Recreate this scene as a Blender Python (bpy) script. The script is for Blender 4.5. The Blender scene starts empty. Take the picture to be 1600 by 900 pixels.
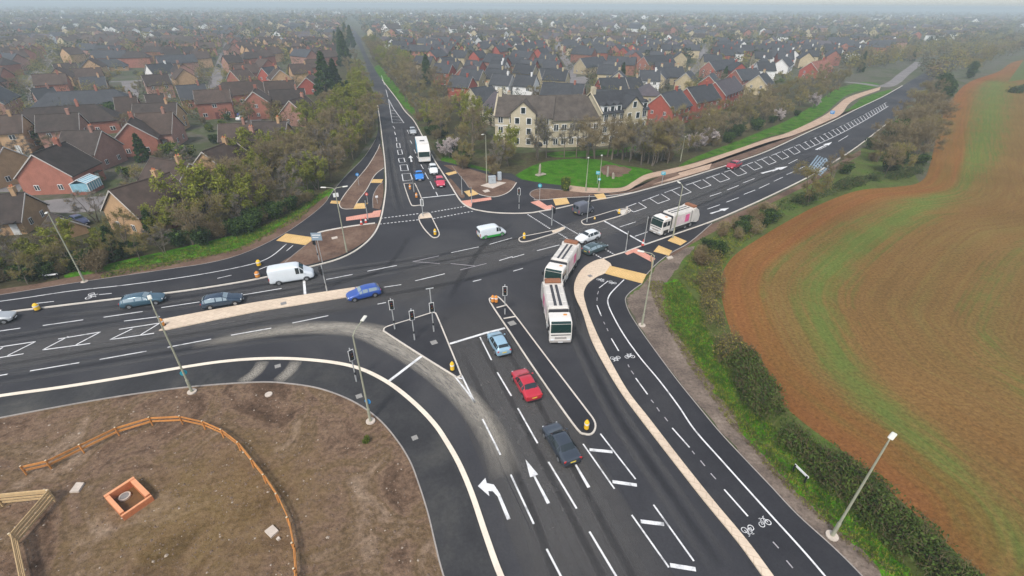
import bpy, bmesh, math, random
from mathutils import Vector, Matrix
random.seed(7)
scn = bpy.context.scene
COL = scn.collection
PI = math.pi
R = math.radians
U = random.uniform

# ------------------------------------------------------------------ camera model (used to read ground positions off a survey photo)
FPX, HZ, CAMH, ROLL = 740.0, 7.0, 33.0, R(0.35)
PITCH = math.atan((450 - HZ) / FPX)
cp_, sp_ = math.cos(PITCH), math.sin(PITCH)
cr_, sr_ = math.cos(ROLL), math.sin(ROLL)

def P(px, py, z=0.0):
    a, b = (px - 800) / FPX, (450 - py) / FPX
    a, b = a * cr_ - b * sr_, a * sr_ + b * cr_
    d = (a, cp_ + b * sp_, -sp_ + b * cp_)
    t = (z - CAMH) / d[2]
    return (d[0] * t, d[1] * t)

def PX(x, y, z=0.0):
    zz = z - CAMH
    f = y * cp_ - zz * sp_
    u = y * sp_ + zz * cp_
    if f < 1: return (-9999, -9999)
    a, b = x / f, u / f
    a, b = a * cr_ + b * sr_, -a * sr_ + b * cr_
    return (800 + FPX * a, 450 - FPX * b)

def inpoly(x, y, poly):
    c = False; n = len(poly); j = n - 1
    for i in range(n):
        xi, yi = poly[i]; xj, yj = poly[j]
        if (yi > y) != (yj > y) and x < (xj - xi) * (y - yi) / (yj - yi) + xi: c = not c
        j = i
    return c

# ------------------------------------------------------------------ materials
def newmat(name):
    m = bpy.data.materials.new(name); m.use_nodes = True
    nt = m.node_tree; b = nt.nodes['Principled BSDF']
    return m, nt, b

def mat(name, col, rough=0.7, var=0.12, scale=3.0, metal=0.0, spec=0.3, objrand=0.0, coat=0.0, coords='obj', bump=0.0):
    m, nt, b = newmat(name)
    N, Lk = nt.nodes, nt.links
    b.inputs['Roughness'].default_value = rough
    b.inputs['Metallic'].default_value = metal
    b.inputs['Specular IOR Level'].default_value = spec
    if coat: b.inputs['Coat Weight'].default_value = coat; b.inputs['Coat Roughness'].default_value = 0.08
    if var <= 0 and objrand <= 0:
        b.inputs['Base Color'].default_value = (*col, 1); return m
    if coords == 'obj':
        tc = N.new('ShaderNodeTexCoord'); src = tc.outputs['Object']
    else:
        tc = N.new('ShaderNodeNewGeometry'); src = tc.outputs['Position']
    no = N.new('ShaderNodeTexNoise'); no.inputs['Scale'].default_value = scale; no.inputs['Detail'].default_value = 5
    no.inputs['Roughness'].default_value = 0.65
    Lk.new(src, no.inputs['Vector'])
    mr = N.new('ShaderNodeMapRange'); mr.inputs[1].default_value = .25; mr.inputs[2].default_value = .75
    mr.inputs[3].default_value = 1 - var; mr.inputs[4].default_value = 1 + var
    Lk.new(no.outputs['Fac'], mr.inputs[0])
    fac = mr.outputs[0]
    if objrand > 0:
        oi = N.new('ShaderNodeObjectInfo')
        m2 = N.new('ShaderNodeMapRange'); m2.inputs[3].default_value = 1 - objrand; m2.inputs[4].default_value = 1 + objrand
        Lk.new(oi.outputs['Random'], m2.inputs[0])
        mu = N.new('ShaderNodeMath'); mu.operation = 'MULTIPLY'
        Lk.new(fac, mu.inputs[0]); Lk.new(m2.outputs[0], mu.inputs[1]); fac = mu.outputs[0]
    vm = N.new('ShaderNodeVectorMath'); vm.operation = 'SCALE'
    vm.inputs[0].default_value = col
    Lk.new(fac, vm.inputs['Scale'])
    Lk.new(vm.outputs[0], b.inputs['Base Color'])
    if bump:
        bp = N.new('ShaderNodeBump'); bp.inputs['Strength'].default_value = bump; bp.inputs['Distance'].default_value = .05
        Lk.new(no.outputs['Fac'], bp.inputs['Height']); Lk.new(bp.outputs[0], b.inputs['Normal'])
    return m

def ramp_mat(name, stops, scale=0.05, detail=6, rough=0.95, scale2=1.5, mix2=0.35, stops2=None, bump=0.0, stretch=None, dist=0.0):
    """colour ramp over large noise, multiplied by fine noise; world position coordinates"""
    m, nt, b = newmat(name); N, Lk = nt.nodes, nt.links
    b.inputs['Roughness'].default_value = rough; b.inputs['Specular IOR Level'].default_value = 0.05
    g = N.new('ShaderNodeNewGeometry'); src = g.outputs['Position']
    if stretch:
        mp = N.new('ShaderNodeMapping'); mp.inputs['Rotation'].default_value = (0, 0, stretch[0]); mp.inputs['Scale'].default_value = (stretch[1], 1, 1)
        Lk.new(src, mp.inputs['Vector']); src = mp.outputs[0]
    n1 = N.new('ShaderNodeTexNoise'); n1.inputs['Scale'].default_value = scale; n1.inputs['Detail'].default_value = detail
    n1.inputs['Roughness'].default_value = .62; n1.inputs['Distortion'].default_value = dist
    Lk.new(src, n1.inputs['Vector'])
    r = N.new('ShaderNodeValToRGB'); cr = r.color_ramp
    while len(cr.elements) < len(stops): cr.elements.new(.5)
    for e, (p, c) in zip(cr.elements, stops): e.position = p; e.color = (*c, 1)
    Lk.new(n1.outputs['Fac'], r.inputs[0])
    n2 = N.new('ShaderNodeTexNoise'); n2.inputs['Scale'].default_value = scale2; n2.inputs['Detail'].default_value = 6; n2.inputs['Roughness'].default_value = .7
    Lk.new(g.outputs['Position'], n2.inputs['Vector'])
    mr = N.new('ShaderNodeMapRange'); mr.inputs[1].default_value = .25; mr.inputs[2].default_value = .75
    mr.inputs[3].default_value = 1 - mix2; mr.inputs[4].default_value = 1 + mix2
    Lk.new(n2.outputs['Fac'], mr.inputs[0])
    vm = N.new('ShaderNodeVectorMath'); vm.operation = 'SCALE'
    Lk.new(r.outputs[0], vm.inputs[0]); Lk.new(mr.outputs[0], vm.inputs['Scale'])
    Lk.new(vm.outputs[0], b.inputs['Base Color'])
    if bump:
        bp = N.new('ShaderNodeBump'); bp.inputs['Strength'].default_value = bump; bp.inputs['Distance'].default_value = .15
        Lk.new(n2.outputs['Fac'], bp.inputs['Height']); Lk.new(bp.outputs[0], b.inputs['Normal'])
    return m

M = {}
M['ground'] = ramp_mat('town_ground', [(.30, (.075, .07, .05)), (.42, (.06, .075, .03)), (.52, (.10, .09, .07)), (.6, (.07, .085, .035)), (.72, (.14, .125, .11))], scale=.045, scale2=.6, mix2=.4)
M['wood_floor'] = ramp_mat('wood_floor', [(.3, (.045, .042, .022)), (.5, (.065, .058, .03)), (.7, (.05, .07, .02))], scale=.15, scale2=1.2, mix2=.5)
M['asphalt'] = ramp_mat('asphalt', [(.36, (.036, .036, .040)), (.5, (.046, .046, .050)), (.64, (.062, .061, .062))], scale=.06, scale2=5, mix2=.16, rough=.82, bump=.15, dist=.6)
M['asphalt_new'] = ramp_mat('asphalt_new', [(.36, (.030, .030, .034)), (.5, (.037, .037, .041)), (.66, (.050, .049, .051))], scale=.12, scale2=6, mix2=.15, rough=.85, bump=.12)
M['asphalt_foot'] = ramp_mat('asphalt_foot', [(.36, (.034, .034, .036)), (.5, (.046, .046, .047)), (.6, (.062, .061, .058)), (.70, (.10, .095, .085))], scale=.14, scale2=4, mix2=.2, rough=.88, dist=.4)
M['soil'] = ramp_mat('bare_soil', [(.33, (.055, .035, .023)), (.42, (.115, .073, .048)), (.48, (.175, .115, .076)), (.54, (.13, .087, .048)), (.60, (.20, .138, .092)), (.68, (.26, .19, .13))], scale=.16, scale2=2.6, mix2=.6, bump=1.0, dist=1.0, detail=10)
def hollow_mix():
    m = M['soil']; nt = m.node_tree; N, Lk = nt.nodes, nt.links; b = N['Principled BSDF']
    src = b.inputs['Base Color'].links[0].from_socket
    g = N.new('ShaderNodeNewGeometry')
    c = P(335, 800)
    mp = N.new('ShaderNodeMapping'); mp.vector_type = 'POINT'; mp.inputs['Location'].default_value = (-c[0] / 8.5, -c[1] / 7.5, 0); mp.inputs['Scale'].default_value = (1 / 8.5, 1 / 7.5, 0); Lk.new(g.outputs['Position'], mp.inputs[0])
    ln = N.new('ShaderNodeVectorMath'); ln.operation = 'LENGTH'; Lk.new(mp.outputs[0], ln.inputs[0])
    no = N.new('ShaderNodeTexNoise'); no.inputs['Scale'].default_value = .5; no.inputs['Detail'].default_value = 9; no.inputs['Roughness'].default_value = .75; Lk.new(g.outputs['Position'], no.inputs['Vector'])
    ad = N.new('ShaderNodeMath'); ad.operation = 'MULTIPLY_ADD'; ad.inputs[1].default_value = 2.6; Lk.new(no.outputs['Fac'], ad.inputs[0]); Lk.new(ln.outputs['Value'], ad.inputs[2])
    mr = N.new('ShaderNodeMapRange'); mr.inputs[1].default_value = 1.6; mr.inputs[2].default_value = 2.5; mr.inputs[3].default_value = .55; mr.inputs[4].default_value = 0; Lk.new(ad.outputs[0], mr.inputs[0])
    no2 = N.new('ShaderNodeTexNoise'); no2.inputs['Scale'].default_value = 2.2; no2.inputs['Detail'].default_value = 8; no2.inputs['Roughness'].default_value = .75; Lk.new(g.outputs['Position'], no2.inputs['Vector'])
    r = N.new('ShaderNodeValToRGB'); cr = r.color_ramp; cr.elements.new(.5)
    for e, (p_, c_) in zip(cr.elements, [(.36, (.095, .064, .02)), (.5, (.18, .115, .042)), (.64, (.23, .165, .075))]): e.position = p_; e.color = (*c_, 1)
    Lk.new(no2.outputs['Fac'], r.inputs[0])
    mx = N.new('ShaderNodeMix'); mx.data_type = 'RGBA'; Lk.new(mr.outputs[0], mx.inputs[0]); Lk.new(src, mx.inputs[6]); Lk.new(r.outputs[0], mx.inputs[7])
    Lk.new(mx.outputs[2], b.inputs['Base Color'])
hollow_mix()
M['hollow'] = ramp_mat('ochre_soil', [(.34, (.085, .065, .025)), (.44, (.14, .105, .045)), (.52, (.12, .115, .04)), (.58, (.165, .12, .06)), (.66, (.20, .15, .08))], scale=.3, scale2=3, mix2=.6, bump=1.0, dist=1.0, detail=10)
M['soil_red'] = ramp_mat('verge_soil', [(.3, (.10, .062, .046)), (.5, (.145, .092, .066)), (.7, (.19, .13, .095))], scale=.25, scale2=2.5, mix2=.32, bump=.5)
M['mulch'] = ramp_mat('mulch', [(.3, (.095, .075, .062)), (.5, (.16, .125, .10)), (.7, (.24, .19, .15))], scale=.4, scale2=3.5, mix2=.5, bump=.6)
M['grass'] = ramp_mat('verge_grass', [(.36, (.030, .060, .008)), (.45, (.036, .105, .005)), (.54, (.055, .145, .008)), (.61, (.075, .105, .02)), (.68, (.13, .105, .055))], scale=.35, scale2=3, mix2=.55, bump=.5)
M['grass_bright'] = ramp_mat('fresh_grass', [(.36, (.035, .09, .006)), (.46, (.05, .16, .006)), (.55, (.075, .21, .010)), (.62, (.10, .15, .025)), (.70, (.16, .125, .06))], scale=.4, scale2=3, mix2=.5, bump=.5)
M['lawn'] = ramp_mat('lawn', [(.34, (.030, .085, .004)), (.46, (.036, .125, .004)), (.56, (.048, .15, .006)), (.68, (.075, .12, .02))], scale=.4, scale2=3, mix2=.5, bump=.3)
M['rough_grass'] = ramp_mat('rough_grass', [(.3, (.06, .075, .02)), (.5, (.085, .105, .03)), (.65, (.07, .12, .02)), (.8, (.15, .12, .07))], scale=.2, scale2=2.2, mix2=.45, bump=.5)
M['cream'] = ramp_mat('cream_paving', [(.3, (.56, .45, .34)), (.6, (.66, .54, .41)), (.8, (.60, .50, .40))], scale=.3, scale2=4, mix2=.1, rough=.8)
M['peach'] = ramp_mat('peach_paving', [(.3, (.40, .28, .20)), (.6, (.47, .34, .25)), (.8, (.42, .33, .25))], scale=.3, scale2=4, mix2=.14, rough=.85)
M['kerb'] = ramp_mat('kerb_concrete', [(.3, (.50, .46, .40)), (.6, (.60, .55, .48)), (.8, (.46, .42, .37))], scale=.5, scale2=5, mix2=.12, rough=.8)
M['kerb_cream'] = ramp_mat('kerb_cream', [(.3, (.66, .58, .47)), (.6, (.74, .66, .54)), (.8, (.64, .57, .47))], scale=.5, scale2=5, mix2=.08, rough=.8)
M['edging'] = ramp_mat('edging_concrete', [(.3, (.26, .24, .22)), (.6, (.34, .31, .28)), (.8, (.22, .2, .18))], scale=.5, scale2=5, mix2=.2, rough=.85)
M['paint'] = ramp_mat('road_paint', [(.34, (.34, .34, .34)), (.44, (.60, .60, .59)), (.6, (.72, .72, .71))], scale=1.1, scale2=9, mix2=.25, rough=.6)
M['paint_worn'] = ramp_mat('road_paint_worn', [(.3, (.22, .21, .22)), (.5, (.36, .34, .35)), (.8, (.26, .25, .26))], scale=.8, scale2=9, mix2=.3, rough=.7)
M['tac_buff'] = ramp_mat('tactile_buff', [(.3, (.58, .38, .15)), (.6, (.68, .46, .20)), (.8, (.62, .45, .24))], scale=.5, scale2=6, mix2=.12, rough=.8)
M['tac_red'] = ramp_mat('tactile_red', [(.3, (.60, .27, .20)), (.6, (.68, .34, .26)), (.8, (.62, .36, .29))], scale=.5, scale2=6, mix2=.12, rough=.8)
M['estate_road'] = ramp_mat('estate_road', [(.3, (.15, .14, .135)), (.5, (.19, .175, .17)), (.7, (.23, .21, .2))], scale=.15, scale2=3, mix2=.15)
M['far_road'] = M['asphalt']

def joints(m, L_, H_, rot):
    nt = m.node_tree; N, Lk = nt.nodes, nt.links; b = N['Principled BSDF']; src = b.inputs['Base Color'].links[0].from_socket
    g = N.new('ShaderNodeNewGeometry'); mp = N.new('ShaderNodeMapping'); mp.inputs['Rotation'].default_value = (0, 0, rot); Lk.new(g.outputs['Position'], mp.inputs[0])
    br = N.new('ShaderNodeTexBrick'); br.inputs['Scale'].default_value = 1; br.inputs['Brick Width'].default_value = L_; br.inputs['Row Height'].default_value = H_; br.inputs['Mortar Size'].default_value = .03
    br.inputs['Color1'].default_value = (1, 1, 1, 1); br.inputs['Color2'].default_value = (.93, .93, .93, 1); br.inputs['Mortar'].default_value = (.80, .77, .74, 1); Lk.new(mp.outputs[0], br.inputs['Vector'])
    mx = N.new('ShaderNodeMix'); mx.data_type = 'RGBA'; mx.blend_type = 'MULTIPLY'; mx.inputs[0].default_value = 1; Lk.new(src, mx.inputs[6]); Lk.new(br.outputs[0], mx.inputs[7]); Lk.new(mx.outputs[2], b.inputs['Base Color'])
joints(M['cream'], .9, .6, .35); joints(M['peach'], 1.2, .8, .5); joints(M['tac_buff'], .4, .4, .3); joints(M['tac_red'], .4, .4, .3)
def dust_mat(name, col, amt, pw, lo=.35):
    m, nt, b = newmat(name); N, Lk = nt.nodes, nt.links
    b.inputs['Base Color'].default_value = (*col, 1); b.inputs['Roughness'].default_value = .95
    uv = N.new('ShaderNodeUVMap'); uv.uv_map = 'uv'
    sx = N.new('ShaderNodeSeparateXYZ'); Lk.new(uv.outputs[0], sx.inputs[0])
    # profile across the band: 1 in the middle, 0 at both rims and both ends
    def tri(o, pw):
        a = N.new('ShaderNodeMath'); a.operation = 'SUBTRACT'; a.inputs[0].default_value = 1; Lk.new(o, a.inputs[1])
        p = N.new('ShaderNodeMath'); p.operation = 'MULTIPLY'; Lk.new(o, p.inputs[0]); Lk.new(a.outputs[0], p.inputs[1])
        q = N.new('ShaderNodeMath'); q.operation = 'MULTIPLY'; q.inputs[1].default_value = 4; Lk.new(p.outputs[0], q.inputs[0])
        w = N.new('ShaderNodeMath'); w.operation = 'POWER'; w.inputs[1].default_value = pw; Lk.new(q.outputs[0], w.inputs[0])
        return w.outputs[0]
    a, c = tri(sx.outputs[0], pw), tri(sx.outputs[1], .6)
    mp = N.new('ShaderNodeMapping'); mp.inputs['Scale'].default_value = (5, 14, 1); Lk.new(uv.outputs[0], mp.inputs[0])
    no = N.new('ShaderNodeTexNoise'); no.inputs['Scale'].default_value = 2.2; no.inputs['Detail'].default_value = 7; no.inputs['Roughness'].default_value = .65
    Lk.new(mp.outputs[0], no.inputs['Vector'])
    mr = N.new('ShaderNodeMapRange'); mr.inputs[1].default_value = .32; mr.inputs[2].default_value = .68; mr.inputs[3].default_value = lo; mr.inputs[4].default_value = 1.05
    Lk.new(no.outputs['Fac'], mr.inputs[0])
    x = N.new('ShaderNodeMath'); x.operation = 'MULTIPLY'; Lk.new(a, x.inputs[0]); Lk.new(c, x.inputs[1])
    y = N.new('ShaderNodeMath'); y.operation = 'MULTIPLY'; y.use_clamp = True; Lk.new(x.outputs[0], y.inputs[0]); Lk.new(mr.outputs[0], y.inputs[1])
    z = N.new('ShaderNodeMath'); z.operation = 'MULTIPLY'; z.inputs[1].default_value = amt; Lk.new(y.outputs[0], z.inputs[0])
    Lk.new(z.outputs[0], b.inputs['Alpha'])
    return m
M['dust'] = dust_mat('road_dust', (.33, .30, .25), .95, .8)
M['wear'] = dust_mat('worn_tracks', (.10, .096, .092), .7, .8, .1)
M['oil'] = dust_mat('dark_tracks', (.014, .014, .016), .6, .8, .1)
M['patch'] = dust_mat('older_asphalt', (.088, .083, .079), .85, .25, .6)

def field_mat():
    m, nt, b = newmat('crop_field'); N, Lk = nt.nodes, nt.links
    b.inputs['Roughness'].default_value = .95; b.inputs['Specular IOR Level'].default_value = 0
    def math_(op, a, c, clamp=False):
        n = N.new('ShaderNodeMath'); n.operation = op; n.use_clamp = clamp
        for i, v in ((0, a), (1, c)):
            if isinstance(v, (int, float)): n.inputs[i].default_value = v
            else: Lk.new(v, n.inputs[i])
        return n.outputs[0]
    def rng(v, a, c, d, e):
        n = N.new('ShaderNodeMapRange'); Lk.new(v, n.inputs[0])
        for i, q in enumerate((a, c, d, e)): n.inputs[i + 1].default_value = q
        return n.outputs[0]
    def noise(src, sc, det=5, ro=.6, dist=0):
        n = N.new('ShaderNodeTexNoise'); n.inputs['Scale'].default_value = sc; n.inputs['Detail'].default_value = det; n.inputs['Roughness'].default_value = ro; n.inputs['Distortion'].default_value = dist
        Lk.new(src, n.inputs['Vector']); return n.outputs['Fac']
    uv = N.new('ShaderNodeUVMap'); uv.uv_map = 'uv'
    uv2 = N.new('ShaderNodeUVMap'); uv2.uv_map = 'bands'
    sx = N.new('ShaderNodeSeparateXYZ'); Lk.new(uv2.outputs[0], sx.inputs[0])
    g = N.new('ShaderNodeNewGeometry'); pos = g.outputs['Position']
    big = noise(pos, .045, 4); mid = noise(pos, .22, 6, .7); fine = noise(pos, 2.6, 6, .78)
    mp = N.new('ShaderNodeMapping'); mp.inputs['Scale'].default_value = (1, .025, 1); Lk.new(uv.outputs[0], mp.inputs[0])
    rows = noise(mp.outputs[0], 1.7, 3, .6, 0)
    rows2 = noise(mp.outputs[0], .16, 4, .6, .4)
    # bare red rim -> brown body
    rim = math_('ADD', sx.outputs[1], rng(rows2, .3, .7, -7, 7))
    r = N.new('ShaderNodeValToRGB'); cr = r.color_ramp
    stops = [(0, (.20, .088, .032)), (.05, (.185, .092, .031)), (.18, (.170, .098, .036)), (.5, (.162, .098, .036)), (1, (.158, .098, .038))]
    while len(cr.elements) < len(stops): cr.elements.new(.5)
    for e, (p_, c) in zip(cr.elements, stops): e.position = p_; e.color = (*c, 1)
    Lk.new(rng(rim, 0, 50, 0, 1), r.inputs[0])
    # green bands plus scattered shoots following the drill rows
    bd = math_('ADD', sx.outputs[0], rng(mid, .3, .7, -.35, .35))
    bd = math_('ADD', bd, rng(rows, .3, .7, -.45, .45))
    gb = rng(bd, .0, 1.15, .92, 0)
    sh = math_('ADD', math_('MULTIPLY', rows, .5), math_('MULTIPLY', rows2, .35)); sh = math_('ADD', sh, math_('MULTIPLY', mid, .3))
    sh = rng(sh, .54, .76, 0, .26)
    gg = math_('MAXIMUM', gb, sh)
    gg = math_('MULTIPLY', gg, rng(rim, 1, 9, 0, 1), True)
    mx = N.new('ShaderNodeMix'); mx.data_type = 'RGBA'; Lk.new(gg, mx.inputs[0]); Lk.new(r.outputs[0], mx.inputs[6]); mx.inputs[7].default_value = (.105, .142, .034, 1)
    k = math_('MULTIPLY', rng(fine, .3, .7, .58, 1.42), rng(rows, .33, .67, .9, 1.1))
    k = math_('MULTIPLY', k, rng(big, .3, .7, .88, 1.12))
    vm = N.new('ShaderNodeVectorMath'); vm.operation = 'SCALE'; Lk.new(mx.outputs[2], vm.inputs[0]); Lk.new(k, vm.inputs['Scale'])
    Lk.new(vm.outputs[0], b.inputs['Base Color'])
    bp = N.new('ShaderNodeBump'); bp.inputs['Strength'].default_value = .6; bp.inputs['Distance'].default_value = .15
    Lk.new(fine, bp.inputs['Height']); Lk.new(bp.outputs[0], b.inputs['Normal'])
    return m
M['field'] = field_mat()

# objects
M['steel'] = mat('galvanised_steel', (.42, .43, .42), .5, .15, 2, metal=.3)
M['lamp_green'] = mat('weathered_lamp_column', (.30, .30, .22), .6, .15, 1.5)
M['lamp_head'] = mat('lamp_head_grey', (.62, .61, .54), .5, .08, 2)
M['barge'] = mat('bargeboard', (.46, .43, .39), .6, .1, 2)
M['black'] = mat('black_plastic', (.015, .015, .017), .5, .1, 4)
M['white_trim'] = mat('white_trim', (.72, .72, .70), .5, .05, 2)
M['grey_dark'] = mat('dark_grey_plastic', (.05, .05, .055), .6, .1, 3)
M['tyre'] = mat('tyre_rubber', (.02, .02, .021), .85, .1, 6)
M['rim'] = mat('alloy_rim', (.38, .39, .40), .35, .06, 6, metal=.7)
M['glass'] = mat('dark_glass', (.018, .026, .03), .06, 0, spec=.6)
M['glass_green'] = mat('green_tinted_glass', (.010, .032, .028), .08, 0, spec=.6)
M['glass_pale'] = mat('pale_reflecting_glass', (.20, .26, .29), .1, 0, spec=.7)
M['red_lens'] = mat('red_lens', (.42, .02, .02), .3, .05, 5)
M['clear_lens'] = mat('clear_lens', (.65, .68, .7), .2, .05, 5)
M['amber'] = mat('amber_lens', (.55, .22, .03), .35, .05, 5)
M['green_lens'] = mat('green_lens', (.02, .09, .06), .35, .05, 5)
M['plate_y'] = mat('yellow_plate', (.62, .48, .06), .5, .03, 5)
M['plate_w'] = mat('white_plate', (.7, .7, .7), .5, .03, 5)
M['yellow'] = mat('yellow_plastic', (.78, .46, .02), .45, .08, 4)
M['orange_p'] = mat('orange_plastic', (.62, .24, .04), .5, .08, 4)
M['redwhite'] = mat('red_plastic', (.52, .07, .05), .5, .08, 4)
M['sign_blue'] = mat('blue_sign', (.03, .22, .50), .4, .05, 3)
M['sign_teal'] = mat('teal_sign', (.03, .33, .42), .4, .05, 3)
M['sign_back'] = mat('grey_sign_back', (.22, .28, .33), .45, .08, 3)
M['cab_grey'] = mat('cabinet_grey', (.36, .40, .42), .55, .1, 3)
M['grime_and_gap_shade'] = mat('chassis_grime_and_gap_shade', (.035, .033, .03), .8, .3, 3)
M['stone'] = mat('standing_stone', (.30, .26, .21), .9, .3, 2.5)
M['conc'] = mat('pale_concrete', (.50, .43, .36), .85, .18, 2.5)
M['cover'] = mat('pale_iron_cover', (.26, .25, .23), .7, .25, 7)
M['iron'] = mat('cast_iron_cover', (.22, .21, .20), .7, .25, 7)
M['timber_o'] = mat('orange_timber', (.47, .20, .055), .75, .25, 3, objrand=.15)
M['timber_p'] = mat('pale_timber', (.47, .33, .17), .75, .2, 3, objrand=.12)
M['timber_cut'] = mat('pale_timber_end', (.60, .50, .34), .75, .12, 6)
M['terracotta'] = mat('orange_brick', (.50, .17, .07), .85, .18, 5)
M['terracotta_l'] = mat('pale_orange_coping', (.66, .30, .15), .8, .12, 5)
M['mud'] = mat('wet_mud', (.13, .065, .022), .6, .3, 3)
M['bark'] = mat('bark', (.13, .105, .078), .9, .3, 3, objrand=.2)
M['bark_dark'] = mat('dark_bark', (.05, .042, .035), .9, .3, 3, objrand=.2)

def house_mats():
    M['w_red'] = mat('red_brick', (.285, .115, .08), .9, .2, .9, objrand=.14)
    M['w_red2'] = mat('deep_red_brick', (.30, .072, .05), .9, .18, .9, objrand=.12)
    M['w_pink'] = mat('pinkish_brick', (.31, .17, .13), .9, .2, .9, objrand=.12)
    M['w_buff'] = mat('buff_brick', (.40, .255, .14), .9, .2, .9, objrand=.14)
    M['w_stone'] = mat('cotswold_stone', (.42, .345, .215), .9, .2, .9, objrand=.14)
    M['w_cream'] = mat('cream_stone', (.43, .375, .265), .9, .14, .9, objrand=.05)
    M['w_white'] = mat('white_render', (.70, .69, .66), .85, .08, .9, objrand=.05)
    M['r_brown'] = mat('brown_roof_tiles', (.060, .042, .033), .9, .4, .7, objrand=.2)
    M['r_dark'] = mat('dark_brown_roof_tiles', (.043, .033, .028), .9, .4, .7, objrand=.2)
    M['r_slate'] = mat('slate_roof_tiles', (.042, .044, .048), .85, .3, .7, objrand=.2)
    M['r_grey'] = mat('weathered_stone_roof_tiles', (.072, .060, .050), .9, .45, .5, objrand=.12)
    M['r_mauve'] = mat('mauve_slate_roof', (.075, .064, .070), .85, .2, .7, objrand=.1)
    M['r_red'] = mat('red_roof_tiles', (.21, .085, .06), .9, .25, .7, objrand=.2)
house_mats()

def leaf_mat(name, c1, c2, rough=.75, objrand=.22):
    m, nt, b = newmat(name); N, Lk = nt.nodes, nt.links
    b.inputs['Roughness'].default_value = rough; b.inputs['Specular IOR Level'].default_value = .15
    tc = N.new('ShaderNodeTexCoord')
    no = N.new('ShaderNodeTexNoise'); no.inputs['Scale'].default_value = .8; no.inputs['Detail'].default_value = 4
    Lk.new(tc.outputs['Object'], no.inputs['Vector'])
    mr = N.new('ShaderNodeMapRange'); mr.inputs[1].default_value = .35; mr.inputs[2].default_value = .65; Lk.new(no.outputs['Fac'], mr.inputs[0])
    mx = N.new('ShaderNodeMix'); mx.data_type = 'RGBA'; Lk.new(mr.outputs[0], mx.inputs[0]); mx.inputs[6].default_value = (*c1, 1); mx.inputs[7].default_value = (*c2, 1)
    oi = N.new('ShaderNodeObjectInfo'); m2 = N.new('ShaderNodeMapRange'); m2.inputs[3].default_value = 1 - objrand; m2.inputs[4].default_value = 1 + objrand
    Lk.new(oi.outputs['Random'], m2.inputs[0])
    vm = N.new('ShaderNodeVectorMath'); vm.operation = 'SCALE'; Lk.new(mx.outputs[2], vm.inputs[0]); Lk.new(m2.outputs[0], vm.inputs['Scale'])
    Lk.new(vm.outputs[0], b.inputs['Base Color'])
    return m
M['twig'] = leaf_mat('bare_twigs', (.175, .138, .075), (.225, .18, .10))
M['twig_grey'] = leaf_mat('grey_twigs', (.14, .125, .105), (.18, .16, .135))
M['bud_olive'] = leaf_mat('olive_buds', (.175, .155, .026), (.24, .205, .045))
M['bud_green'] = leaf_mat('budding_leaves', (.14, .165, .018), (.21, .22, .03))
M['bud_brown'] = leaf_mat('brown_buds', (.14, .10, .05), (.185, .135, .07))
M['leaf_dark'] = leaf_mat('dark_evergreen', (.016, .034, .012), (.03, .058, .018))
M['leaf_mid'] = leaf_mat('mid_green_leaves', (.04, .075, .014), (.075, .12, .02))
M['leaf_hedge'] = leaf_mat('hedge_leaves', (.035, .06, .013), (.075, .10, .02), objrand=.08)
M['leaf_hedge_brown'] = leaf_mat('brown_hedge_twigs', (.10, .075, .045), (.13, .11, .05), objrand=.08)
M['leaf_yellow'] = leaf_mat('yellow_flowers', (.55, .42, .03), (.35, .35, .03))
M['blossom'] = leaf_mat('white_blossom', (.38, .31, .29), (.50, .44, .42))
M['far_foliage'] = leaf_mat('far_foliage', (.07, .075, .04), (.11, .10, .06))

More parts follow.
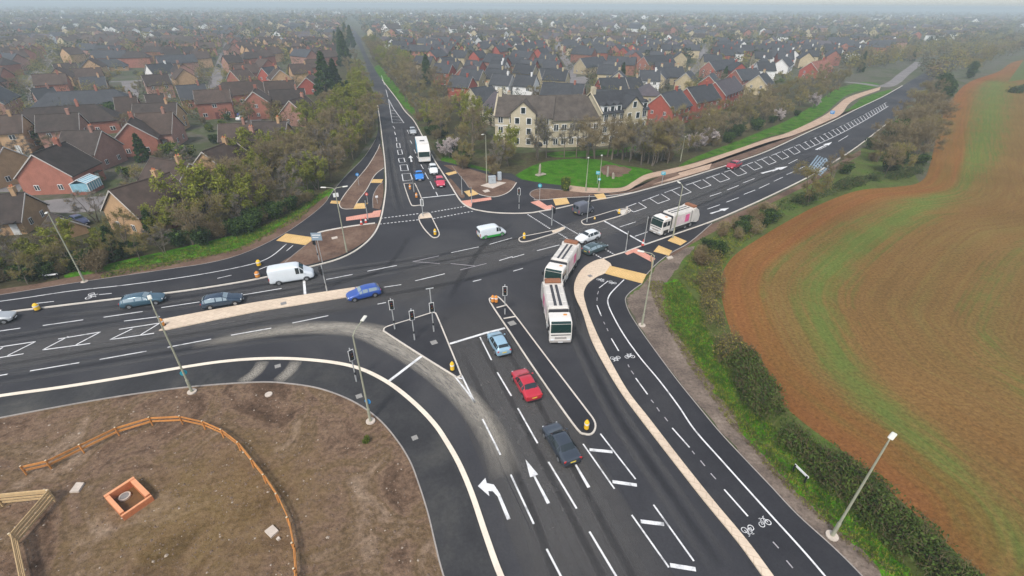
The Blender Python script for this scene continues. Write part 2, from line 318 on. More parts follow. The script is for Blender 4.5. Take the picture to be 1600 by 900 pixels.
# ------------------------------------------------------------------ mesh builder
class MB:
    def __init__(s): s.v = []; s.f = []; s.m = []; s.mi = 0
    def slot(s, i): s.mi = i; return s
    def add(s, vs, fs):
        o = len(s.v); s.v.extend(vs)
        for f in fs: s.f.append(tuple(i + o for i in f)); s.m.append(s.mi)
        return s
    def box(s, c, d, rz=0, ry=0, bev=0.0):
        x, y, z = d[0] / 2, d[1] / 2, d[2] / 2
        if bev > 0:
            b = min(bev, x * .9, y * .9, z * .9)
            vs = []
            for sz in (-1, 1):
                for (px, py) in ((-x + b, -y), (x - b, -y), (x, -y + b), (x, y - b), (x - b, y), (-x + b, y), (-x, y - b), (-x, -y + b)):
                    vs.append((px, py, sz * (z - b)))
            for sz in (-1, 1):
                for (px, py) in ((-x + b, -y + b), (x - b, -y + b), (x - b, y - b), (-x + b, y - b)):
                    vs.append((px, py, sz * z))
            fs = [tuple((i, (i + 1) % 8, 8 + (i + 1) % 8, 8 + i)) for i in range(8)]
            fs += [(19, 18, 17, 16)[::-1] if 0 else (16, 19, 18, 17), (20, 21, 22, 23)]
            # rims
            for base, cap, up in ((0, 16, 0), (8, 20, 1)):
                for k, (a, b2) in enumerate(((0, 1), (2, 3), (4, 5), (6, 7))):
                    c0, c1 = cap + k, cap + (k + 1) % 4
                    q = (base + a, base + b2, c1, c0); fs.append(q if up else q[::-1])
                    nx = (b2 + 1) % 8
                    t = (base + b2, base + nx, c1); fs.append(t if up else t[::-1])
        else:
            vs = [(-x, -y, -z), (x, -y, -z), (x, y, -z), (-x, y, -z), (-x, -y, z), (x, -y, z), (x, y, z), (-x, y, z)]
            fs = [(3, 2, 1, 0), (4, 5, 6, 7), (0, 1, 5, 4), (1, 2, 6, 5), (2, 3, 7, 6), (3, 0, 4, 7)]
        cz, szn = math.cos(rz), math.sin(rz); cy, sy = math.cos(ry), math.sin(ry)
        out = []
        for (a, b_, c_) in vs:
            a, c_ = a * cy + c_ * sy, -a * sy + c_ * cy
            a, b_ = a * cz - b_ * szn, a * szn + b_ * cz
            out.append((a + c[0], b_ + c[1], c_ + c[2]))
        return s.add(out, fs)
    def tube(s, pts, rad, n=8, cap=True):
        """a tube through a list of points; rad a number or a list"""
        k = len(pts); rads = rad if isinstance(rad, (list, tuple)) else [rad] * k
        vs = []; prev = None
        for i, p in enumerate(pts):
            p = Vector(p)
            t = (Vector(pts[min(i + 1, k - 1)]) - Vector(pts[max(i - 1, 0)])).normalized()
            ref = prev if prev is not None else (Vector((0, 0, 1)) if abs(t.z) < .9 else Vector((1, 0, 0)))
            a = t.cross(ref)
            if a.length < 1e-5: a = t.cross(Vector((0, 1, 0)))
            a.normalize(); b = t.cross(a).normalized(); prev = -b if prev is None else ref
            prev = a.cross(t)
            for j in range(n):
                w = 2 * PI * j / n
                q = p + (a * math.cos(w) + b * math.sin(w)) * rads[i]
                vs.append(tuple(q))
        fs = []
        for i in range(k - 1):
            for j in range(n):
                j2 = (j + 1) % n
                fs.append((i * n + j, i * n + j2, (i + 1) * n + j2, (i + 1) * n + j))
        if cap:
            fs.append(tuple(range(n))[::-1]); fs.append(tuple((k - 1) * n + j for j in range(n)))
        return s.add(vs, fs)
    def prism(s, poly, z0, z1):
        n = len(poly)
        a = sum(poly[i][0] * poly[(i + 1) % n][1] - poly[(i + 1) % n][0] * poly[i][1] for i in range(n))
        if a < 0: poly = poly[::-1]
        vs = [(x, y, z0) for x, y in poly] + [(x, y, z1) for x, y in poly]
        fs = [tuple(range(n, 2 * n))] + [(i, (i + 1) % n, n + (i + 1) % n, n + i) for i in range(n)]
        return s.add(vs, fs)
    def sheet(s, poly, z):
        n = len(poly)
        a = sum(poly[i][0] * poly[(i + 1) % n][1] - poly[(i + 1) % n][0] * poly[i][1] for i in range(n))
        if a < 0: poly = poly[::-1]
        return s.add([(x, y, z) for x, y in poly], [tuple(range(n))])
    def ribbon(s, pts, w, z0, z1=None, closed=False):
        """a flat strip (z1 None) or a box-section strip along ground points"""
        n = len(pts); L_, R_ = [], []
        for i in range(n):
            a = pts[(i - 1) % n] if closed else pts[max(i - 1, 0)]
            b = pts[(i + 1) % n] if closed else pts[min(i + 1, n - 1)]
            tx, ty = b[0] - a[0], b[1] - a[1]; l = math.hypot(tx, ty) or 1
            nx, ny = -ty / l, tx / l
            ww = w[i] if isinstance(w, (list, tuple)) else w
            L_.append((pts[i][0] + nx * ww / 2, pts[i][1] + ny * ww / 2)); R_.append((pts[i][0] - nx * ww / 2, pts[i][1] - ny * ww / 2))
        zt = z0 if z1 is None else z1
        vs = [(x, y, zt) for x, y in L_] + [(x, y, zt) for x, y in R_]
        m = n if closed else n - 1
        fs = [(i, n + i, n + (i + 1) % n, (i + 1) % n) for i in range(m)]
        if z1 is not None:
            vs += [(x, y, z0) for x, y in L_] + [(x, y, z0) for x, y in R_]
            for i in range(m):
                j = (i + 1) % n
                fs.append((i, j, 2 * n + j, 2 * n + i)); fs.append((n + j, n + i, 3 * n + i, 3 * n + j))
            if not closed:
                fs.append((0, 2 * n, 3 * n, n)); fs.append((n - 1, 2 * n - 1, 4 * n - 1, 3 * n - 1))
        return s.add(vs, fs)
    def disc(s, c, r, nrm='z', n=14, th=.02):
        ax = {'x': (1, 0, 0), 'y': (0, 1, 0), 'z': (0, 0, 1)}[nrm]
        return s.tube([(c[0] - ax[0] * th / 2, c[1] - ax[1] * th / 2, c[2] - ax[2] * th / 2), (c[0] + ax[0] * th / 2, c[1] + ax[1] * th / 2, c[2] + ax[2] * th / 2)], r, n)
    def mesh(s, name, mats, smooth=False, tri=False):
        me = bpy.data.meshes.new(name)
        me.from_pydata(s.v, [], s.f)
        for m in (mats if isinstance(mats, (list, tuple)) else [mats]): me.materials.append(m)
        if any(s.m): me.polygons.foreach_set('material_index', s.m)
        if smooth: me.polygons.foreach_set('use_smooth', [True] * len(me.polygons))
        if tri:
            bm = bmesh.new(); bm.from_mesh(me)
            bmesh.ops.triangulate(bm, faces=[f for f in bm.faces if len(f.verts) > 4], ngon_method='EAR_CLIP')
            bm.to_mesh(me); bm.free()
        me.update()
        return me
    def build(s, name, mats, parent=None, smooth=False, tri=False):
        o = bpy.data.objects.new(name, s.mesh(name, mats, smooth, tri)); COL.objects.link(o)
        if parent is not None: o.parent = parent
        return o

def tag(o, label, cat, group=None, kind=None):
    o['label'] = label; o['category'] = cat
    if group: o['group'] = group
    if kind: o['kind'] = kind
    return o
def thing(name, label, cat, loc=(0, 0, 0), rz=0, group=None):
    o = bpy.data.objects.new(name, None); COL.objects.link(o); o.empty_display_size = .3
    o.location = loc; o.rotation_euler = (0, 0, rz)
    return tag(o, label, cat, group)
KIDS = {}
def copy_tree(o, parent=None):
    c = o.copy(); COL.objects.link(c)
    if parent is not None: c.parent = parent
    for ch in list(o.children): copy_tree(ch, c)
    return c
def struct(name, mb, m, tri=True):
    o = mb.build(name, m, tri=tri); o['kind'] = 'structure'; return o

def cat_rom(pts, k=6, closed=False):
    out = []; n = len(pts)
    rng = n if closed else n - 1
    for i in range(rng):
        g = (lambda j: pts[j % n]) if closed else (lambda j: pts[max(0, min(n - 1, j))])
        p0, p1, p2, p3 = g(i - 1), g(i), g(i + 1), g(i + 2)
        for q in range(k):
            t = q / k
            out.append(tuple(.5 * (2 * p1[d] + (p2[d] - p0[d]) * t + (2 * p0[d] - 5 * p1[d] + 4 * p2[d] - p3[d]) * t * t + (3 * p1[d] - p0[d] - 3 * p2[d] + p3[d]) * t ** 3) for d in (0, 1)))
    if not closed: out.append(tuple(pts[-1]))
    return out
def G(pts, z=0.0): return [P(a, b, z) for a, b in pts]
def GS(pts, k=5): return cat_rom(G(pts), k)
# ================================================================== GROUND, ROADS, PATHS
def grid_sheet(name, x0, x1, y0, y1, n, z, m):
    mb = MB(); vs = []; fs = []
    for j in range(n + 1):
        for i in range(n + 1): vs.append((x0 + (x1 - x0) * i / n, y0 + (y1 - y0) * j / n, z))
    for j in range(n):
        for i in range(n): fs.append((j * (n + 1) + i, j * (n + 1) + i + 1, (j + 1) * (n + 1) + i + 1, (j + 1) * (n + 1) + i))
    mb.add(vs, fs); return struct(name, mb, m, tri=False)
grid_sheet('ground', -5000, 5000, -1000, 7000, 20, 0.0, M['ground'])

# --- outlines (survey-photo coordinates)
NK_W = [(-320, 527), (-100, 504), (0, 490), (90, 479), (180, 468), (290, 455), (390, 439), (440, 428), (495, 415), (530, 405), (558, 391), (580, 372), (592, 352), (599, 325), (603, 292), (602, 262), (600, 240), (597, 215), (594, 190), (590, 165), (580, 125), (566, 85), (556, 64)]
NK_E = [(563, 64), (579, 97), (597, 125), (620, 155), (632, 173), (646, 188), (659, 211), (669, 231), (679, 251), (690, 268), (704, 290), (720, 315), (735, 325.5), (752, 330), (775, 333), (805, 334), (830, 333), (842, 331)]
EK_N = [(842, 331), (872, 326), (900, 319.5), (930, 313.5), (960, 308), (990, 301.5), (1050, 285), (1100, 270), (1150, 254), (1200, 236), (1260, 208), (1300, 190), (1340, 170), (1380, 151), (1410, 134), (1440, 116), (1475, 98), (1520, 78)]
EK_S = [(1530, 82), (1485, 105), (1455, 128), (1425, 157), (1390, 190), (1340, 229), (1300, 255), (1265, 276), (1200, 308), (1140, 335), (1100, 351), (1060, 365), (1005, 384), (975, 395), (942, 405)]
CR_O = [(942, 405), (929, 408.5), (915, 416.5), (905, 427), (898, 442), (897, 456), (901, 470), (910, 489), (923, 530), (945, 573), (970, 614), (1000, 655), (1050, 720), (1100, 784), (1150, 845), (1190, 900), (1240, 972), (1320, 1100)]
CR_I = [(953, 412), (955, 418), (945, 428), (932, 434), (920, 443), (914, 452), (912, 462), (915, 476), (921, 495), (936, 530), (958, 573), (982, 614), (1014, 655), (1064, 720), (1115, 784), (1166, 845), (1207, 900), (1258, 972), (1342, 1100)]
LK = [(880, 1100), (812, 960), (782, 900), (760, 840), (737, 772), (717, 725), (697, 690), (680, 665), (655, 638), (625, 612), (600, 595), (570, 580), (540, 571), (500, 565), (450, 561.5), (400, 562), (350, 566), (300, 573), (200, 590), (100, 606), (0, 620), (-100, 637), (-320, 678)]
SOIL_B = [(800, 1150), (722, 980), (693, 900), (680, 850), (668, 800), (652, 750), (640, 720), (620, 688), (590, 654), (550, 627), (500, 608), (450, 600), (400, 598), (300, 605), (200, 618), (100, 635), (0, 654), (-100, 675), (-320, 725)]
PATH_N = [(-320, 500), (-100, 477), (0, 462), (130, 441), (260, 422), (330, 411), (380, 397), (430, 374), (470, 349), (505, 321), (520, 300), (540, 276), (570, 245), (587, 218), (592, 190), (589, 165)]
CYC_O = [(1003, 444), (990, 453), (980, 462), (977, 471), (983, 489), (1000, 516), (1030, 558), (1060, 598), (1090, 635), (1123, 675), (1160, 715), (1200, 757), (1245, 805), (1300, 855), (1345, 900), (1410, 972), (1520, 1100)]

nkw, nke, ekn, eks = GS(NK_W), GS(NK_E), GS(EK_N), GS(EK_S)
cro, cri, lk, soilb, pathn, cyco = GS(CR_O), GS(CR_I), GS(LK), GS(SOIL_B), GS(PATH_N), GS(CYC_O)

# --- big soft areas (sheets a few mm apart)
def area(name, pts, z, m, smooth=True, k=5):
    mb = MB(); mb.sheet(cat_rom(G(pts), k, True) if smooth else G(pts), z); return struct(name, mb, m)
def rough_area(name, pts, z, m, jit=.35, seed=1, step=.8):
    r = random.Random(seed); line = cat_rom(G(pts), 6, True); out = []; acc = 0
    for i in range(len(line)):
        a, b = line[i], line[(i + 1) % len(line)]; d = math.dist(a, b); n = max(1, min(12, int(d / step)))
        for k in range(n):
            t = k / n; out.append((a[0] + (b[0] - a[0]) * t + r.gauss(0, jit), a[1] + (b[1] - a[1]) * t + r.gauss(0, jit)))
    mb = MB(); mb.sheet(out, z); return struct(name, mb, m)
def areaw(name, pts, z, m):
    mb = MB(); mb.sheet(pts, z); return struct(name, mb, m)
# woodland floors
area('woodland_floor', [(-300, 470), (0, 458), (260, 418), (380, 392), (470, 345), (540, 272), (588, 205), (585, 150), (560, 95), (520, 90), (480, 150), (420, 200), (330, 250), (300, 330), (150, 345), (0, 340), (-300, 380)], .006, M['wood_floor'], False)
area('woodland_floor', [(575, 90), (640, 170), (680, 240), (720, 285), (800, 290), (1000, 290), (1100, 250), (1250, 200), (1330, 140), (1300, 105), (1150, 150), (1010, 170), (1000, 228), (800, 240), (740, 190), (700, 140), (620, 90)], .006, M['wood_floor'], False)
# grass verges
area('grass_verge', [(150, 439), (260, 421), (330, 410), (378, 396), (430, 372), (470, 347), (505, 319), (522, 296), (505, 300), (480, 318), (440, 342), (400, 358), (330, 376), (260, 392), (180, 410), (100, 430)], .012, M['grass_bright'])
area('soil_strip', [(-300, 497), (0, 463), (130, 442), (260, 423), (330, 412), (380, 398), (430, 375), (470, 350), (505, 322), (512, 306), (490, 320), (455, 342), (415, 366), (370, 388), (320, 400), (250, 411), (130, 430), (0, 452), (-300, 485)], .017, M['soil_red'])
area('lawn', [(806, 276), (815, 268), (835, 258), (862, 251), (900, 248), (938, 250), (968, 258), (998, 262), (1020, 268), (1005, 278), (985, 288), (960, 294), (915, 293), (870, 289), (830, 284)], .018, M['lawn'])
area('lawn', [(860, 238), (940, 234), (1005, 224), (1035, 190), (1060, 195), (1045, 220), (1010, 232), (950, 242), (870, 246)], .018, M['grass'])
area('grass_verge', [(1060, 262), (1100, 248), (1150, 234), (1200, 214), (1240, 205), (1270, 188), (1290, 176), (1308, 160), (1330, 146), (1375, 134), (1350, 128), (1310, 138), (1290, 150), (1265, 168), (1230, 188), (1190, 205), (1140, 225), (1080, 248)], .014, M['grass'])
area('grass_verge', [(1320, 176), (1335, 163), (1355, 150), (1390, 140), (1392, 143), (1370, 155), (1335, 171), (1310, 183)], .016, M['grass'])
area('grass_verge', [(690, 252), (720, 262), (765, 273), (790, 283), (775, 268), (740, 258), (700, 244)], .016, M['grass'])
area('grass_verge', [(585, 110), (604, 132), (626, 160), (640, 175), (650, 180), (640, 160), (612, 125), (592, 102)], .014, M['grass'])
# south side of the right-hand road
area('rough_verge', [(942, 420), (1010, 392), (1100, 356), (1200, 312), (1265, 280), (1345, 233), (1390, 215), (1440, 290), (1340, 298), (1230, 346), (1150, 396), (1130, 425), (1136, 500), (1160, 560), (1200, 612), (1330, 716), (1475, 842), (1560, 930), (1700, 1100), (1480, 1100), (1340, 890), (1200, 752), (1060, 593), (985, 485), (985, 460)], .010, M['rough_grass'], False)
rough_area('grass_verge', [(1037, 446), (1060, 438), (1085, 470), (1105, 520), (1125, 560), (1150, 610), (1205, 668), (1285, 748), (1365, 830), (1440, 915), (1500, 990), (1440, 990), (1375, 890), (1290, 812), (1225, 748), (1160, 675), (1108, 592), (1080, 556), (1052, 512), (1037, 470)], .019, M['grass_bright'], .22, 3)
rough_area('mulch_strip', [(1004, 446), (992, 455), (982, 464), (980, 472), (990, 494), (1030, 555), (1090, 632), (1160, 712), (1245, 802), (1345, 897), (1410, 968), (1470, 985), (1390, 885), (1300, 808), (1228, 742), (1168, 668), (1118, 592), (1092, 560), (1066, 512), (1046, 475), (1042, 445), (1070, 405), (1085, 385), (1060, 392), (1030, 412)], .015, M['mulch'], .1, 4)
area('soil_strip', [(1000, 395), (1060, 372), (1100, 356), (1200, 312), (1265, 280), (1345, 234), (1345, 242), (1270, 286), (1200, 320), (1120, 360), (1090, 376), (1050, 400)], .020, M['soil_red'], False)
# big brown plot at the bottom corner
sb = soilb + G([(-320, 1300), (800, 1300)])
areaw('bare_soil_plot', sb, .022, M['soil'])

# --- carriageway
road_poly = nkw[:-1] + G([(557, 62), (562, 62)]) + nke[1:] + ekn[1:] + eks + cro[1:] + lk
mb = MB(); mb.sheet(road_poly, .030); struct('road', mb, M['asphalt'])
# the avenue and the dual road carry on beyond
far = MB()
a, b = P(559.5, 64), P(548, 40)
far.ribbon([P(561, 66), P(551, 50), P(542, 40)], 9, .026); 
struct('distant_road', far, M['asphalt'])

# --- footways and cycle tracks: raised slabs
def slab(name, pts, z0, z1, m):
    mb = MB(); mb.prism(pts, z0, z1); return struct(name, mb, m)
# north-west cycle track incl. crossing apron
nw_edge = GS(NK_W[:16])
i_end = len(nw_edge)
nwpoly = pathn[:] + list(reversed(GS([(-320, 524), (-100, 501.5), (0, 487.5), (90, 476.5), (180, 465.5), (290, 452.5), (390, 436.5), (440, 425.5), (495, 412.5), (529, 402.5), (556, 389), (577, 371), (589, 351), (596, 325), (600, 292), (599, 262), (597, 240), (594.5, 215), (592.5, 200)])))
slab('cycle_path', nwpoly, 0, .11, M['asphalt_new'])
slab('soil_bed', GS([(506, 363), (545, 355.5), (585, 350.5), (589, 352), (584, 364), (572, 377), (552, 390), (528, 402), (495, 411.5), (470, 417), (438, 424), (430, 419), (446, 407), (458, 400), (476, 386), (491, 374)], 3), .05, .135, M['soil_red'])
slab('soil_bed', GS([(533, 324), (531, 318), (540, 303), (556, 283), (575, 260), (589, 237), (593, 228), (598, 240), (599.5, 262), (588, 272), (581, 282), (573, 297), (560, 314), (552, 327), (540, 327)], 3), .05, .135, M['soil_red'])
slab('soil_bed', GS([(583, 326), (583, 308), (590, 293), (598, 286), (599.5, 300), (597, 318), (593, 328)], 3), .05, .135, M['soil_red'])
# north-east corner apron
neap = GS(NK_E[8:18]) + G([(842, 331), (872, 326), (900, 319), (930, 313), (960, 308), (990, 301.5), (975, 299), (940, 302), (885, 291), (850, 287), (815, 281), (800, 272), (760, 268), (715, 258), (690, 252)])
slab('footway', neap, 0, .11, M['asphalt_new'])
slab('soil_bed', GS([(693, 259), (706, 259), (735, 265), (770, 276), (800, 283), (806, 287), (800, 296), (790, 303), (772, 308), (752, 305), (742, 300), (733, 294), (726, 284), (716, 272)], 3), .05, .135, M['soil_red'])
slab('soil_bed', GS([(700, 283), (704, 280), (714, 291), (726, 306), (722, 311), (715, 304)], 3), .05, .133, M['soil_red'])
slab('soil_bed', GS([(828, 305), (833, 299), (850, 296), (885, 299), (930, 304), (928, 306), (888, 309), (850, 312), (836, 311)], 3), .05, .135, M['soil_red'])
slab('soil_bed', GS([(950, 306), (985, 301), (1010, 288), (1040, 272), (1075, 263), (1100, 256), (1150, 241), (1200, 223), (1245, 211), (1290, 192), (1320, 179), (1336, 170), (1300, 188), (1260, 206), (1200, 234), (1150, 252), (1100, 268), (1050, 283), (990, 299.5)], 3), 0, .10, M['soil_red'])
area('peach_patch', [(1000, 293), (1030, 279), (1062, 270), (1112, 256), (1108, 265), (1050, 282)], .108, M['peach'], False)
# shared path along the right-hand road
pa = GS([(888, 290), (920, 294), (958, 295), (975, 293), (990, 284), (1010, 273), (1050, 264), (1090, 254), (1150, 234), (1200, 217), (1230, 208), (1270, 190), (1292, 178), (1308, 165), (1328, 151), (1376, 136)])
pb = GS([(890, 300), (920, 302), (950, 302), (980, 298), (996, 289), (1016, 279), (1056, 270), (1096, 259), (1150, 240), (1202, 222), (1242, 211), (1290, 191), (1314, 179), (1326, 163), (1342, 153), (1374, 141)])
area('soil_bed', [(950, 303), (980, 300), (1004, 290), (1030, 277), (1056, 268), (1062, 274), (1010, 292), (985, 300.5), (955, 306)], .1145, M['soil_red'], False)
slab('shared_path', pa + pb[::-1], 0, .125, M['peach'])
mb = MB(); mb.ribbon(GS([(1320, 128), (1350, 131), (1380, 135), (1398, 128), (1412, 116), (1428, 104), (1436, 97)]), 5, .025); struct('side_road', mb, M['estate_road'])
# south-east cycle track
sepoly = cri[4:] + list(reversed(cyco))
slab('cycle_path', G([(1003, 444), (945, 428)]) + sepoly[0:0] + cri[3:] + list(reversed(cyco[1:])), 0, .11, M['asphalt_new'])
slab('footway', G([(942, 406), (975, 396), (1005, 385), (1060, 366), (1103, 351), (1112, 350), (1078, 379), (1050, 395), (1028, 411), (1011, 430), (953, 418), (954, 412)]), 0, .112, M['asphalt_new'])
# south-west footway
slab('footway', GS(LK[1:]) + list(reversed(GS(SOIL_B[1:]))), 0, .11, M['asphalt_foot'])

# --- cream strips and kerbs
slab('paved_strip', cro + cri[::-1], 0, .15, M['cream'])
mb = MB(); mb.prism(GS([(252, 511), (255, 501.5), (265, 498), (400, 473.5), (545, 451.5), (560, 450), (566, 453), (558, 459), (540, 465.5), (400, 488), (262, 516), (254, 515)], 2), 0, .16); struct('central_paved_strip', mb, M['cream'])
def kerb(pts, w, h=.15, m='kerb', k=5, closed=False, z0=0, name='kerb'):
    mb = MB(); mb.ribbon(cat_rom(G(pts), k, closed) if k else G(pts), w, z0, h, closed); return struct(name, mb, M[m], tri=False)
kerb(LK[1:], .42, .15, 'kerb_cream')
kerb(NK_W[:-3], .26); kerb(NK_E[2:], .26); kerb(EK_N[:-3], .26); kerb(EK_S[4:], .26)
kerb(SOIL_B[1:], .10, .13, 'edging'); kerb(CYC_O, .09, .13, 'edging'); kerb(PATH_N[:-2], .09, .13, 'edging')
kerb([(497, 365), (507, 362), (545, 355), (586, 349.5)], .5, .14, 'kerb')
kerb([(497, 365), (480, 382), (458, 400), (438, 418)], .09, .14, 'edging', z0=.05)
kerb([(553, 327), (540, 327.5), (533, 325), (531, 318), (540, 303), (556, 283), (575, 260), (589, 237), (593.5, 226)], .14, .14, 'kerb', z0=.05)
kerb([(553, 327), (560, 314), (573, 297), (581, 282), (588, 272), (600, 263)], .14, .141, 'kerb', z0=.05)
kerb([(583, 326), (583, 308), (590, 293), (599, 285)], .10, .14, 'edging', z0=.05)
kerb([(742, 300), (752, 305.5), (772, 308.5), (790, 303.5), (800, 296), (807, 286)], .18, .14, 'kerb', z0=.05)
kerb([(742, 300), (733, 294), (726, 284), (716, 272), (706, 260)], .09, .141, 'edging', z0=.05)
kerb([(836, 311.5), (828, 305), (833, 298.5), (850, 295.5), (886, 298.5)], .12, .14, 'edging', z0=.05)
kerb([(834, 313), (850, 313), (888, 309.6), (950, 306.5), (992, 301)], .16, .14, 'kerb', z0=.05)
kerb([(1112, 350), (1078, 379), (1050, 395), (1028, 411), (1010, 430)], .12, .14, 'edging', z0=.05)

# --- traffic islands
def island(pts, fill='asphalt_new', w=.16, k=3, h=.14):
    ring = cat_rom(G(pts), k, True)
    mb = MB(); mb.prism(ring, 0, h - .02); struct('traffic_island', mb, M[fill])
    mb = MB(); mb.ribbon(ring, w, 0, h, closed=True); struct('island_kerb', mb, M['kerb'], tri=False)
island([(600, 517), (602, 513), (612, 509), (645, 499), (672, 490.5), (679, 490), (683, 495), (700, 536), (719, 583), (719, 588), (714, 590), (708, 587), (655, 554), (604, 521)])
island([(766, 473), (768, 466), (774, 464), (781, 467), (800, 488), (840, 541), (880, 594), (915, 640), (928, 658), (930, 670), (924, 679), (913, 679), (902, 672), (870, 628), (830, 570), (795, 517)])
island([(654.5, 343), (657, 336), (663, 333), (671, 334), (678, 347), (686, 364), (685, 370), (680, 372), (674, 370), (662, 357)])
island([(631.5, 289), (634, 287.5), (646, 287), (649, 289), (657, 306), (660, 319), (657, 321), (646, 322), (642, 319), (637, 306)])
island([(811, 375.5), (815, 371), (840, 366), (868, 360), (879, 356), (882, 357.5), (870, 364), (848, 371), (828, 377), (816, 378.5)])
island([(909, 348), (912, 344), (935, 337), (962, 329), (980, 326.5), (985, 330), (975, 336), (945, 345), (926, 350.5), (914, 351.5)])
for pts, m in (([(655, 343), (657, 336), (670, 333.5), (675, 341)], 'cream'), ([(862, 362), (870, 359.5), (881, 355.5), (882, 358), (870, 363.8), (864, 365)], 'cream'),
               ([(963, 330), (979, 327.5), (984, 330), (972, 337)], 'kerb')):
    mb = MB(); mb.prism(G(pts), .05, .146); struct('island_paving', mb, M[m])
mb = MB()
for a, b in (((776, 482), (791, 478)), ((787, 499), (806, 495.5))): mb.ribbon(G([a, b]), .22, .05, .145)
struct('island_kerb', mb, M['kerb'], tri=False)

# --- tactile paving
def tactile(pts, m, z=.13):
    mb = MB(); q = G(pts); mb.prism(q, .05, z); struct('tactile_paving', mb, M[m])
for pts in ([(447, 366), (493, 372.5), (478, 384), (432, 377)], [(557, 319), (574.5, 318), (571, 326.5), (552, 327.5)], [(583, 281), (599, 281), (596, 286.5), (579, 286.5)], [(518, 314.5), (532.5, 315), (530.5, 319.5), (516, 318.5)],
            [(696, 271.5), (712, 268), (714, 271.5), (701, 275)], [(725, 300), (738, 297), (748, 304), (733, 308)], [(864, 312), (885, 310), (890, 319), (868, 322)], [(928, 305), (943, 303), (948, 311), (935, 313)],
            [(1043, 377), (1053, 369.5), (1073, 378), (1063, 384.5)], [(1021, 394), (1029, 384.5), (1050, 393), (1045, 400.5)]):
    tactile(pts, 'tac_buff', .142)
tactile([(953, 416.5), (1010, 430), (1003, 444), (945, 428.5)], 'tac_buff', .156)
for pts in ([(541, 340.5), (582, 333.5), (584, 331), (596, 329), (593, 339.5), (541, 346)], [(721, 315), (767, 309), (768, 313), (738, 317.5), (736.5, 324.5), (729, 322)], [(829, 317), (842, 314), (855, 322.5), (862, 321), (867, 325.5), (853, 329.5)],
            [(976, 396.5), (990, 389), (997, 390), (1024, 405.5), (1019, 411), (990, 395.5), (980, 399.5)]):
    tactile(pts, 'tac_red', .144)

# --- white paint
def paint(segs, w, z=.036, name='road_marking', m='paint'):
    mb = MB()
    for s in segs:
        if len(s) == 4: mb.ribbon(G([(s[0], s[1]), (s[2], s[3])]), w, z)
        else: mb.ribbon(s, w, z)
    struct(name, mb, M[m], tri=False)
paint([(754, 655, 782, 711), (798, 742, 834, 819), (854, 858, 877, 902), (750, 527, 768, 563), (777, 582, 799, 619), (809, 638, 840, 693), (857, 722, 901, 795), (921, 831, 964, 903)], .15, name='lane_line')
paint([(67, 509, 130, 500), (-60, 527, -20, 521), (0, 517.5, 32, 513), (162, 496, 223, 487), (252, 481, 312, 472), (361, 524, 424, 513), (457, 505, 513, 493.5), (262, 543, 330, 530), (156, 562, 229, 549), (47, 580, 124, 567), (-60, 597, 12, 585),
       (380, 461, 440, 451), (510, 437, 551, 429), (574, 424, 620, 415), (649, 439, 695, 428), (705, 395, 748, 386), (765, 382, 800, 372), (780, 407.5, 801, 401), (739, 440, 752, 437), (600, 449, 627, 445), (590, 475.5, 603, 473), (839, 392, 874, 383), (800, 403, 819, 397.5), (802, 424, 817, 419.5)], .15, name='lane_line')
paint([(968, 355, 993, 347), (992, 369.5, 1012, 362.5), (1109, 307, 1127, 301), (1136, 297, 1154, 290), (1161, 286, 1179, 279), (1105, 327, 1125, 320), (1135, 316, 1154, 309), (1162, 304, 1180, 297), (1186, 294.5, 1202, 287), (1209, 283.5, 1223, 277), (1229, 273, 1241, 268), (1248, 264.5, 1259, 259.5), (1207, 268, 1222, 262), (1232, 256, 1246, 249), (1280, 234, 1292, 228), (1310, 221, 1325, 212)], .15, name='lane_line')
paint([(603.5, 599, 660.5, 555.5), (703, 537.5, 759, 520.5), (759, 520.5, 789, 513), (475, 437.5, 477, 464), (659, 309.5, 711, 304), (943, 345, 1016, 386)], .32, name='stop_line')
# kerb-side long lines on the cycle tracks
paint([cat_rom(G([(975, 438), (957, 456), (950.5, 466), (950, 476), (958, 495), (975, 525), (1000, 560), (1030, 596), (1060, 636), (1085, 673), (1130, 724), (1200, 802), (1250, 857), (1287, 900), (1350, 975)])),
       cat_rom(G([(-320, 513), (0, 472), (110, 456), (200, 446), (300, 432), (380, 417), (420, 404), (448, 382)]))], .15, .116, 'path_line')
paint([(950, 440, 936, 451), (932.5, 478, 939.5, 495), (955, 530, 966.5, 549.5), (993, 592, 1011.5, 617.5), (1050, 670, 1077, 700.5), (1131, 766, 1168, 808), (55, 475.5, 85, 472), (155, 461.5, 175, 459.5), (448, 393, 458, 384.5), (405, 422, 418, 417), (340, 436, 362, 431)], .13, .116, 'path_line')
paint([(943, 504, 945, 508), (948, 514, 950, 518.5), (981, 571, 983, 575), (986, 580.5, 990, 586), (1017, 626, 1021, 631), (1026, 638, 1030, 644), (1038, 653, 1043, 659.5), (1081, 706, 1085, 711), (1094, 721, 1101, 729.5), (1110, 741, 1118, 750), (1207, 848, 1216, 858), (1228, 877, 1238, 889), (935, 456, 933.5, 461), (933, 466, 932.5, 471)], .10, .116, 'path_line', 'paint_worn')
# hatched median of the south arm
paint([(911, 694, 960, 764), (938, 678, 993, 749), (987, 805, 1045, 887), (1021, 789, 1084, 877)], .13, name='hatching')
paint([(921, 703, 957, 706.5), (957, 753, 995, 758.5), (1001, 815, 1037.5, 819.5), (1047, 883.5, 1087, 890)], .30, .040, name='hatching')
# painted nose behind the triangular island
paint([(711, 589, 731, 614), (731, 614, 742, 629.5), (721, 586, 742, 629.5), (712, 590, 724, 592)], .16, name='hatching')
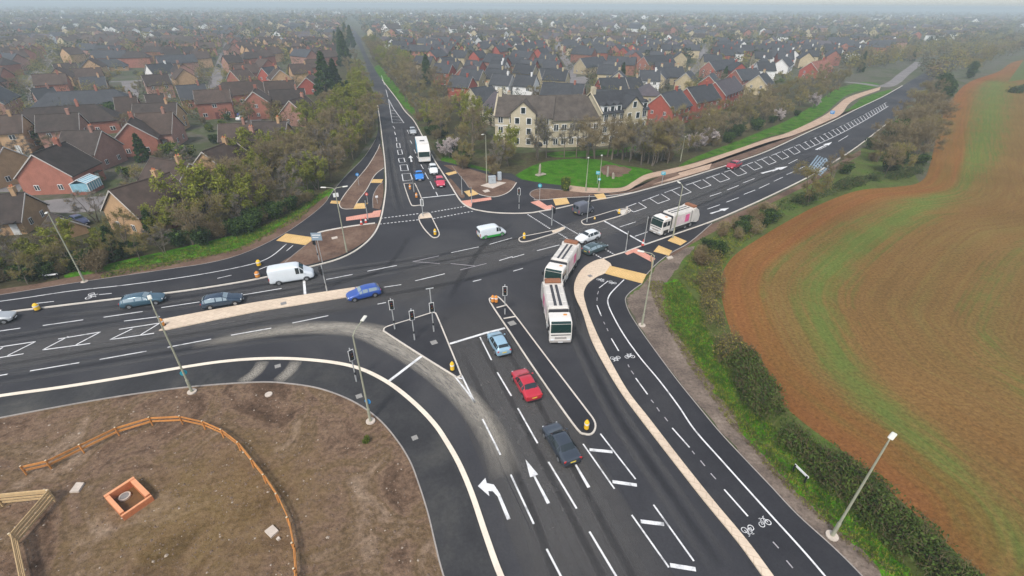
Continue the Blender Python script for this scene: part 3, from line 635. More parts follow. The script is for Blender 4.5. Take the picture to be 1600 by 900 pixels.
# zigzag hatch of the west arm
paint([(186, 515, 250, 505), (172, 531, 241, 521), (172, 531, 207, 514), (219, 524, 250, 505), (91, 530, 157, 519), (67, 547, 141, 537), (67, 547, 107, 526), (119, 539, 157, 519), (-10, 544, 56, 534), (-30, 564, 37, 553), (12, 556, 56, 534), (-30, 564, 5, 543), (194, 502, 250, 495)], .15, name='hatching')
# chevrons in the junction
paint([(645, 409, 686, 400), (645, 409, 687, 412), (704, 412, 743, 416), (719, 422, 760, 412)], .12, name='junction_mark', m='paint_worn')
# crossings: dotted rows
def dots(a, b, n, w=.28):
    A, B = P(*a), P(*b); mb = []
    out = []
    for i in range(n):
        t0, t1 = (i + .2) / n, (i + .75) / n
        out.append([(A[0] + (B[0] - A[0]) * t, A[1] + (B[1] - A[1]) * t) for t in (t0, t1)])
    return out
paint(dots((594, 341.5), (655, 334), 11) + dots((673, 332), (728, 322.5), 11) + dots((592, 350.5), (655, 343.5), 11) + dots((676, 342), (740, 330), 12), .26, name='crossing_dots')
paint(dots((842, 331), (868, 346), 12, .2) + dots((824, 335), (860, 358), 14) + dots((868, 346), (912, 371), 20) + dots((872, 364), (890, 375), 7) + dots((930, 381), (962, 399), 10) + dots((918, 390), (940, 404), 7), .24, name='crossing_dots')
# median ladder of the east arm
Ul = [(978, 324), (1050, 297), (1100, 280), (1150, 263), (1200, 245), (1250, 225.5), (1300, 204), (1345, 182), (1385, 160)]
Ll = [(990, 331.5), (1058, 308), (1108, 290.5), (1158, 273.5), (1208, 255), (1256, 235), (1306, 212.5), (1350, 189), (1388, 166)]
ul, ll = cat_rom(G(Ul), 8), cat_rom(G(Ll), 8)
def along(pl, d):
    for i in range(len(pl) - 1):
        l = math.dist(pl[i], pl[i + 1])
        if d <= l: t = d / l; return (pl[i][0] + (pl[i + 1][0] - pl[i][0]) * t, pl[i][1] + (pl[i + 1][1] - pl[i][1]) * t)
        d -= l
    return pl[-1]
def plen(pl): return sum(math.dist(pl[i], pl[i + 1]) for i in range(len(pl) - 1))
lu, l2 = plen(ul), plen(ll)
pitch_ = math.dist(P(990, 331.5), P(1027, 319)); cells = int(l2 / pitch_); segs = []
for i in range(cells):
    t0, t1, t2 = i / cells, (i + .52) / cells, (i + 1) / cells
    p0u, p1u, p2u = along(ul, t0 * lu), along(ul, t1 * lu), along(ul, t2 * lu)
    p0l, p1l, p2l = along(ll, t0 * l2), along(ll, t1 * l2), along(ll, t2 * l2)
    pa_, pb_ = along(ul, max(0, (i - .32) / cells * lu)), along(ul, (i + .42) / cells * lu)
    segs += [[p0u, p0l], [p1u, p1l], [p0l, p1l], [pa_, pb_]]
    if i > cells * .4: segs += [[p1l, p2l], [p0u, p2u]]
paint(segs, .17, name='hatching')
# median of the north arm
q = []
for c in ([(628, 272), (641, 271), (644.5, 281), (630, 283)], [(625, 258), (636, 257.5), (638, 266.5), (626.6, 267)], [(622.5, 248), (631, 247), (633, 253.5), (624, 254)], [(621, 235), (627.5, 234), (629, 241), (622.5, 242)], [(619.5, 224), (624.5, 224), (625.5, 231), (620.5, 231)]):
    for i in range(4): q.append((*c[i], *c[(i + 1) % 4]))
q += [(619, 215, 620, 221), (616.5, 206, 618, 211), (614, 197, 617, 201), (609, 168, 613, 192), (615, 170, 631, 192), (609.5, 172, 617, 173), (610, 177, 620, 178), (611, 182, 624, 183), (612, 187, 627, 188), (613, 192, 631, 192), (607, 155, 609, 168), (607, 155, 615, 170), (603, 140, 606, 152), (596, 118, 601, 133)]
paint(q, .17, name='hatching')
paint([(636, 203, 639, 209), (641, 220, 644, 225), (647, 234, 650, 240), (651, 244, 656, 250.5), (657.5, 257, 661.5, 264), (664, 270, 669.5, 280), (672, 283.5, 678, 295.5), (681, 300, 684, 306)], .15, name='lane_line')

# arrows, flat shapes in a local frame (x forward)
def arrow(base, tip, kind='straight', W=1.0):
    A, B = Vector(P(*base)), Vector(P(*tip)); L_ = (B - A).length; f = (B - A) / L_; s = Vector((-f.y, f.x))
    mb = MB()
    def poly(pts): mb.sheet([tuple(A + f * x + s * y) for x, y in pts], .0385)
    if kind == 'straight':
        poly([(0, -.13 * W), (L_ * .6, -.08 * W), (L_ * .6, -.36 * W), (L_, 0), (L_ * .6, .36 * W), (L_ * .6, .08 * W), (0, .13 * W)])
    elif kind == 'shaft':
        poly([(0, -.13 * W), (L_, -.09 * W), (L_, .09 * W), (0, .13 * W)])
    else:
        pts = [(0, -.15), (L_ * .58, -.12), (L_ * .76, .1), (L_ * .82, .5), (L_ * .66, .5), (L_ * .86, 1.15), (L_ * 1.06, .5), (L_ * .95, .5), (L_ * .86, -.02), (L_ * .62, -.36), (0, -.15)]
        poly([(0, .14), (L_ * .55, .11), (L_ * .70, .30), (L_ * .74, .62), (L_ * .62, .70), (L_ * .93, 1.25), (L_ * 1.06, .45), (L_ * .93, .50), (L_ * .84, .02), (L_ * .60, -.14), (0, -.14)])
    struct('lane_arrow', mb, M['paint'])
arrow((795, 812), (768, 748), 'left'); arrow((857, 787), (821, 718)); arrow((920, 762), (884, 700))
arrow((1190, 271), (1231, 260), W=2.2); arrow((1110, 334), (1139, 325), W=1.6); arrow((643, 253), (641, 243), W=1.6); arrow((1275, 234), (1300, 222), W=2)

def bike(c, fwd, s=1.0, z=.1165):
    A, B = Vector(P(*c)), Vector(P(*fwd)); f = (B - A).normalized(); r = Vector((f.y, -f.x))
    mb = MB()
    T = lambda x, y: tuple(A + r * x * s + f * y * s)
    for x in (-.52, .52):
        ring = [T(x + .36 * math.cos(2 * PI * i / 14), -.3 + .36 * math.sin(2 * PI * i / 14)) for i in range(14)]
        mb.ribbon(ring, .10 * s, z, closed=True)
    for a, b in (((-.52, -.3), (-.2, .35)), ((-.2, .35), (.35, .4)), ((.52, -.3), (.35, .55)), ((-.2, .35), (0, -.3)), ((0, -.3), (.35, .4)), ((-.52, -.3), (0, -.3)), ((-.35, .5), (-.05, .5)), ((.35, .55), (.6, .6))):
        mb.ribbon([T(*a), T(*b)], .09 * s, z + .001)
    struct('cycle_symbol', mb, M['paint'], tri=False)
bike((962, 562), (970, 578), .62); bike((983, 557), (975, 541), .62); bike((1170, 831), (1185, 850), .56); bike((1192, 816), (1177, 798), .56); bike((939, 438), (950, 430), .62); bike((956, 443), (943, 453), .62); bike((145, 463), (160, 461), .9)

# pale dust swept off the left-turn lane, pale blue cross-hatch scuffs on the far carriageway
def dust(pts, w, z=.0335, m='dust', name='road_dust', world=False):
    line = pts if world else cat_rom(G(pts), 6); n = len(line)
    mb = MB(); mb.ribbon(line, w, z); me = mb.mesh(name, M[m])
    uv = me.uv_layers.new(name='uv')
    for p in me.polygons:
        for li, vi in zip(p.loop_indices, p.vertices):
            i = vi % n; uv.data[li].uv = ((0 if vi < n else 1), i / (n - 1))
    o = bpy.data.objects.new(name, me); COL.objects.link(o); o['kind'] = 'structure'
dust([(330, 534), (420, 518), (490, 512), (560, 517), (615, 541), (668, 573), (716, 612), (754, 656), (778, 700), (792, 745)], 2.9)
dust([(300, 541), (400, 523), (480, 513), (540, 510), (600, 523), (655, 555), (700, 590)], 1.6, .0345)
dust([(560, 505), (620, 520), (680, 560), (735, 620), (768, 672), (786, 715)], 1.1, .0348)
dust([(375, 600), (400, 583), (412, 565)], 1.5, .1135); dust([(433, 598), (452, 582), (464, 565)], 1.5, .1135)
# older, greyer surfacing and the tracks wheels leave
def track(m, pts, w, z): dust(pts, w, z, m, 'worn_asphalt')
track('patch', [(700, 480), (745, 545), (800, 640), (865, 760), (930, 890), (1000, 1020)], 9.5, .0308)
track('patch', [(-150, 590), (0, 560), (200, 525), (400, 490), (560, 465), (700, 440)], 5.5, .0310)
track('patch', [(600, 470), (700, 420), (850, 380), (960, 345), (1100, 300), (1250, 240)], 8, .0312)
z_ = .0315
for lane in ([(745, 530), (790, 610), (850, 725), (915, 850), (960, 940)], [(775, 520), (830, 610), (893, 725), (960, 850), (1010, 940)], [(720, 545), (768, 650), (812, 750), (850, 850), (880, 940)], [(-80, 606), (100, 577), (250, 553), (400, 530), (520, 522)], [(-80, 585), (100, 555), (250, 530), (400, 505), (560, 480)],
             [(-80, 545), (100, 515), (200, 500)], [(60, 492), (250, 470), (420, 444), (520, 425), (680, 400), (900, 352)], [(60, 503), (250, 480), (440, 455), (600, 425), (760, 395), (900, 365)], [(880, 470), (905, 530), (960, 640), (1040, 760), (1130, 890)], [(930, 370), (880, 400), (868, 440), (885, 500)],
             [(1000, 360), (1100, 318), (1200, 275), (1280, 238)], [(985, 350), (1090, 309), (1190, 267), (1270, 232)], [(940, 320), (1050, 291), (1150, 259), (1250, 217)], [(650, 310), (640, 250), (630, 200)], [(690, 300), (665, 250), (645, 200)], [(625, 330), (612, 270), (604, 210)]):
    g = cat_rom(G(lane), 6); px_ = lane
    for off in (-.8, .8):
        pts = []
        for i in range(len(g)):
            a, b = g[max(i - 1, 0)], g[min(i + 1, len(g) - 1)]; l = math.dist(a, b) or 1
            pts.append((g[i][0] - (b[1] - a[1]) / l * off, g[i][1] + (b[0] - a[0]) / l * off))
        z_ += .00006; dust(pts, .75, z_, 'wear' if off < 0 or True else 'oil', 'worn_asphalt', True)
    z_ += .00006; dust(g, .7, z_, 'oil', 'worn_asphalt', True)
for pts, w in (([(480, 640), (560, 610), (640, 585)], .01),): pass
for pts in ([(860, 400), (760, 430), (640, 455), (540, 470)], [(700, 470), (730, 420), (760, 380), (800, 350)], [(905, 520), (900, 470), (890, 430), (920, 385)], [(640, 370), (600, 420), (520, 445), (420, 470)]):
    z_ += .0001; dust(pts, 1.0, z_, 'oil', 'worn_asphalt')
mb = MB()
for i in range(7):
    t = i / 6
    mb.ribbon(G([(1262 + 28 * t, 262 - 15 * t), (1283 + 14 * t, 275 - 12 * t)]), .3, .037)
    mb.ribbon(G([(1262 + 20 * t, 264 + 10 * t), (1278 + 22 * t, 243 + 10 * t)]), .3, .0385)
m_scuff = mat('pale_blue_scuffs', (.20, .27, .32), .8, .3, 1.5, coords='pos')
struct('road_scuff', mb, m_scuff, tri=False)

# --- the ploughed field: rows follow its rim
FB = [(2100, 84), (1720, 84), (1600, 93), (1560, 112), (1515, 128), (1485, 158), (1467, 200), (1453, 258), (1438, 284), (1400, 292), (1340, 298), (1280, 320), (1230, 346), (1190, 370), (1150, 397), (1131, 422), (1126, 450), (1136, 500), (1160, 560), (1200, 611), (1260, 664), (1330, 715), (1400, 776), (1470, 840), (1530, 900), (1640, 1010), (1800, 1200), (2600, 1200), (3400, 600), (3300, 130)]
fb = cat_rom(G(FB[:27]), 6) + G(FB[27:])
Cx, Cy = P(1900, 330)
nv = len(fb); NU = 90
B1 = cat_rom(G([(1556, 128), (1548, 165), (1540, 205), (1525, 245), (1480, 290), (1420, 335), (1360, 368), (1310, 405), (1282, 450), (1278, 490), (1292, 535), (1325, 585), (1372, 635), (1430, 690), (1490, 750), (1560, 820), (1700, 960)]), 4)
B2 = cat_rom(G([(1440, 310), (1380, 330), (1310, 355), (1250, 385), (1205, 425), (1188, 465), (1192, 505), (1215, 555), (1258, 610), (1320, 665), (1395, 725), (1470, 790), (1560, 880), (1700, 1020)]), 4)
B3 = cat_rom(G([(1700, 330), (1600, 395), (1540, 470), (1560, 560), (1640, 640), (1760, 740)]), 4)
def dline(x, y, pl): return min((x - a) ** 2 + (y - b) ** 2 for a, b in pl) ** .5
def dseg(x, y, pl):
    m = 1e18
    for i in range(len(pl) - 1):
        ax, ay = pl[i]; bx, by = pl[i + 1]; dx, dy = bx - ax, by - ay
        t = max(0, min(1, ((x - ax) * dx + (y - ay) * dy) / (dx * dx + dy * dy + 1e-9)))
        m = min(m, (x - ax - dx * t) ** 2 + (y - ay - dy * t) ** 2)
    return m ** .5
vs = []; us = []; u2 = []
fbl = fb[:133]
fcum = [0]
for i in range(nv - 1): fcum.append(fcum[-1] + math.dist(fb[i], fb[i + 1]))
for j in range(NU + 1):
    t = (j / NU) ** 1.5
    for i, (x, y) in enumerate(fb):
        X, Y = x + (Cx - x) * t, y + (Cy - y) * t
        vs.append((X, Y, .012)); dr = dseg(X, Y, fbl)
        d1, d2, d3 = dseg(X, Y, B1), dseg(X, Y, B2), dseg(X, Y, B3)
        w1 = 2.6 + .028 * max(0, Y - 20)
        us.append((dr, fcum[i])); u2.append((min(d1 / w1, .45 + d2 / 1.4, .75 + d3 / 5), dr))
fs = [(j * nv + i, j * nv + i + 1, (j + 1) * nv + i + 1, (j + 1) * nv + i) for j in range(NU) for i in range(nv - 1)] + [(j * nv + nv - 1, j * nv, (j + 1) * nv, (j + 1) * nv + nv - 1) for j in range(NU)]
me = bpy.data.meshes.new('ploughed_field'); me.from_pydata(vs, [], fs); me.materials.append(M['field'])
uv = me.uv_layers.new(name='uv'); uvb = me.uv_layers.new(name='bands')
for p in me.polygons:
    for li, vi in zip(p.loop_indices, p.vertices): uv.data[li].uv = us[vi]; uvb.data[li].uv = u2[vi]
o = bpy.data.objects.new('field', me); COL.objects.link(o); o['kind'] = 'structure'
area('field_beyond', [(1575, 128), (1640, 118), (1760, 100), (1760, 60), (1600, 93)], .020, M['rough_grass'], False)

# --- estate streets
area('estate_road', [(30, 318), (90, 311), (165, 306), (172, 316), (150, 330), (110, 333), (45, 330), (20, 352), (-20, 350), (10, 322)], .012, M['estate_road'], False)
area('estate_road', [(-10, 285), (20, 270), (42, 262), (48, 275), (30, 300), (0, 300)], .0125, M['estate_road'], False)
area('estate_road', [(868, 162), (880, 140), (884, 128), (895, 121), (915, 119), (920, 124), (908, 138), (902, 162)], .012, M['estate_road'], False)
area('estate_road', [(322, 160), (326, 135), (332, 120), (342, 120), (338, 140), (336, 165)], .012, M['estate_road'], False)
area('estate_road', [(380, 192), (395, 181), (402, 177), (412, 180), (405, 195)], .012, M['estate_road'], False)

STREETS = [cat_rom(G(s), 5) for s in ([(-60, 128), (60, 129), (200, 127), (330, 119), (400, 116), (470, 113)], [(-80, 88), (150, 86), (330, 84), (520, 80)], [(330, 160), (336, 130), (345, 100), (352, 80), (356, 66)], [(60, 160), (52, 128), (70, 100), (84, 84), (92, 66)], [(196, 170), (205, 145), (200, 127)],
    [(640, 80), (720, 78), (800, 80), (880, 76), (1000, 74), (1130, 80), (1250, 82)], [(890, 130), (893, 108), (884, 95), (875, 80), (870, 66)], [(1010, 118), (960, 104), (893, 108)], [(1060, 125), (1090, 105), (1100, 80), (1110, 62)], [(700, 118), (760, 108), (800, 96), (893, 108)])]
for i, s in enumerate(STREETS):
    mb = MB(); mb.ribbon(s, 5.5, .0131 + i * .0008); struct('estate_road', mb, M['estate_road'], tri=False)

area('asphalt_patch', [(411, 566), (453, 564.5), (439, 598), (396, 597)], .1132, M['asphalt_new'], False)
paint([(700, 560, 770, 700), (770, 700, 830, 830), (930, 700, 1010, 830), (1010, 830, 1060, 910), (560, 470, 760, 430), (200, 530, 420, 495), (900, 600, 960, 700)], .06, .0328, 'surface_joint', 'asphalt_new')

rough_area('soil_bed', [(945, 258), (968, 260), (985, 264), (975, 274), (955, 276), (940, 270)], .0215, M['soil_red'], .3, 6)
# ================================================================== VEHICLES
ST = {  # x, z low, z shoulder, z top, half widths low / shoulder / top (fractions of half width); z as fractions of height
 'hatch': [(-.5, .26, .52, .56, .78, .86, .72), (-.485, .16, .58, .64, .88, .95, .74), (-.45, .14, .63, .84, .94, .99, .64), (-.36, .13, .635, .965, .97, 1, .63), (-.12, .13, .63, 1.0, .97, 1, .655), (.06, .13, .62, .975, .97, 1, .64), (.235, .13, .61, .665, .97, 1, .80), (.37, .13, .57, .615, .96, .98, .74), (.465, .17, .47, .51, .88, .9, .66), (.5, .26, .40, .43, .74, .76, .6)],
 'saloon': [(-.5, .26, .54, .58, .78, .85, .7), (-.485, .16, .60, .655, .88, .94, .74), (-.40, .14, .635, .70, .94, .98, .76), (-.335, .13, .64, .715, .97, 1, .74), (-.19, .13, .64, .965, .97, 1, .62), (.0, .13, .63, 1.0, .97, 1, .64), (.09, .13, .62, .97, .97, 1, .63), (.235, .13, .61, .665, .97, 1, .80), (.38, .13, .57, .615, .96, .98, .74), (.47, .17, .47, .51, .88, .9, .66), (.5, .26, .40, .43, .74, .76, .6)],
 'estate': [(-.5, .26, .52, .56, .78, .86, .72), (-.487, .16, .58, .64, .88, .95, .74), (-.46, .14, .63, .80, .94, .99, .66), (-.40, .13, .635, .95, .97, 1, .64), (-.12, .13, .63, 1.0, .97, 1, .66), (.05, .13, .62, .975, .97, 1, .64), (.215, .13, .61, .665, .97, 1, .80), (.37, .13, .57, .615, .96, .98, .74), (.465, .17, .47, .51, .88, .9, .66), (.5, .26, .40, .43, .74, .76, .6)],
 'van': [(-.5, .14, .50, .94, .94, .96, .88), (-.49, .12, .50, .98, .98, 1, .90), (-.2, .12, .50, 1.0, .98, 1, .90), (.10, .12, .50, 1.0, .98, 1, .89), (.20, .12, .50, .97, .98, 1, .86), (.335, .12, .50, .60, .98, 1, .84), (.43, .12, .46, .51, .95, .96, .76), (.485, .15, .36, .41, .86, .88, .66), (.5, .2, .3, .33, .76, .78, .62)],
}
WIN = {  # roofline station span of side glass, windscreen and rear-glass station pairs
 'hatch': ((2, 6), (5, 6), (1, 3)), 'saloon': ((3, 7), (6, 7), (3, 4)), 'estate': ((2, 6), (5, 6), (1, 3)), 'van': ((3, 5), (4, 5), None)}
WB = {'hatch': .295, 'saloon': .295, 'estate': .295, 'van': .30}
paints = {}
def carpaint(key, col, rough=.28, metal=.1):
    if key not in paints: paints[key] = mat(key + '_car_paint', col, rough, .04, 1.5, metal=metal, spec=.5, coat=.5)
    return paints[key]

def make_car(name, label, cat, at, ahead, paint, L, W, H, style, group=None, face=1, glass='glass', zc=.55, rear_dark=False, stripe=None):
    x, y = P(*at, zc); hx, hy = P(*ahead, zc)
    t = thing(name, label, cat, (x, y, .031), math.atan2(hy - y, hx - x), group)
    S = ST[style]; hw = W / 2
    rings = []
    for (fx, zl, zs, zt, wl, ws, wt) in S:
        X = fx * L; zl, zs, zt = zl * H, zs * H, zt * H
        zm = zl + (zs - zl) * .55
        half = [(wl * hw * .9, zl), (wl * hw, zl + .06), (max(wl, ws) * hw, zm), (ws * hw * .985, zs), (wt * hw + (ws - wt) * hw * .07, zs + (zt - zs) * .9), (wt * hw * .88, zt - .01 * H), (wt * hw * .5, zt + .005)]
        rings.append([(X, yy, zz) for yy, zz in half] + [(X, -yy, zz) for yy, zz in reversed(half)])
    n = 14; vs = [p for r in rings for p in r]; fs = []
    for i in range(len(rings) - 1):
        for j in range(n):
            j2 = (j + 1) % n
            fs.append((i * n + j, (i + 1) * n + j, (i + 1) * n + j2, i * n + j2))
    fs.append(tuple(range(n))); fs.append(tuple((len(rings) - 1) * n + j for j in range(n))[::-1])
    body = MB(); body.add(vs, fs)
    bo = body.build('body', [paint], t, smooth=True)
    bm = bmesh.new(); bm.from_mesh(bo.data); bmesh.ops.recalc_face_normals(bm, faces=bm.faces); bm.to_mesh(bo.data); bm.free()
    sd_ = bo.modifiers.new('smooth', 'SUBSURF'); sd_.levels = 1; sd_.render_levels = 1
    if stripe:   # lower coloured band fixed on both flanks
        for sgn in (1, -1):
            sb_ = MB(); sb_.box((0 - .02 * L, sgn * (hw + .006), stripe[1]), (L * .82, .02, stripe[2])); sb_.build('side_stripe', stripe[0], t)
    # glass patches
    def patch(i0, j0, i1, j1, ins=(.1, .9, .12, .92), off=.012, pts=None):
        A, B, C_, D = [Vector(rings[i][j % n]) for i, j in ((i0, j0), (i1, j0), (i1, j1), (i0, j1))]
        def bl(u, v): return (A * (1 - u) + B * u) * (1 - v) + (D * (1 - u) + C_ * u) * v
        q = [bl(ins[0], ins[2]), bl(ins[1], ins[2]), bl(ins[1], ins[3]), bl(ins[0], ins[3])]
        nn = (q[1] - q[0]).cross(q[3] - q[0]); nn = nn if nn.length > 1e-6 else (q[2] - q[1]).cross(q[0] - q[1]); nn.normalize()
        c = (q[0] + q[2]) / 2
        if nn.dot(c - Vector((c.x * .6, 0, .5 * H))) < 0: nn = -nn
        q2 = [p + nn * off for p in q]; q1 = [p - nn * .03 for p in q]
        return q1, q2
    def glassbox(mb, q1, q2):
        mb.add([tuple(p) for p in q1] + [tuple(p) for p in q2], [(4, 5, 6, 7), (0, 1, 5, 4), (1, 2, 6, 5), (2, 3, 7, 6), (3, 0, 4, 7), (0, 3, 2, 1)])
    def wrap(i0, i1, u0, u1, off=.012):
        """glass that follows the curve of the body from station i0 to i1"""
        mb = MB(); sts = list(range(i0, i1 + 1)); cols = []
        for j in range(4, 10):
            path = [Vector(rings[i][j]) for i in sts]; Ls = [0]
            for a, b in zip(path, path[1:]): Ls.append(Ls[-1] + (b - a).length)
            def at_(f):
                d = f * Ls[-1]
                for q in range(len(path) - 1):
                    if d <= Ls[q + 1] + 1e-9: return path[q].lerp(path[q + 1], (d - Ls[q]) / max(Ls[q + 1] - Ls[q], 1e-6))
                return path[-1]
            cols.append([at_(u0 + (u1 - u0) * k / 4) for k in range(5)])
        for c in (cols[0], cols[-1]):
            for k in range(5): c[k] = c[k].lerp((cols[1] if c is cols[0] else cols[-2])[k], .35)
        nx = 1 if (cols[0][-1].z < cols[0][0].z) else -1
        sl_ = cols[2][-1] - cols[2][0]; nn = Vector((-sl_.z, 0, sl_.x)).normalized()
        if nn.z < 0: nn = -nn
        vs = [tuple(p + nn * off) for c in cols for p in c]; fs = []
        for a in range(5):
            for k in range(4): fs.append((a * 5 + k, a * 5 + k + 1, (a + 1) * 5 + k + 1, (a + 1) * 5 + k))
        mb.add(vs, fs); return mb
    (s0, s1), (w0, w1), rw = WIN[style]
    for jj in ((3, 4), (10, 9)):
        for i in range(s0, s1):
            mb = MB()
            lead = .5 if i == s0 and style != 'van' else .07
            tail = .93 if i < s1 - 1 else .55
            if style == 'van' and i == s1 - 1: tail = .62
            if style == 'van' and i == s0: lead = .12
            glassbox(mb, *patch(i, jj[0], i + 1, jj[1], (lead, tail, .08, .88)))
            mb.build('side_window', M[glass], t)
    ws_ = wrap(w0, w1, .08, .95); ws_.build('windscreen', M[glass], t)
    if rw:
        mb = wrap(rw[0], rw[1], *((.42, .93) if style != 'saloon' else (.12, .93))); mb.build('rear_window', M[glass], t)
    elif style == 'van':
        for sgn in (1, -1):
            mb = MB(); mb.box((-L * .5 - .01, sgn * hw * .42, H * .72), (.03, hw * .6, H * .24)); mb.build('rear_window', M[glass], t)
    # wheels
    wr = .32 if style != 'van' else .35
    for fx in (-WB[style], WB[style] + .02):
        for sgn in (1, -1):
            wb_ = MB(); wb_.tube([(fx * L, sgn * (hw - .22), wr), (fx * L, sgn * (hw - .03), wr), (fx * L, sgn * (hw + .008), wr)], [wr, wr, wr * .88], 16)
            wo = wb_.build('wheel', M['tyre'], t)
            r_ = MB(); r_.tube([(fx * L, sgn * (hw - .02), wr), (fx * L, sgn * (hw + .018), wr)], wr * .6, 12); r_.build('rim', M['rim'], wo)
            arch = MB()
            pts = [(fx * L + math.cos(a) * (wr + .05), sgn * (hw - .005), wr + math.sin(a) * (wr + .05)) for a in [PI * k / 8 for k in range(9)]]
            arch.tube(pts, .035, 5); arch.build('wheel_arch', M['black'], t)
    for sgn in (1, -1):
        zf = .44 * H if style != 'van' else .36 * H
        mb = MB(); mb.box((L * .468, sgn * hw * .66, zf), (.12, hw * .3, .13), rz=-sgn * .35, bev=.03); mb.build('headlight', M['clear_lens'], t)
        zr_ = .58 * H if style != 'van' else .42 * H
        mb = MB(); mb.box((-L * .487, sgn * hw * (.78 if style != 'van' else .9), zr_), (.10, hw * .26 if style != 'van' else .12, .17 if style != 'van' else .5), rz=sgn * .3 if style != 'van' else 0, bev=.03); mb.build('taillight', M['red_lens'], t)
        mb = MB(); i = w1
        mb.box((S[i][0] * L - .22, sgn * (hw + .09), S[i][2] * H + .09), (.14, .2, .14), bev=.04); mb.build('wing_mirror', [paint], t)
    mb = MB(); mb.box((L * .5 - .02, 0, .30 * H if style != 'van' else .22 * H), (.05, hw * 1.2, .16)); mb.build('grille', M['black'], t)
    mb = MB(); mb.box((L * .5 + .005, 0, .24 * H if style != 'van' else .15 * H), (.03, .5, .11)); mb.build('front_plate', M['plate_w'], t)
    mb = MB(); mb.box((-L * .5 - .004, 0, .46 * H if style != 'van' else .25 * H), (.03, .5, .11)); mb.build('rear_plate', M['plate_y'], t)
    mb = MB(); mb.box((-L * .497, 0, .2 * H), (.10, W * .8, .12), bev=.03); mb.build('rear_bumper', M['black'], t)
    return t

Gs = 'cars and vans at the junction'
make_car('hatchback_car', 'pale blue hatchback waiting at the stop line beside the long narrow island', 'car', (779, 536), (762, 506), carpaint('pale_blue', (.27, .42, .52)), 4.0, 1.75, 1.5, 'hatch', Gs, glass='glass')
make_car('saloon_car', 'bright red car queuing behind the pale blue hatchback', 'car', (822, 600), (801, 564), carpaint('bright_red', (.46, .022, .04)), 4.4, 1.85, 1.42, 'saloon', Gs)
make_car('saloon_car', 'dark slate grey saloon with a yellow rear plate, last in the queue', 'car', (876, 692), (851, 652), carpaint('slate_grey', (.035, .045, .06)), 4.5, 1.84, 1.43, 'saloon', Gs, glass='glass')
make_car('panel_van', 'large plain white panel van beside the soil triangle', 'van', (455, 426), (500, 419), carpaint('van_white', (.62, .66, .68), .4, 0), 5.7, 2.05, 2.45, 'van', Gs, zc=1.2)
make_car('panel_van', 'small white van with a green lower band crossing the junction', 'van', (768, 361), (800, 355), carpaint('van_white', (.62, .66, .68), .4, 0), 4.7, 1.85, 1.95, 'van', Gs, zc=.9, stripe=(mat('van_green', (.03, .30, .05), .45, .05, 2), .42, .36))
make_car('estate_car', 'dark teal grey estate car furthest back beside the cycle track', 'car', (224, 469), (262, 463), carpaint('teal_grey', (.055, .115, .155), .22, .3), 4.7, 1.85, 1.5, 'estate', Gs, glass='glass_pale')
make_car('estate_car', 'near black estate car just behind the white panel van', 'car', (348, 470), (384, 464), carpaint('ink_black', (.022, .045, .075), .22, .3), 4.6, 1.85, 1.55, 'estate', Gs, glass='glass_pale')
make_car('hatchback_car', 'royal blue car driving past the tip of the paved strip', 'car', (568, 458), (535, 466), carpaint('royal_blue', (.03, .085, .34)), 4.3, 1.8, 1.5, 'estate', Gs, glass='glass_pale')
make_car('estate_car', 'silver car just entering the frame near the cycle track', 'car', (-14, 499), (10, 495), carpaint('silver', (.48, .50, .50), .3, .4), 4.5, 1.8, 1.5, 'estate', Gs)
make_car('suv_car', 'white crossover car waiting behind the middle refuse lorry', 'car', (918, 371), (895, 379), carpaint('clean_white', (.66, .68, .68), .3, 0), 4.4, 1.85, 1.6, 'hatch', Gs)
make_car('estate_car', 'dark green car passing the white crossover at the crossing', 'car', (930, 388), (955, 378), carpaint('dark_green', (.06, .095, .10), .22, .3), 4.5, 1.85, 1.5, 'estate', Gs, glass='glass_pale')
make_car('saloon_car', 'small crimson car alone on the wide right hand road', 'car', (1146, 259), (1120, 269), carpaint('crimson', (.36, .02, .035)), 4.3, 1.8, 1.5, 'hatch', Gs)
make_car('saloon_car', 'vivid blue car by the bollards of the far refuge', 'car', (655, 275), (658, 292), carpaint('vivid_blue', (.02, .20, .60)), 4.3, 1.8, 1.5, 'saloon', Gs)
make_car('hatchback_car', 'pinkish red car at the front of the far queue', 'car', (687.5, 285), (692.5, 300), carpaint('pink_red', (.55, .05, .09)), 4.1, 1.75, 1.5, 'hatch', Gs)
make_car('suv_car', 'white car between the pinkish red car and the white lorry', 'car', (677, 266), (681, 281), carpaint('clean_white', (.66, .68, .68), .3, 0), 4.4, 1.8, 1.65, 'hatch', Gs)
make_car('suv_car', 'silver car following the white and blue lorry', 'car', (645, 206), (650, 219), carpaint('silver', (.48, .50, .50), .3, .4), 4.4, 1.8, 1.6, 'hatch', Gs)
make_car('panel_van', 'small dark grey boxy van by the far island', 'van', (912, 325), (930, 320), carpaint('box_grey', (.09, .095, .115), .5, 0), 3.9, 1.9, 2.2, 'van', Gs, zc=1.0)

for o in list(COL.objects):
    if o.get('label') in ('vivid blue car by the bollards of the far refuge', 'pinkish red car at the front of the far queue', 'white car between the pinkish red car and the white lorry', 'silver car following the white and blue lorry', 'small crimson car alone on the wide right hand road'): o.scale = (1.1, 1.1, 1.1)
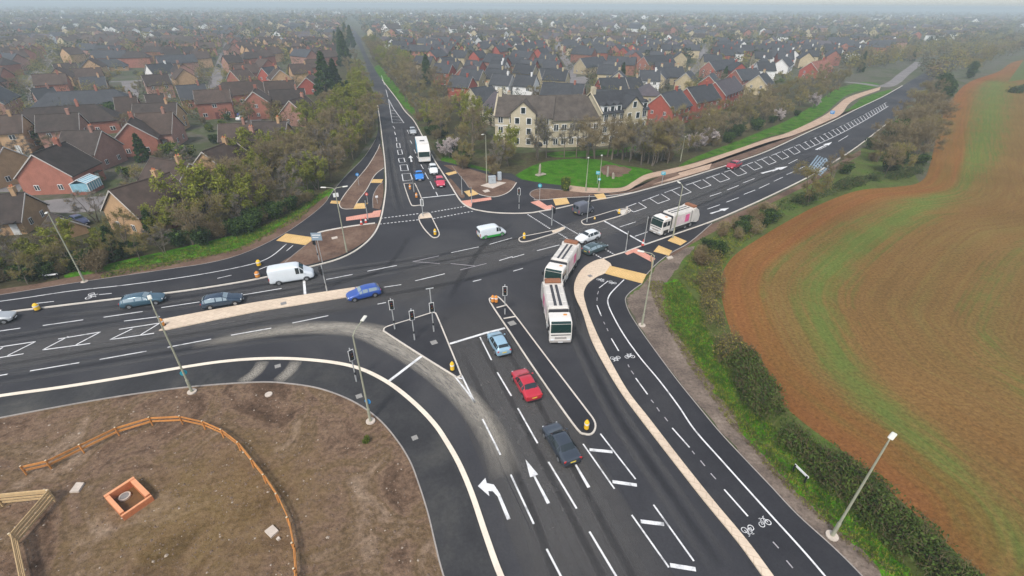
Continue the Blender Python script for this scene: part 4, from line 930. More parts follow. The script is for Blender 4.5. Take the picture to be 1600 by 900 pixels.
# parked cars on the estate drives
for at, ah, pk, col, lab in (((124, 345), (136, 350), 'parked_ink', (.05, .06, .12), 'dark blue car parked beside the small orange garage'), ((379, 179), (388, 176), 'deep_blue', (.02, .06, .25), 'deep blue car parked on the estate drive'), ((378, 185), (388, 182), 'clean_white', (.66, .68, .68), 'white car parked in front of the deep blue car'),
                             ((845, 226), (858, 225), 'parked_black', (.03, .03, .035), 'black car parked under the apartment block'), ((916, 226), (930, 224), 'parked_grey', (.1, .11, .13), 'grey car parked by the gable of the apartment block'), ((322, 180), (330, 177), 'parked_red', (.3, .05, .05), 'maroon car parked beside a hedge in the brick estate'), ((893, 138), (890, 146), 'parked_ink', (.05, .06, .12), 'dark car in the pink paved close')):
    make_car('parked_car', lab, 'car', at, ah, carpaint(pk, col), 4.2, 1.75, 1.5, 'hatch', 'parked cars')

# ---------------------------------------------------------------- refuse lorries
lorry_white = mat('lorry_white', (.66, .63, .58), .45, .07, 1.2)
hopper_white = mat('hopper_white', (.53, .50, .455), .55, .16, 1.1)
lorry_grey = mat('lorry_grime', (.30, .28, .26), .6, .2, 1.5)
pink = mat('pink_panel', (.60, .10, .24), .5, .25, 1.3)
panel_pale = mat('pale_pink_panel', (.62, .50, .50), .5, .15, 1.3)
def wheel(t, x, y, r, w, sgn, n=16):
    wb_ = MB(); wb_.tube([(x, y - sgn * w, r), (x, y - sgn * .03, r), (x, y, r)], [r, r, r * .9], n)
    wo = wb_.build('wheel', M['tyre'], t)
    q = MB(); q.tube([(x, y - sgn * .02, r), (x, y + sgn * .012, r)], r * .58, 12); q.build('rim', M['rim'], wo)

def refuse_lorry(label, at, ahead, zc=1.6, L=9.6):
    x, y = P(*at, zc); hx, hy = P(*ahead, zc)
    t = thing('refuse_lorry', label, 'refuse lorry', (x, y, .031), math.atan2(hy - y, hx - x), 'refuse lorries')
    f = L / 2
    ch = MB(); ch.box((0, 0, .78), (L - .9, 1.0, .34)); ch.box((-.4, 0, .55), (L * .35, 2.1, .5), bev=.08); ch.build('chassis', M['grey_dark'], t)
    # cab: raked front, lofted section
    cab = MB()
    prof = [(f - 2.05, .45), (f - .06, .45), (f, .62), (f + .02, 1.2), (f - .04, 1.62), (f - .20, 2.72), (f - .42, 2.98), (f - .9, 3.08), (f - 2.05, 3.06)]
    w = 1.24; k = len(prof)
    vs = []
    for yy, sh in ((-w, 0), (-w + .12, 1), (w - .12, 1), (w, 0)):
        for (a, b) in prof:
            if sh: vs.append((a, yy, b))
            else: vs.append((min(a, f - .10) if a > f - 1 else a, yy, b - .10 if b > 2.6 else b))
    fs = []
    for r in range(3):
        for i in range(k): fs.append((r * k + i, (r + 1) * k + i, (r + 1) * k + (i + 1) % k, r * k + (i + 1) % k))
    fs.append(tuple(range(k))); fs.append(tuple(3 * k + i for i in range(k))[::-1])
    cab.add(vs, fs); cab.build('cab', lorry_white, t)
    ws_ = MB(); a0, a1 = (f - .02, 1.66), (f - .185, 2.68)
    ws_.add([(a0[0] + .02, -w + .1, a0[1]), (a0[0] + .02, w - .1, a0[1]), (a1[0] + .02, w - .12, a1[1]), (a1[0] + .02, -w + .12, a1[1]), (a0[0] - .08, -w + .1, a0[1]), (a0[0] - .08, w - .1, a0[1]), (a1[0] - .08, w - .12, a1[1]), (a1[0] - .08, -w + .12, a1[1])],
            [(0, 1, 2, 3), (7, 6, 5, 4), (1, 0, 4, 5), (2, 1, 5, 6), (3, 2, 6, 7), (0, 3, 7, 4)]); ws_.build('windscreen', M['glass_green'], t)
    for k_ in (-.42, .42):
        mb = MB(); mb.tube([(f + .03, k_ - .1, 1.70), (f - .04, k_ + .42, 2.12)], .016, 5); mb.build('wiper', M['black'], t)
    for sgn in (1, -1):
        for x0, x1 in ((f - 1.12, f - .32), (f - 1.92, f - 1.24)):
            mb = MB(); mb.prism([(x0, 0), (x1, 0), (x1, .05), (x0, .05)], 1.72, 2.56); 
            mb.v = [(a, sgn * (w + .006) - (.02 if sgn > 0 else -.02) + (b - .025) * .8, c) for a, b, c in mb.v]; mb.build('side_window', M['glass'], t)
        mb = MB(); mb.box((f - .62, sgn * (w + .004), 1.15), (1.1, .016, .9)); mb.build('cab_door', lorry_white, t)
        mb = MB(); mb.box((f - .08, sgn * (w + .2), 2.25), (.12, .2, .55), bev=.03); mb.tube([(f - .12, sgn * w, 2.6), (f - .08, sgn * (w + .2), 2.5)], .025, 5); mb.build('wing_mirror', M['black'], t)
        mb = MB(); mb.box((f + .01, sgn * .92, .74), (.10, .42, .17), bev=.03); mb.build('headlight', M['clear_lens'], t)
    mb = MB(); mb.box((f + .015, 0, .50), (.14, 2.4, .30), bev=.05); mb.build('bumper', lorry_grey, t)
    mb = MB(); mb.box((f + .022, 0, 1.0), (.05, 1.3, .22), bev=.02); mb.build('grille', lorry_grey, t)
    mb = MB(); mb.box((f + .09, 0, .46), (.02, .52, .12)); mb.build('front_plate', M['plate_w'], t)
    mb = MB(); mb.box((f - 1.5, .6, 3.10), (.22, .4, .12), bev=.03); mb.build('beacon', M['amber'], t)
    # hopper body
    b0, b1 = f - 2.62, -f + 1.75
    bd = MB()
    bw = 1.25; sec = [(-bw, 1.02), (-bw, 3.05), (-bw + .16, 3.32), (bw - .16, 3.32), (bw, 3.05), (bw, 1.02)]
    vs = [(b1, a, b) for a, b in sec] + [(b0 - .14, a, b) for a, b in sec] + [(b0, a * .95, min(b, 3.2)) for a, b in sec]
    fs = [tuple(range(6))[::-1], tuple(range(12, 18))]
    for r in (0, 1): fs += [(r * 6 + i, r * 6 + (i + 1) % 6, (r + 1) * 6 + (i + 1) % 6, (r + 1) * 6 + i) for i in range(6)]
    bd.add(vs, fs); bo = bd.build('hopper_body', hopper_white, t)
    for k_ in range(6):
        xx = b1 + .3 + (b0 - b1 - .6) * k_ / 5
        rb = MB(); rb.box((xx, 0, 3.335), (.09, 2.15, .05)); 
        if k_ in (0, 2, 4, 5): rb.build('roof_rib', lorry_white, bo)
    for yy in (-.30, .32):
        ch_ = MB(); ch_.box(((b0 + b1) / 2 - .1, yy, 3.345), (b0 - b1 - .5, .34, .04)); ch_.build('roof_channel', M['grey_dark'], bo)
        ch_ = MB(); ch_.box(((b0 + b1) / 2 - .1, yy + .2, 3.37), (b0 - b1 - .6, .06, .09)); ch_.build('roof_rail', lorry_white, bo)
    for sgn in (1, -1):
        mb = MB(); mb.box(((b0 + b1) / 2 + .3, sgn * (bw + .012), 2.1), ((b0 - b1) * .60, .02, 1.5)); mb.build('side_panel', panel_pale, t)
        mb = MB(); mb.box(((b0 + b1) / 2 - 1.0, sgn * (bw + .027), 2.1), ((b0 - b1) * .2, .012, 1.3)); mb.build('side_panel', pink, t)
        mb = MB(); mb.box((.1, sgn * (bw - .05), .75), (3.6, .07, .5)); mb.build('side_guard', M['grime_and_gap_shade'], t)
        mb = MB(); mb.box((-.6, sgn * (bw + .01), 1.12), (L * .55, .05, .12)); mb.build('side_marker', lorry_white, t)
    mb = MB(); mb.box((b0 + .12, 0, 2.9), (.10, 2.3, .5)); mb.build('headboard', M['grey_dark'], t)
    gp = MB(); gp.box((f - 2.33, 0, 1.7), (.5, 2.2, 1.9)); gp.build('cab_gap_shade', M['grime_and_gap_shade'], t)  # dark box added to paint the shade in the open gap behind the cab
    for sgn in (1, -1):
        mb = MB(); mb.box((f - 1.15, sgn * (w + .012), .78), (1.25, .03, .62)); mb.build('cab_step', M['grime_and_gap_shade'], t)
        mb = MB(); mb.box((f - 2.9, sgn * 1.12, .72), (.9, .28, .55), bev=.08); mb.build('fuel_tank', M['steel'], t)
        mb = MB(); mb.box((-f + 2.7, sgn * 1.22, 1.12), (2.6, .12, .12)); mb.build('mudguard', M['grime_and_gap_shade'], t)
        for xx in (b1 + .5, (b0 + b1) / 2 - 2.0, b0 - .5):
            mb = MB(); mb.box((xx, sgn * (bw + .02), 2.15), (.11, .06, 2.1)); mb.build('side_rib', lorry_grey, t)
    mb = MB(); mb.box((f + .05, 0, 1.42), (.03, 2.2, .10)); mb.build('cab_trim', M['grime_and_gap_shade'], t)
    mb = MB(); mb.box((f - .28, 0, 2.86), (.30, 2.2, .06), ry=.5); mb.build('sun_visor', M['glass_green'], t)
    # tailgate / loader
    tg = MB(); w2 = 1.27
    pr = [(b1, 1.0), (b1, 3.30), (b1 - .55, 3.42), (b1 - 1.25, 2.9), (-f, 1.9), (-f + .05, .95), (-f + .6, .7)]
    k = len(pr); vs = [(a, -w2, b) for a, b in pr] + [(a, w2, b) for a, b in pr]
    tg.add(vs, [tuple(range(k)), tuple(range(2 * k - 1, k - 1, -1))] + [(i, k + i, k + (i + 1) % k, (i + 1) % k) for i in range(k)]); tg.build('tailgate', hopper_white, t)
    mb = MB()
    for yy in (-.85, .85): mb.tube([(b1 - .1, yy, 3.55), (b1 - .9, yy, 3.35), (-f - .05, yy, 2.3)], .09, 6)
    mb.box((b1 - .55, 0, 3.52), (.8, 2.0, .34), bev=.06); mb.build('lift_gear', mat('rusty_lift_gear', (.24, .10, .05), .7, .3, 3), t)
    for sgn in (1, -1):
        mb = MB(); mb.box((-f - .01, sgn * 1.0, .85), (.08, .4, .16)); mb.build('taillight', M['red_lens'], t)
    for sgn in (1, -1):
        for xx in (f - 1.15, -f + 2.05, -f + 3.4): wheel(t, xx, sgn * 1.22, .5, .3, sgn)
    return t
refuse_lorry('white refuse lorry nearest the camera, facing down beside the cream paved strip', (868, 483), (878, 527), 1.7)
refuse_lorry('white refuse lorry turning right behind another with its cab at its tail', (880, 412), (861, 440), 1.7)
refuse_lorry('white refuse lorry with pink side panel waiting at the right hand stop line', (1055, 343), (1018, 355), 1.7)

# ---------------------------------------------------------------- box lorry on the far avenue
x, y = P(661, 238, 1.5); hx, hy = P(666, 256, 1.5)
t = thing('box_lorry', 'white lorry with a bright blue side waiting on the straight avenue', 'lorry', (x, y, .031), math.atan2(hy - y, hx - x))
t.scale = (1.15, 1.15, 1.15)
blue_side = mat('lorry_blue', (.03, .38, .58), .45, .06, 1)
MB().box((0, 0, .75), (8.6, 1.0, .35)).build('chassis', M['grey_dark'], t)
MB().box((-1.2, 0, 2.35), (6.2, 2.5, 2.7), bev=.06).build('cargo_box', lorry_white, t)
for s in (1, -1): MB().box((-1.2, s * 1.256, 2.35), (5.9, .02, 2.4)).build('side_panel', blue_side, t)
c = MB(); pr = [(2.1, .5), (4.3, .5), (4.32, 1.4), (4.18, 2.5), (3.9, 2.75), (2.9, 3.5), (2.1, 3.6)]
k = len(pr); c.add([(a, -1.22, b) for a, b in pr] + [(a, 1.22, b) for a, b in pr], [tuple(range(k)), tuple(range(2 * k - 1, k - 1, -1))] + [(i, k + i, k + (i + 1) % k, (i + 1) % k) for i in range(k)]); c.build('cab', lorry_white, t)
w_ = MB(); w_.add([(4.34, -1.12, 1.45), (4.34, 1.12, 1.45), (4.215, 1.1, 2.45), (4.215, -1.1, 2.45), (4.2, -1.12, 1.45), (4.2, 1.12, 1.45), (4.1, 1.1, 2.45), (4.1, -1.1, 2.45)], [(0, 1, 2, 3), (7, 6, 5, 4), (1, 0, 4, 5), (2, 1, 5, 6), (3, 2, 6, 7), (0, 3, 7, 4)]); w_.build('windscreen', M['glass_green'], t)
MB().box((-.1, 0, 3.71), (.9, 1.0, .06), bev=.02).build('roof_hatch', M['grey_dark'], t)
MB().box((4.33, 0, .65), (.12, 2.35, .35), bev=.05).build('bumper', lorry_white, t)
for s in (1, -1):
    MB().box((4.36, s * .9, .85), (.08, .4, .18)).build('headlight', M['clear_lens'], t)
    MB().box((3.4, s * 1.23, 1.95), (.9, .03, .8)).build('side_window', M['glass'], t)
    MB().box((4.2, s * 1.42, 2.1), (.1, .18, .5), bev=.03).build('wing_mirror', M['black'], t)
    for xx in (3.3, -2.6): wheel(t, xx, s * 1.2, .48, .3, s)

# ================================================================== STREET FURNITURE
def signal(label, base, face, h=3.9, heads=1, board=True, lit=None, tall=False, side=None):
    """traffic light; face = pixel point on the ground it looks towards"""
    x, y = P(*base, .1); fx, fy = P(*face, .1)
    t = thing('traffic_light', label, 'traffic light', (x, y, .10), math.atan2(fy - y, fx - x), 'traffic lights')
    p = MB(); p.tube([(0, 0, 0), (0, 0, h + (.35 if not tall else 2.0))], .062, 8); p.tube([(0, 0, 0), (0, 0, .9)], .085, 8); p.build('pole', M['steel'], t)
    for k in range(heads):
        off = (0, 0) if heads == 1 else (0, (-.28, .28)[k])
        hz_ = h - .45
        hd = MB(); hd.box((.17, off[1], hz_), (.2, .32, .98), bev=.03)
        for z in (.3, 0, -.3): hd.tube([(.27, off[1], hz_ + z + .05), (.42, off[1], hz_ + z + .03)], [.13, .12], 8, cap=False)
        ho = hd.build('signal_head', M['black'], t)
        if board:
            bb = MB(); bb.box((.14, off[1], hz_), (.03, .52, 1.25), bev=.01); bb.box((.158, off[1], hz_), (.012, .44, 1.17)); bb.m = [0] * (len(bb.f)); 
            b1_ = MB(); b1_.box((.13, off[1], hz_), (.03, .56, 1.30)); bo = b1_.build('backing_board', M['white_trim'], t)
            b2_ = MB(); b2_.box((.149, off[1], hz_), (.012, .44, 1.18)); b2_.build('board_face', M['black'], bo)
        for z, m in ((.3, 'red_lens'), (0, 'amber'), (-.3, 'green_lens')):
            mm = M[m]
            if lit == m: mm = M['lit_red']
            l_ = MB(); l_.disc((.275, off[1], hz_ + z), .105, 'x', 12, .012); l_.build('lens', mm, ho)
    if tall:
        b = MB(); b.tube([(0, -.42, h + 1.98), (0, .42, h + 1.98)], .06, 6); b.build('sensor_bar', M['steel'], t)
    b = MB(); b.box((.1, 0, 1.1), (.12, .16, .3), bev=.02); b.build('push_button_box', M['black'], t)
    return t
mr_, nt_, bb_ = newmat('lit_red_lens'); bb_.inputs['Base Color'].default_value = (.6, .03, .03, 1); bb_.inputs['Emission Color'].default_value = (1, .06, .08, 1); bb_.inputs['Emission Strength'].default_value = 2.0
M['lit_red'] = mr_
signal('traffic light with a white edged board at the pointed west corner of the triangular island', (617, 514), (650, 640))
signal('traffic light with a white edged board in the middle of the triangular island', (648, 531), (690, 660))
signal('taller traffic light carrying a short sensor bar on the triangular island', (678, 518), (720, 640), tall=True)
signal('traffic light with a white edged board on the long narrow island', (789, 491), (800, 600))
signal('traffic light standing on the near footway beside the left turn lane', (557, 596), (640, 680))
signal('traffic light with a dark double head on the cream paved strip', (511, 455), (440, 470), h=3.6, board=False, heads=2)
signal('dark traffic light beside the blue direction sign on the soil triangle', (499, 407), (430, 440), h=3.6, board=False)
signal('traffic light by the pink tactile paving west of the avenue', (575, 343), (610, 260), h=3.2, board=False)
signal('traffic light glowing red on the refuge at the avenue crossing', (661, 338), (680, 290), h=3.0, board=True, lit='red_lens')
signal('dark traffic light among the bollards of the avenue refuge', (647, 300), (655, 270), h=2.6, board=False)
signal('traffic light beside the avenue stop line on the east footway', (722, 304), (690, 270), h=3.4, board=False)
signal('short traffic light beside the yellow tactile paving', (737, 318), (690, 270), h=3.0, board=False)
signal('traffic light inside a small kerbed square on the wide footway', (811, 326), (760, 380), h=3.8, board=True)
signal('pair of traffic lights on the refuge of the right hand crossing', (862, 352), (1000, 320), h=3.2, heads=2, board=False)
signal('dark tall traffic light at the nose of the far right hand island', (917, 347), (1060, 320), h=4.6, board=False)
signal('dark traffic light at the kerb beside the red tactile paving', (977, 395), (1060, 350), h=3.3, board=False)
signal('dark traffic light in front of the waiting pink panelled lorry', (1006, 381), (1080, 340), h=4.3, board=False, heads=1)

def lamp(label, base, h, arm=1.6, toward=None, signcol=None, signz=2.6, double=False, r0=.13, headk=1.0, foot=True):
    x, y = P(*base, .1)
    tx, ty = P(*toward, .1) if toward else (x, y + 1)
    t = thing('street_lamp', label, 'street lamp', (x, y, .10), math.atan2(ty - y, tx - x), 'street lamps')
    p = MB(); p.tube([(0, 0, 0), (0, 0, 1.5), (0, 0, 1.62), (0, 0, h * .6), (0, 0, h - .25)], [r0, r0, r0 * .72, r0 * .58, r0 * .45], 10); p.build('column', M['lamp_green'], t)
    for s in ((1, -1) if double else (1,)):
        a = MB(); a.tube([(0, 0, h - .3), (s * arm * .25, 0, h - .05), (s * arm, 0, h + .08)], .045, 7); ao = a.build('arm', M['lamp_green'], t)
        l_ = MB(); l_.box((s * (arm + .3 * headk), 0, h + .09), (.75 * headk, .32 * headk, .13), ry=-.08 * s, bev=.05)
        lo = l_.build('lantern', M['lamp_head'], ao)
    if foot:
        c_ = MB(); c_.tube([(0, 0, -.05), (0, 0, .055)], .42, 14); c_.build('base_pad', M['conc'], t)
    if signcol:
        sg = MB(); sg.disc((r0 + .05, 0, signz), .30, 'x', 16, .03); so = sg.build('round_sign', M[signcol], t)
        sg = MB(); sg.disc((r0 + .068, 0, signz), .17, 'x', 12, .012); sg.build('sign_symbol', M['white_trim'], so)
    return t
lamp('street lamp with a teal round sign at the edge of the bare soil plot', (300, 612), 10.0, 1.5, (250, 480), 'sign_teal', 2.3)
lamp('street lamp with a bright blue round sign on the curve of the soil plot', (579, 658), 10.0, 1.7, (640, 560), 'sign_blue', 2.3)
lamp('street lamp with a short head above the ploughed field hedge', (1300, 837), 10.0, .12, (1330, 800), None, r0=.125, headk=.95)
lamp('slender street lamp rising in front of the woodland west of the junction', (132, 440), 10.2, .5, (120, 520))
lamp('double armed street lamp on the soil triangle by the blue direction sign', (542, 394), 10.3, 1.2, (575, 392), None, double=True, foot=False)
lamp('street lamp standing beside the mulch strip and cycle path', (1003, 508), 9.6, 1.2, (940, 500))
lamp('tall street lamp behind the grey cabinet on the footway', (760.5, 285), 10.2, .8, (730, 300), foot=False)
lamp('street lamp standing in the verge by the white blossom tree', (1063, 252), 6.0, .4, (1070, 262), foot=False)
lamp('street lamp nearest the standing stones behind the peach path', (935, 299), 7.5, .4, (930, 312), 'sign_teal', 2.6, foot=False)
lamp('thin street lamp between the lawn and the peach path', (915, 299), 7.0, .3, (912, 312), foot=False)
lamp('street lamp with a pale base beside the yellow tactile paving', (1051, 372), 9.0, .8, (1020, 350), foot=False)

def post_sign(name, label, cat, base, h, size, col, toward, shape='round', z0=.1, back=None):
    x, y = P(*base, .1); tx, ty = P(*toward, .1)
    t = thing(name, label, cat, (x, y, z0), math.atan2(ty - y, tx - x))
    p = MB(); p.tube([(0, 0, 0), (0, 0, h + size * .35)], .045, 7); p.build('pole', M['steel'], t)
    f = MB()
    if shape == 'round': f.disc((.075, 0, h), size / 2, 'x', 18, .03)
    else: f.box((.075, 0, h), (.04, size, size * .8), bev=.01)
    fo = f.build('sign_face', M[col], t)
    s = MB()
    if shape == 'round':
        s.box((.094, 0, h), (.012, size * .12, size * .5)); s.box((.095, 0, h - size * .1), (.014, size * .36, size * .12))
    else:
        s.box((.098, 0, h + size * .16), (.012, size * .8, size * .08)); s.box((.098, -size * .1, h - size * .08), (.012, size * .55, size * .07))
    s.build('sign_symbol', M['white_trim'], fo)
    return t
post_sign('direction_sign', 'blue rectangular direction sign on a tall grey post in the soil triangle', 'direction sign', (504, 411), 4.3, 1.5, 'sign_back', (470, 460), 'rect')
post_sign('round_sign', 'teal round sign on a post beside the pink tactile paving', 'road sign', (843, 313), 3.0, .75, 'sign_teal', (830, 340))
post_sign('round_sign', 'pair sized teal sign on a post by the red base beside the peach patch', 'road sign', (933, 287), 2.4, .9, 'sign_teal', (925, 320), 'rect')
post_sign('round_sign', 'small teal sign at the brown verge of the right hand road', 'road sign', (1034, 287), 2.3, .9, 'sign_teal', (1025, 310), 'rect')
post_sign('round_sign', 'bright blue sign beside the far bend of the peach path', 'road sign', (1297, 187), 2.4, 1.3, 'sign_blue', (1280, 215), 'rect')
post_sign('round_sign', 'small blue round sign beside the long narrow cycle path', 'road sign', (561, 290), 2.4, .7, 'sign_blue', (555, 320))
post_sign('round_sign', 'small red round sign by the narrow path west of the avenue', 'road sign', (575, 318), 1.9, .6, 'redwhite', (570, 345))
post_sign('notice_sign', 'white notice board at the corner of the soil bed by the buff tactile', 'notice board', (527, 317), 1.6, 1.0, 'white_trim', (540, 345), 'rect')
post_sign('round_sign', 'short white sign plate at the edge of the far avenue soil', 'road sign', (590, 318), 1.4, .5, 'white_trim', (600, 345), 'rect')

def bollard(label, base, col='yellow', h=1.05, r=.22, name='bollard', z=.13, group='bollards and cones'):
    x, y = P(*base, .1)
    t = thing(name, label, 'bollard', (x, y, z), U(0, 6), group)
    MB().tube([(0, 0, 0), (0, 0, .07)], r * 1.5, 14).build('base', M['black'], t)
    MB().tube([(0, 0, .05), (0, 0, h * .45), (0, 0, h * .8), (0, 0, h)], [r, r * 1.02, r * .95, r * .4], 14).build('shell', M[col], t)
    MB().tube([(0, 0, h * .55), (0, 0, h * .7)], r * 1.05, 14).build('reflective_band', M['white_trim'], t)
bollard('yellow bollard at the lower tip of the triangular island', (707, 578)); bollard('yellow bollard at the lower tip of the long narrow island', (916, 670)); bollard('yellow bollard at the tip of the avenue refuge', (680, 367))
bollard('yellow bollard at the west tip of the right hand refuge', (819, 373)); bollard('orange bollard at the upper tip of the long narrow island', (770, 472), 'orange_p', 1.0); bollard('orange bollard touching its twin at the tip of the long narrow island', (775.5, 472.5), 'orange_p', 1.0)
bollard('orange bollard at the west end of the cream paved strip', (255, 509), 'orange_p', 1.0); bollard('orange yellow bollard among the signals of the avenue refuge', (641, 296), 'orange_p'); bollard('orange striped bollard lower on the avenue refuge', (651, 309), 'orange_p', 1.0)
bollard('yellow bollard at the far end of the right hand island', (967, 334), 'yellow', .9); bollard('pale post beside the yellow bollard of the right hand island', (979, 333), 'conc', 1.3, .14)
bollard('small pale yellow marker lying low on the right hand island', (929, 343), 'yellow', .45, .16)
for lab, b, c in (('yellow traffic drum on the soil tip behind the white panel van', (405, 415), 'yellow'), ('orange traffic drum beside the kerb behind the white panel van', (403, 433), 'orange_p'), ('yellow traffic marker on the kerb of the west cycle track', (59, 484), 'yellow')):
    bollard(lab, b, c, .9, .3, 'traffic_drum', .12)
for lab, b in (('red and white traffic cone by the crossing west of the avenue', (565, 351)), ('red and white traffic cone beside another at the kerb crossing', (572, 348)), ('red and white traffic cone at the kerb beneath the waiting refuse lorry', (1004, 384))):
    x, y = P(*b, .1)
    t = thing('traffic_cone', lab, 'traffic cone', (x, y, .13), 0, 'traffic cones')
    MB().box((0, 0, .03), (.5, .5, .06)).build('base', M['black'], t)
    MB().tube([(0, 0, .05), (0, 0, 1.1)], [.24, .05], 12).build('cone', M['redwhite'], t)
    MB().tube([(0, 0, .4), (0, 0, .7)], [.178, .125], 12).build('reflective_band', M['white_trim'], t)

# cabinet on its pad
x, y = P(769, 286, .2)
mb = MB(); mb.prism(G([(751, 291), (771, 284), (791, 286.5), (770, 295.5)]), .05, .17); tag(mb.build('concrete_pad', M['conc']), 'pale concrete pad under the grey cabinet', 'concrete pad')
t = thing('utility_cabinet', 'grey steel utility cabinet on a pale concrete pad', 'utility cabinet', (x, y, .17), .3)
MB().box((0, 0, .75), (1.5, .7, 1.5), bev=.04).build('case', M['cab_grey'], t); MB().box((0, 0, 1.53), (1.6, .8, .07), bev=.02).build('lid', M['cab_grey'], t)
for s in (-.37, .37): d = MB().box((s, -.36, .75), (.68, .03, 1.3)).build('door', M['cab_grey'], t); MB().box((s * .3, -.39, .8), (.05, .04, .2)).build('handle', M['black'], d)
x, y = P(776, 283, .2)
t = thing('utility_cabinet', 'narrower taller grey cabinet beside the wide one', 'utility cabinet', (x + .6, y + .8, .17), .3)
MB().box((0, 0, .9), (.8, .6, 1.8), bev=.04).build('case', M['cab_grey'], t); MB().box((0, -.31, .9), (.7, .03, 1.6)).build('door', M['cab_grey'], t)
for lab, pts in (('pale slab lying on the soil beneath the cabinet pad', [(754, 299), (762, 297), (766, 300), (758, 302)]), ('small pale slab on the soil triangle', [(518, 372.5), (527, 370.5), (528, 373.5), (519, 375.5)]), ('pale flat stone on the bare soil near the timber fence', [(110, 771), (121, 756), (133, 756), (124, 770)]),
                 ('square pale slab on the soil within the curved fence', [(414, 832), (427, 822), (436, 831), (424, 842)]), ('small pale stone beside the square slab', [(432, 844), (436, 840), (439, 843), (435, 846)]), ('pinkish slab on the path by the red tactile', [(1041, 403), (1049, 401), (1052, 404.5), (1044, 406)])):
    mb = MB(); mb.prism(G(pts), .0, .19); tag(mb.build('stone_slab', M['conc']), lab, 'stone slab', 'loose slabs')
# manholes
for lab, c, s, z in (('pale square drain cover on the near footway', (434, 572), .34, .114), ('pale square drain cover beside the blue signed lamp', (561, 619), .34, .114), ('pale square drain cover on the triangular island', (678, 535), .42, .124), ('pale square cover on the long narrow island', (800, 505), .5, .124), ('small square cover low on the near footway', (648, 684), .3, .114),
                     ('square cover on the cream corner paving', (922, 431), .35, .154), ('square cover on the central paved strip', (443, 474), .4, .164)):
    x, y = P(*c, z); mb = MB(); mb.box((0, 0, .006), (s * 1.7, s * 1.7, .012)); mb.box((0, 0, .014), (s * 1.2, s * 1.2, .01)); o = mb.build('drain_cover', M['cover' if z < .13 else 'iron']); o.location = (x, y, z); o.rotation_euler = (0, 0, .5); tag(o, lab, 'drain cover', 'drain covers')
for lab, c in (('round pale manhole ring on the soil inside the footway curve', (420, 617)),):
    x, y = P(*c); mb = MB(); mb.tube([(0, 0, 0), (0, 0, .1)], .35, 16); o = mb.build('manhole_cover', M['conc']); o.location = (x, y, .02); tag(o, lab, 'manhole cover')
# timber fences
def rail_fence(label, pts, hts, matn, ph, cutm=True, posts=None):
    g = G(pts); t = thing('timber_fence', label, 'fence', (g[0][0], g[0][1], .02), 0, 'timber fences')
    ox, oy = g[0]
    q = posts or range(len(g))
    for i in q:
        x, y = g[i][0] - ox, g[i][1] - oy
        p = MB(); p.tube([(x, y, -.05), (x, y, ph)], .065, 8); po = p.build('post', M[matn], t)
        p = MB(); p.tube([(x, y, ph), (x, y, ph + .012)], .07, 8); p.build('post_cap', M['timber_cut'], po)
    for i in range(len(g) - 1):
        a, b = Vector((g[i][0] - ox, g[i][1] - oy)), Vector((g[i + 1][0] - ox, g[i + 1][1] - oy)); d = b - a; L_ = d.length; an = math.atan2(d.y, d.x); n_ = Vector((-d.y, d.x)) / L_
        for h in hts:
            m_ = (a + b) / 2 + n_ * .075
            r_ = MB(); r_.box((m_.x, m_.y, h), (L_ + .12, .06, .17), rz=an); r_.build('rail', M[matn], t)
fpts = [(42, 742), (81, 733), (132, 708), (187, 681), (239, 665), (286, 663), (321, 671), (350, 684), (376, 704), (397, 731), (416, 755), (436, 785), (453, 822), (461, 862), (464, 902), (462, 945)]
rail_fence('orange brown post and rail fence curving round the bare soil hollow', fpts, (.45, .85), 'timber_o', 1.05)
rail_fence('pale new timber fence with close rails turning a sharp corner', [(-75, 802), (5, 791), (86, 783), (29, 851), (44, 920), (50, 980)], (.35, .65, .95, 1.2), 'timber_p', 1.3)
# little knee rails by the paths
rail_fence('low grey timber knee rail beside the yellow tactile paving', [(1016, 408), (1017, 424), (1014, 440)], (.5, .85), 'timber_p', 1.0)
def knee(label, a, b):
    A, B = P(*a), P(*b); t = thing('knee_rail', label, 'barrier rail', (A[0], A[1], .02), math.atan2(B[1] - A[1], B[0] - A[0]), 'white barrier rails'); L_ = math.dist(A, B)
    for x in (0, L_): MB().box((x, 0, .4), (.1, .1, .8)).build('post', M['black'], t)
    MB().box((L_ / 2, .08, .72), (L_ + .2, .05, .2)).build('rail', M['white_trim'], t)
knee('short white barrier rail on black posts by the field hedge', (1238, 737), (1256, 755))
knee('short white barrier rail under the woodland west of the lamp', (72, 438), (92, 436))
# orange drain chamber in the soil
qx = [P(170, 783), P(216, 753), P(240, 783), P(193, 815)]
cx, cy = sum(a for a, b in qx) / 4, sum(b for a, b in qx) / 4
ax = Vector((qx[1][0] - qx[0][0], qx[1][1] - qx[0][1])); LX = ax.length; an = math.atan2(ax.y, ax.x); LY = math.dist(qx[1], qx[2])
t = thing('drain_chamber', 'open orange brick drain chamber sunk into the bare soil', 'drain chamber', (cx, cy, .02), an)
for nm, c, d in (('wall', (0, LY / 2 - .12, .34), (LX, .24, .72)), ('wall', (0, -LY / 2 + .09, .24), (LX, .18, .52)), ('wall', (-LX / 2 + .14, 0, .31), (.28, LY - .44, .66)), ('wall', (LX / 2 - .17, 0, .31), (.34, LY - .44, .66))):
    w_ = MB().box(c, d).build(nm, M['terracotta'], t); MB().box((c[0], c[1], c[2] + d[2] / 2 + .02), (d[0] - .01, d[1] - .01, .045)).build('coping', M['terracotta_l'], w_)
MB().box((0, 0, .02), (LX - .4, LY - .4, .05)).build('floor', M['mud'], t)
p_ = MB().tube([(-.1, LY / 2 - .75, .03), (-.1, LY / 2 - .75, .20)], .40, 18).build('pipe_rim', M['conc'], t)
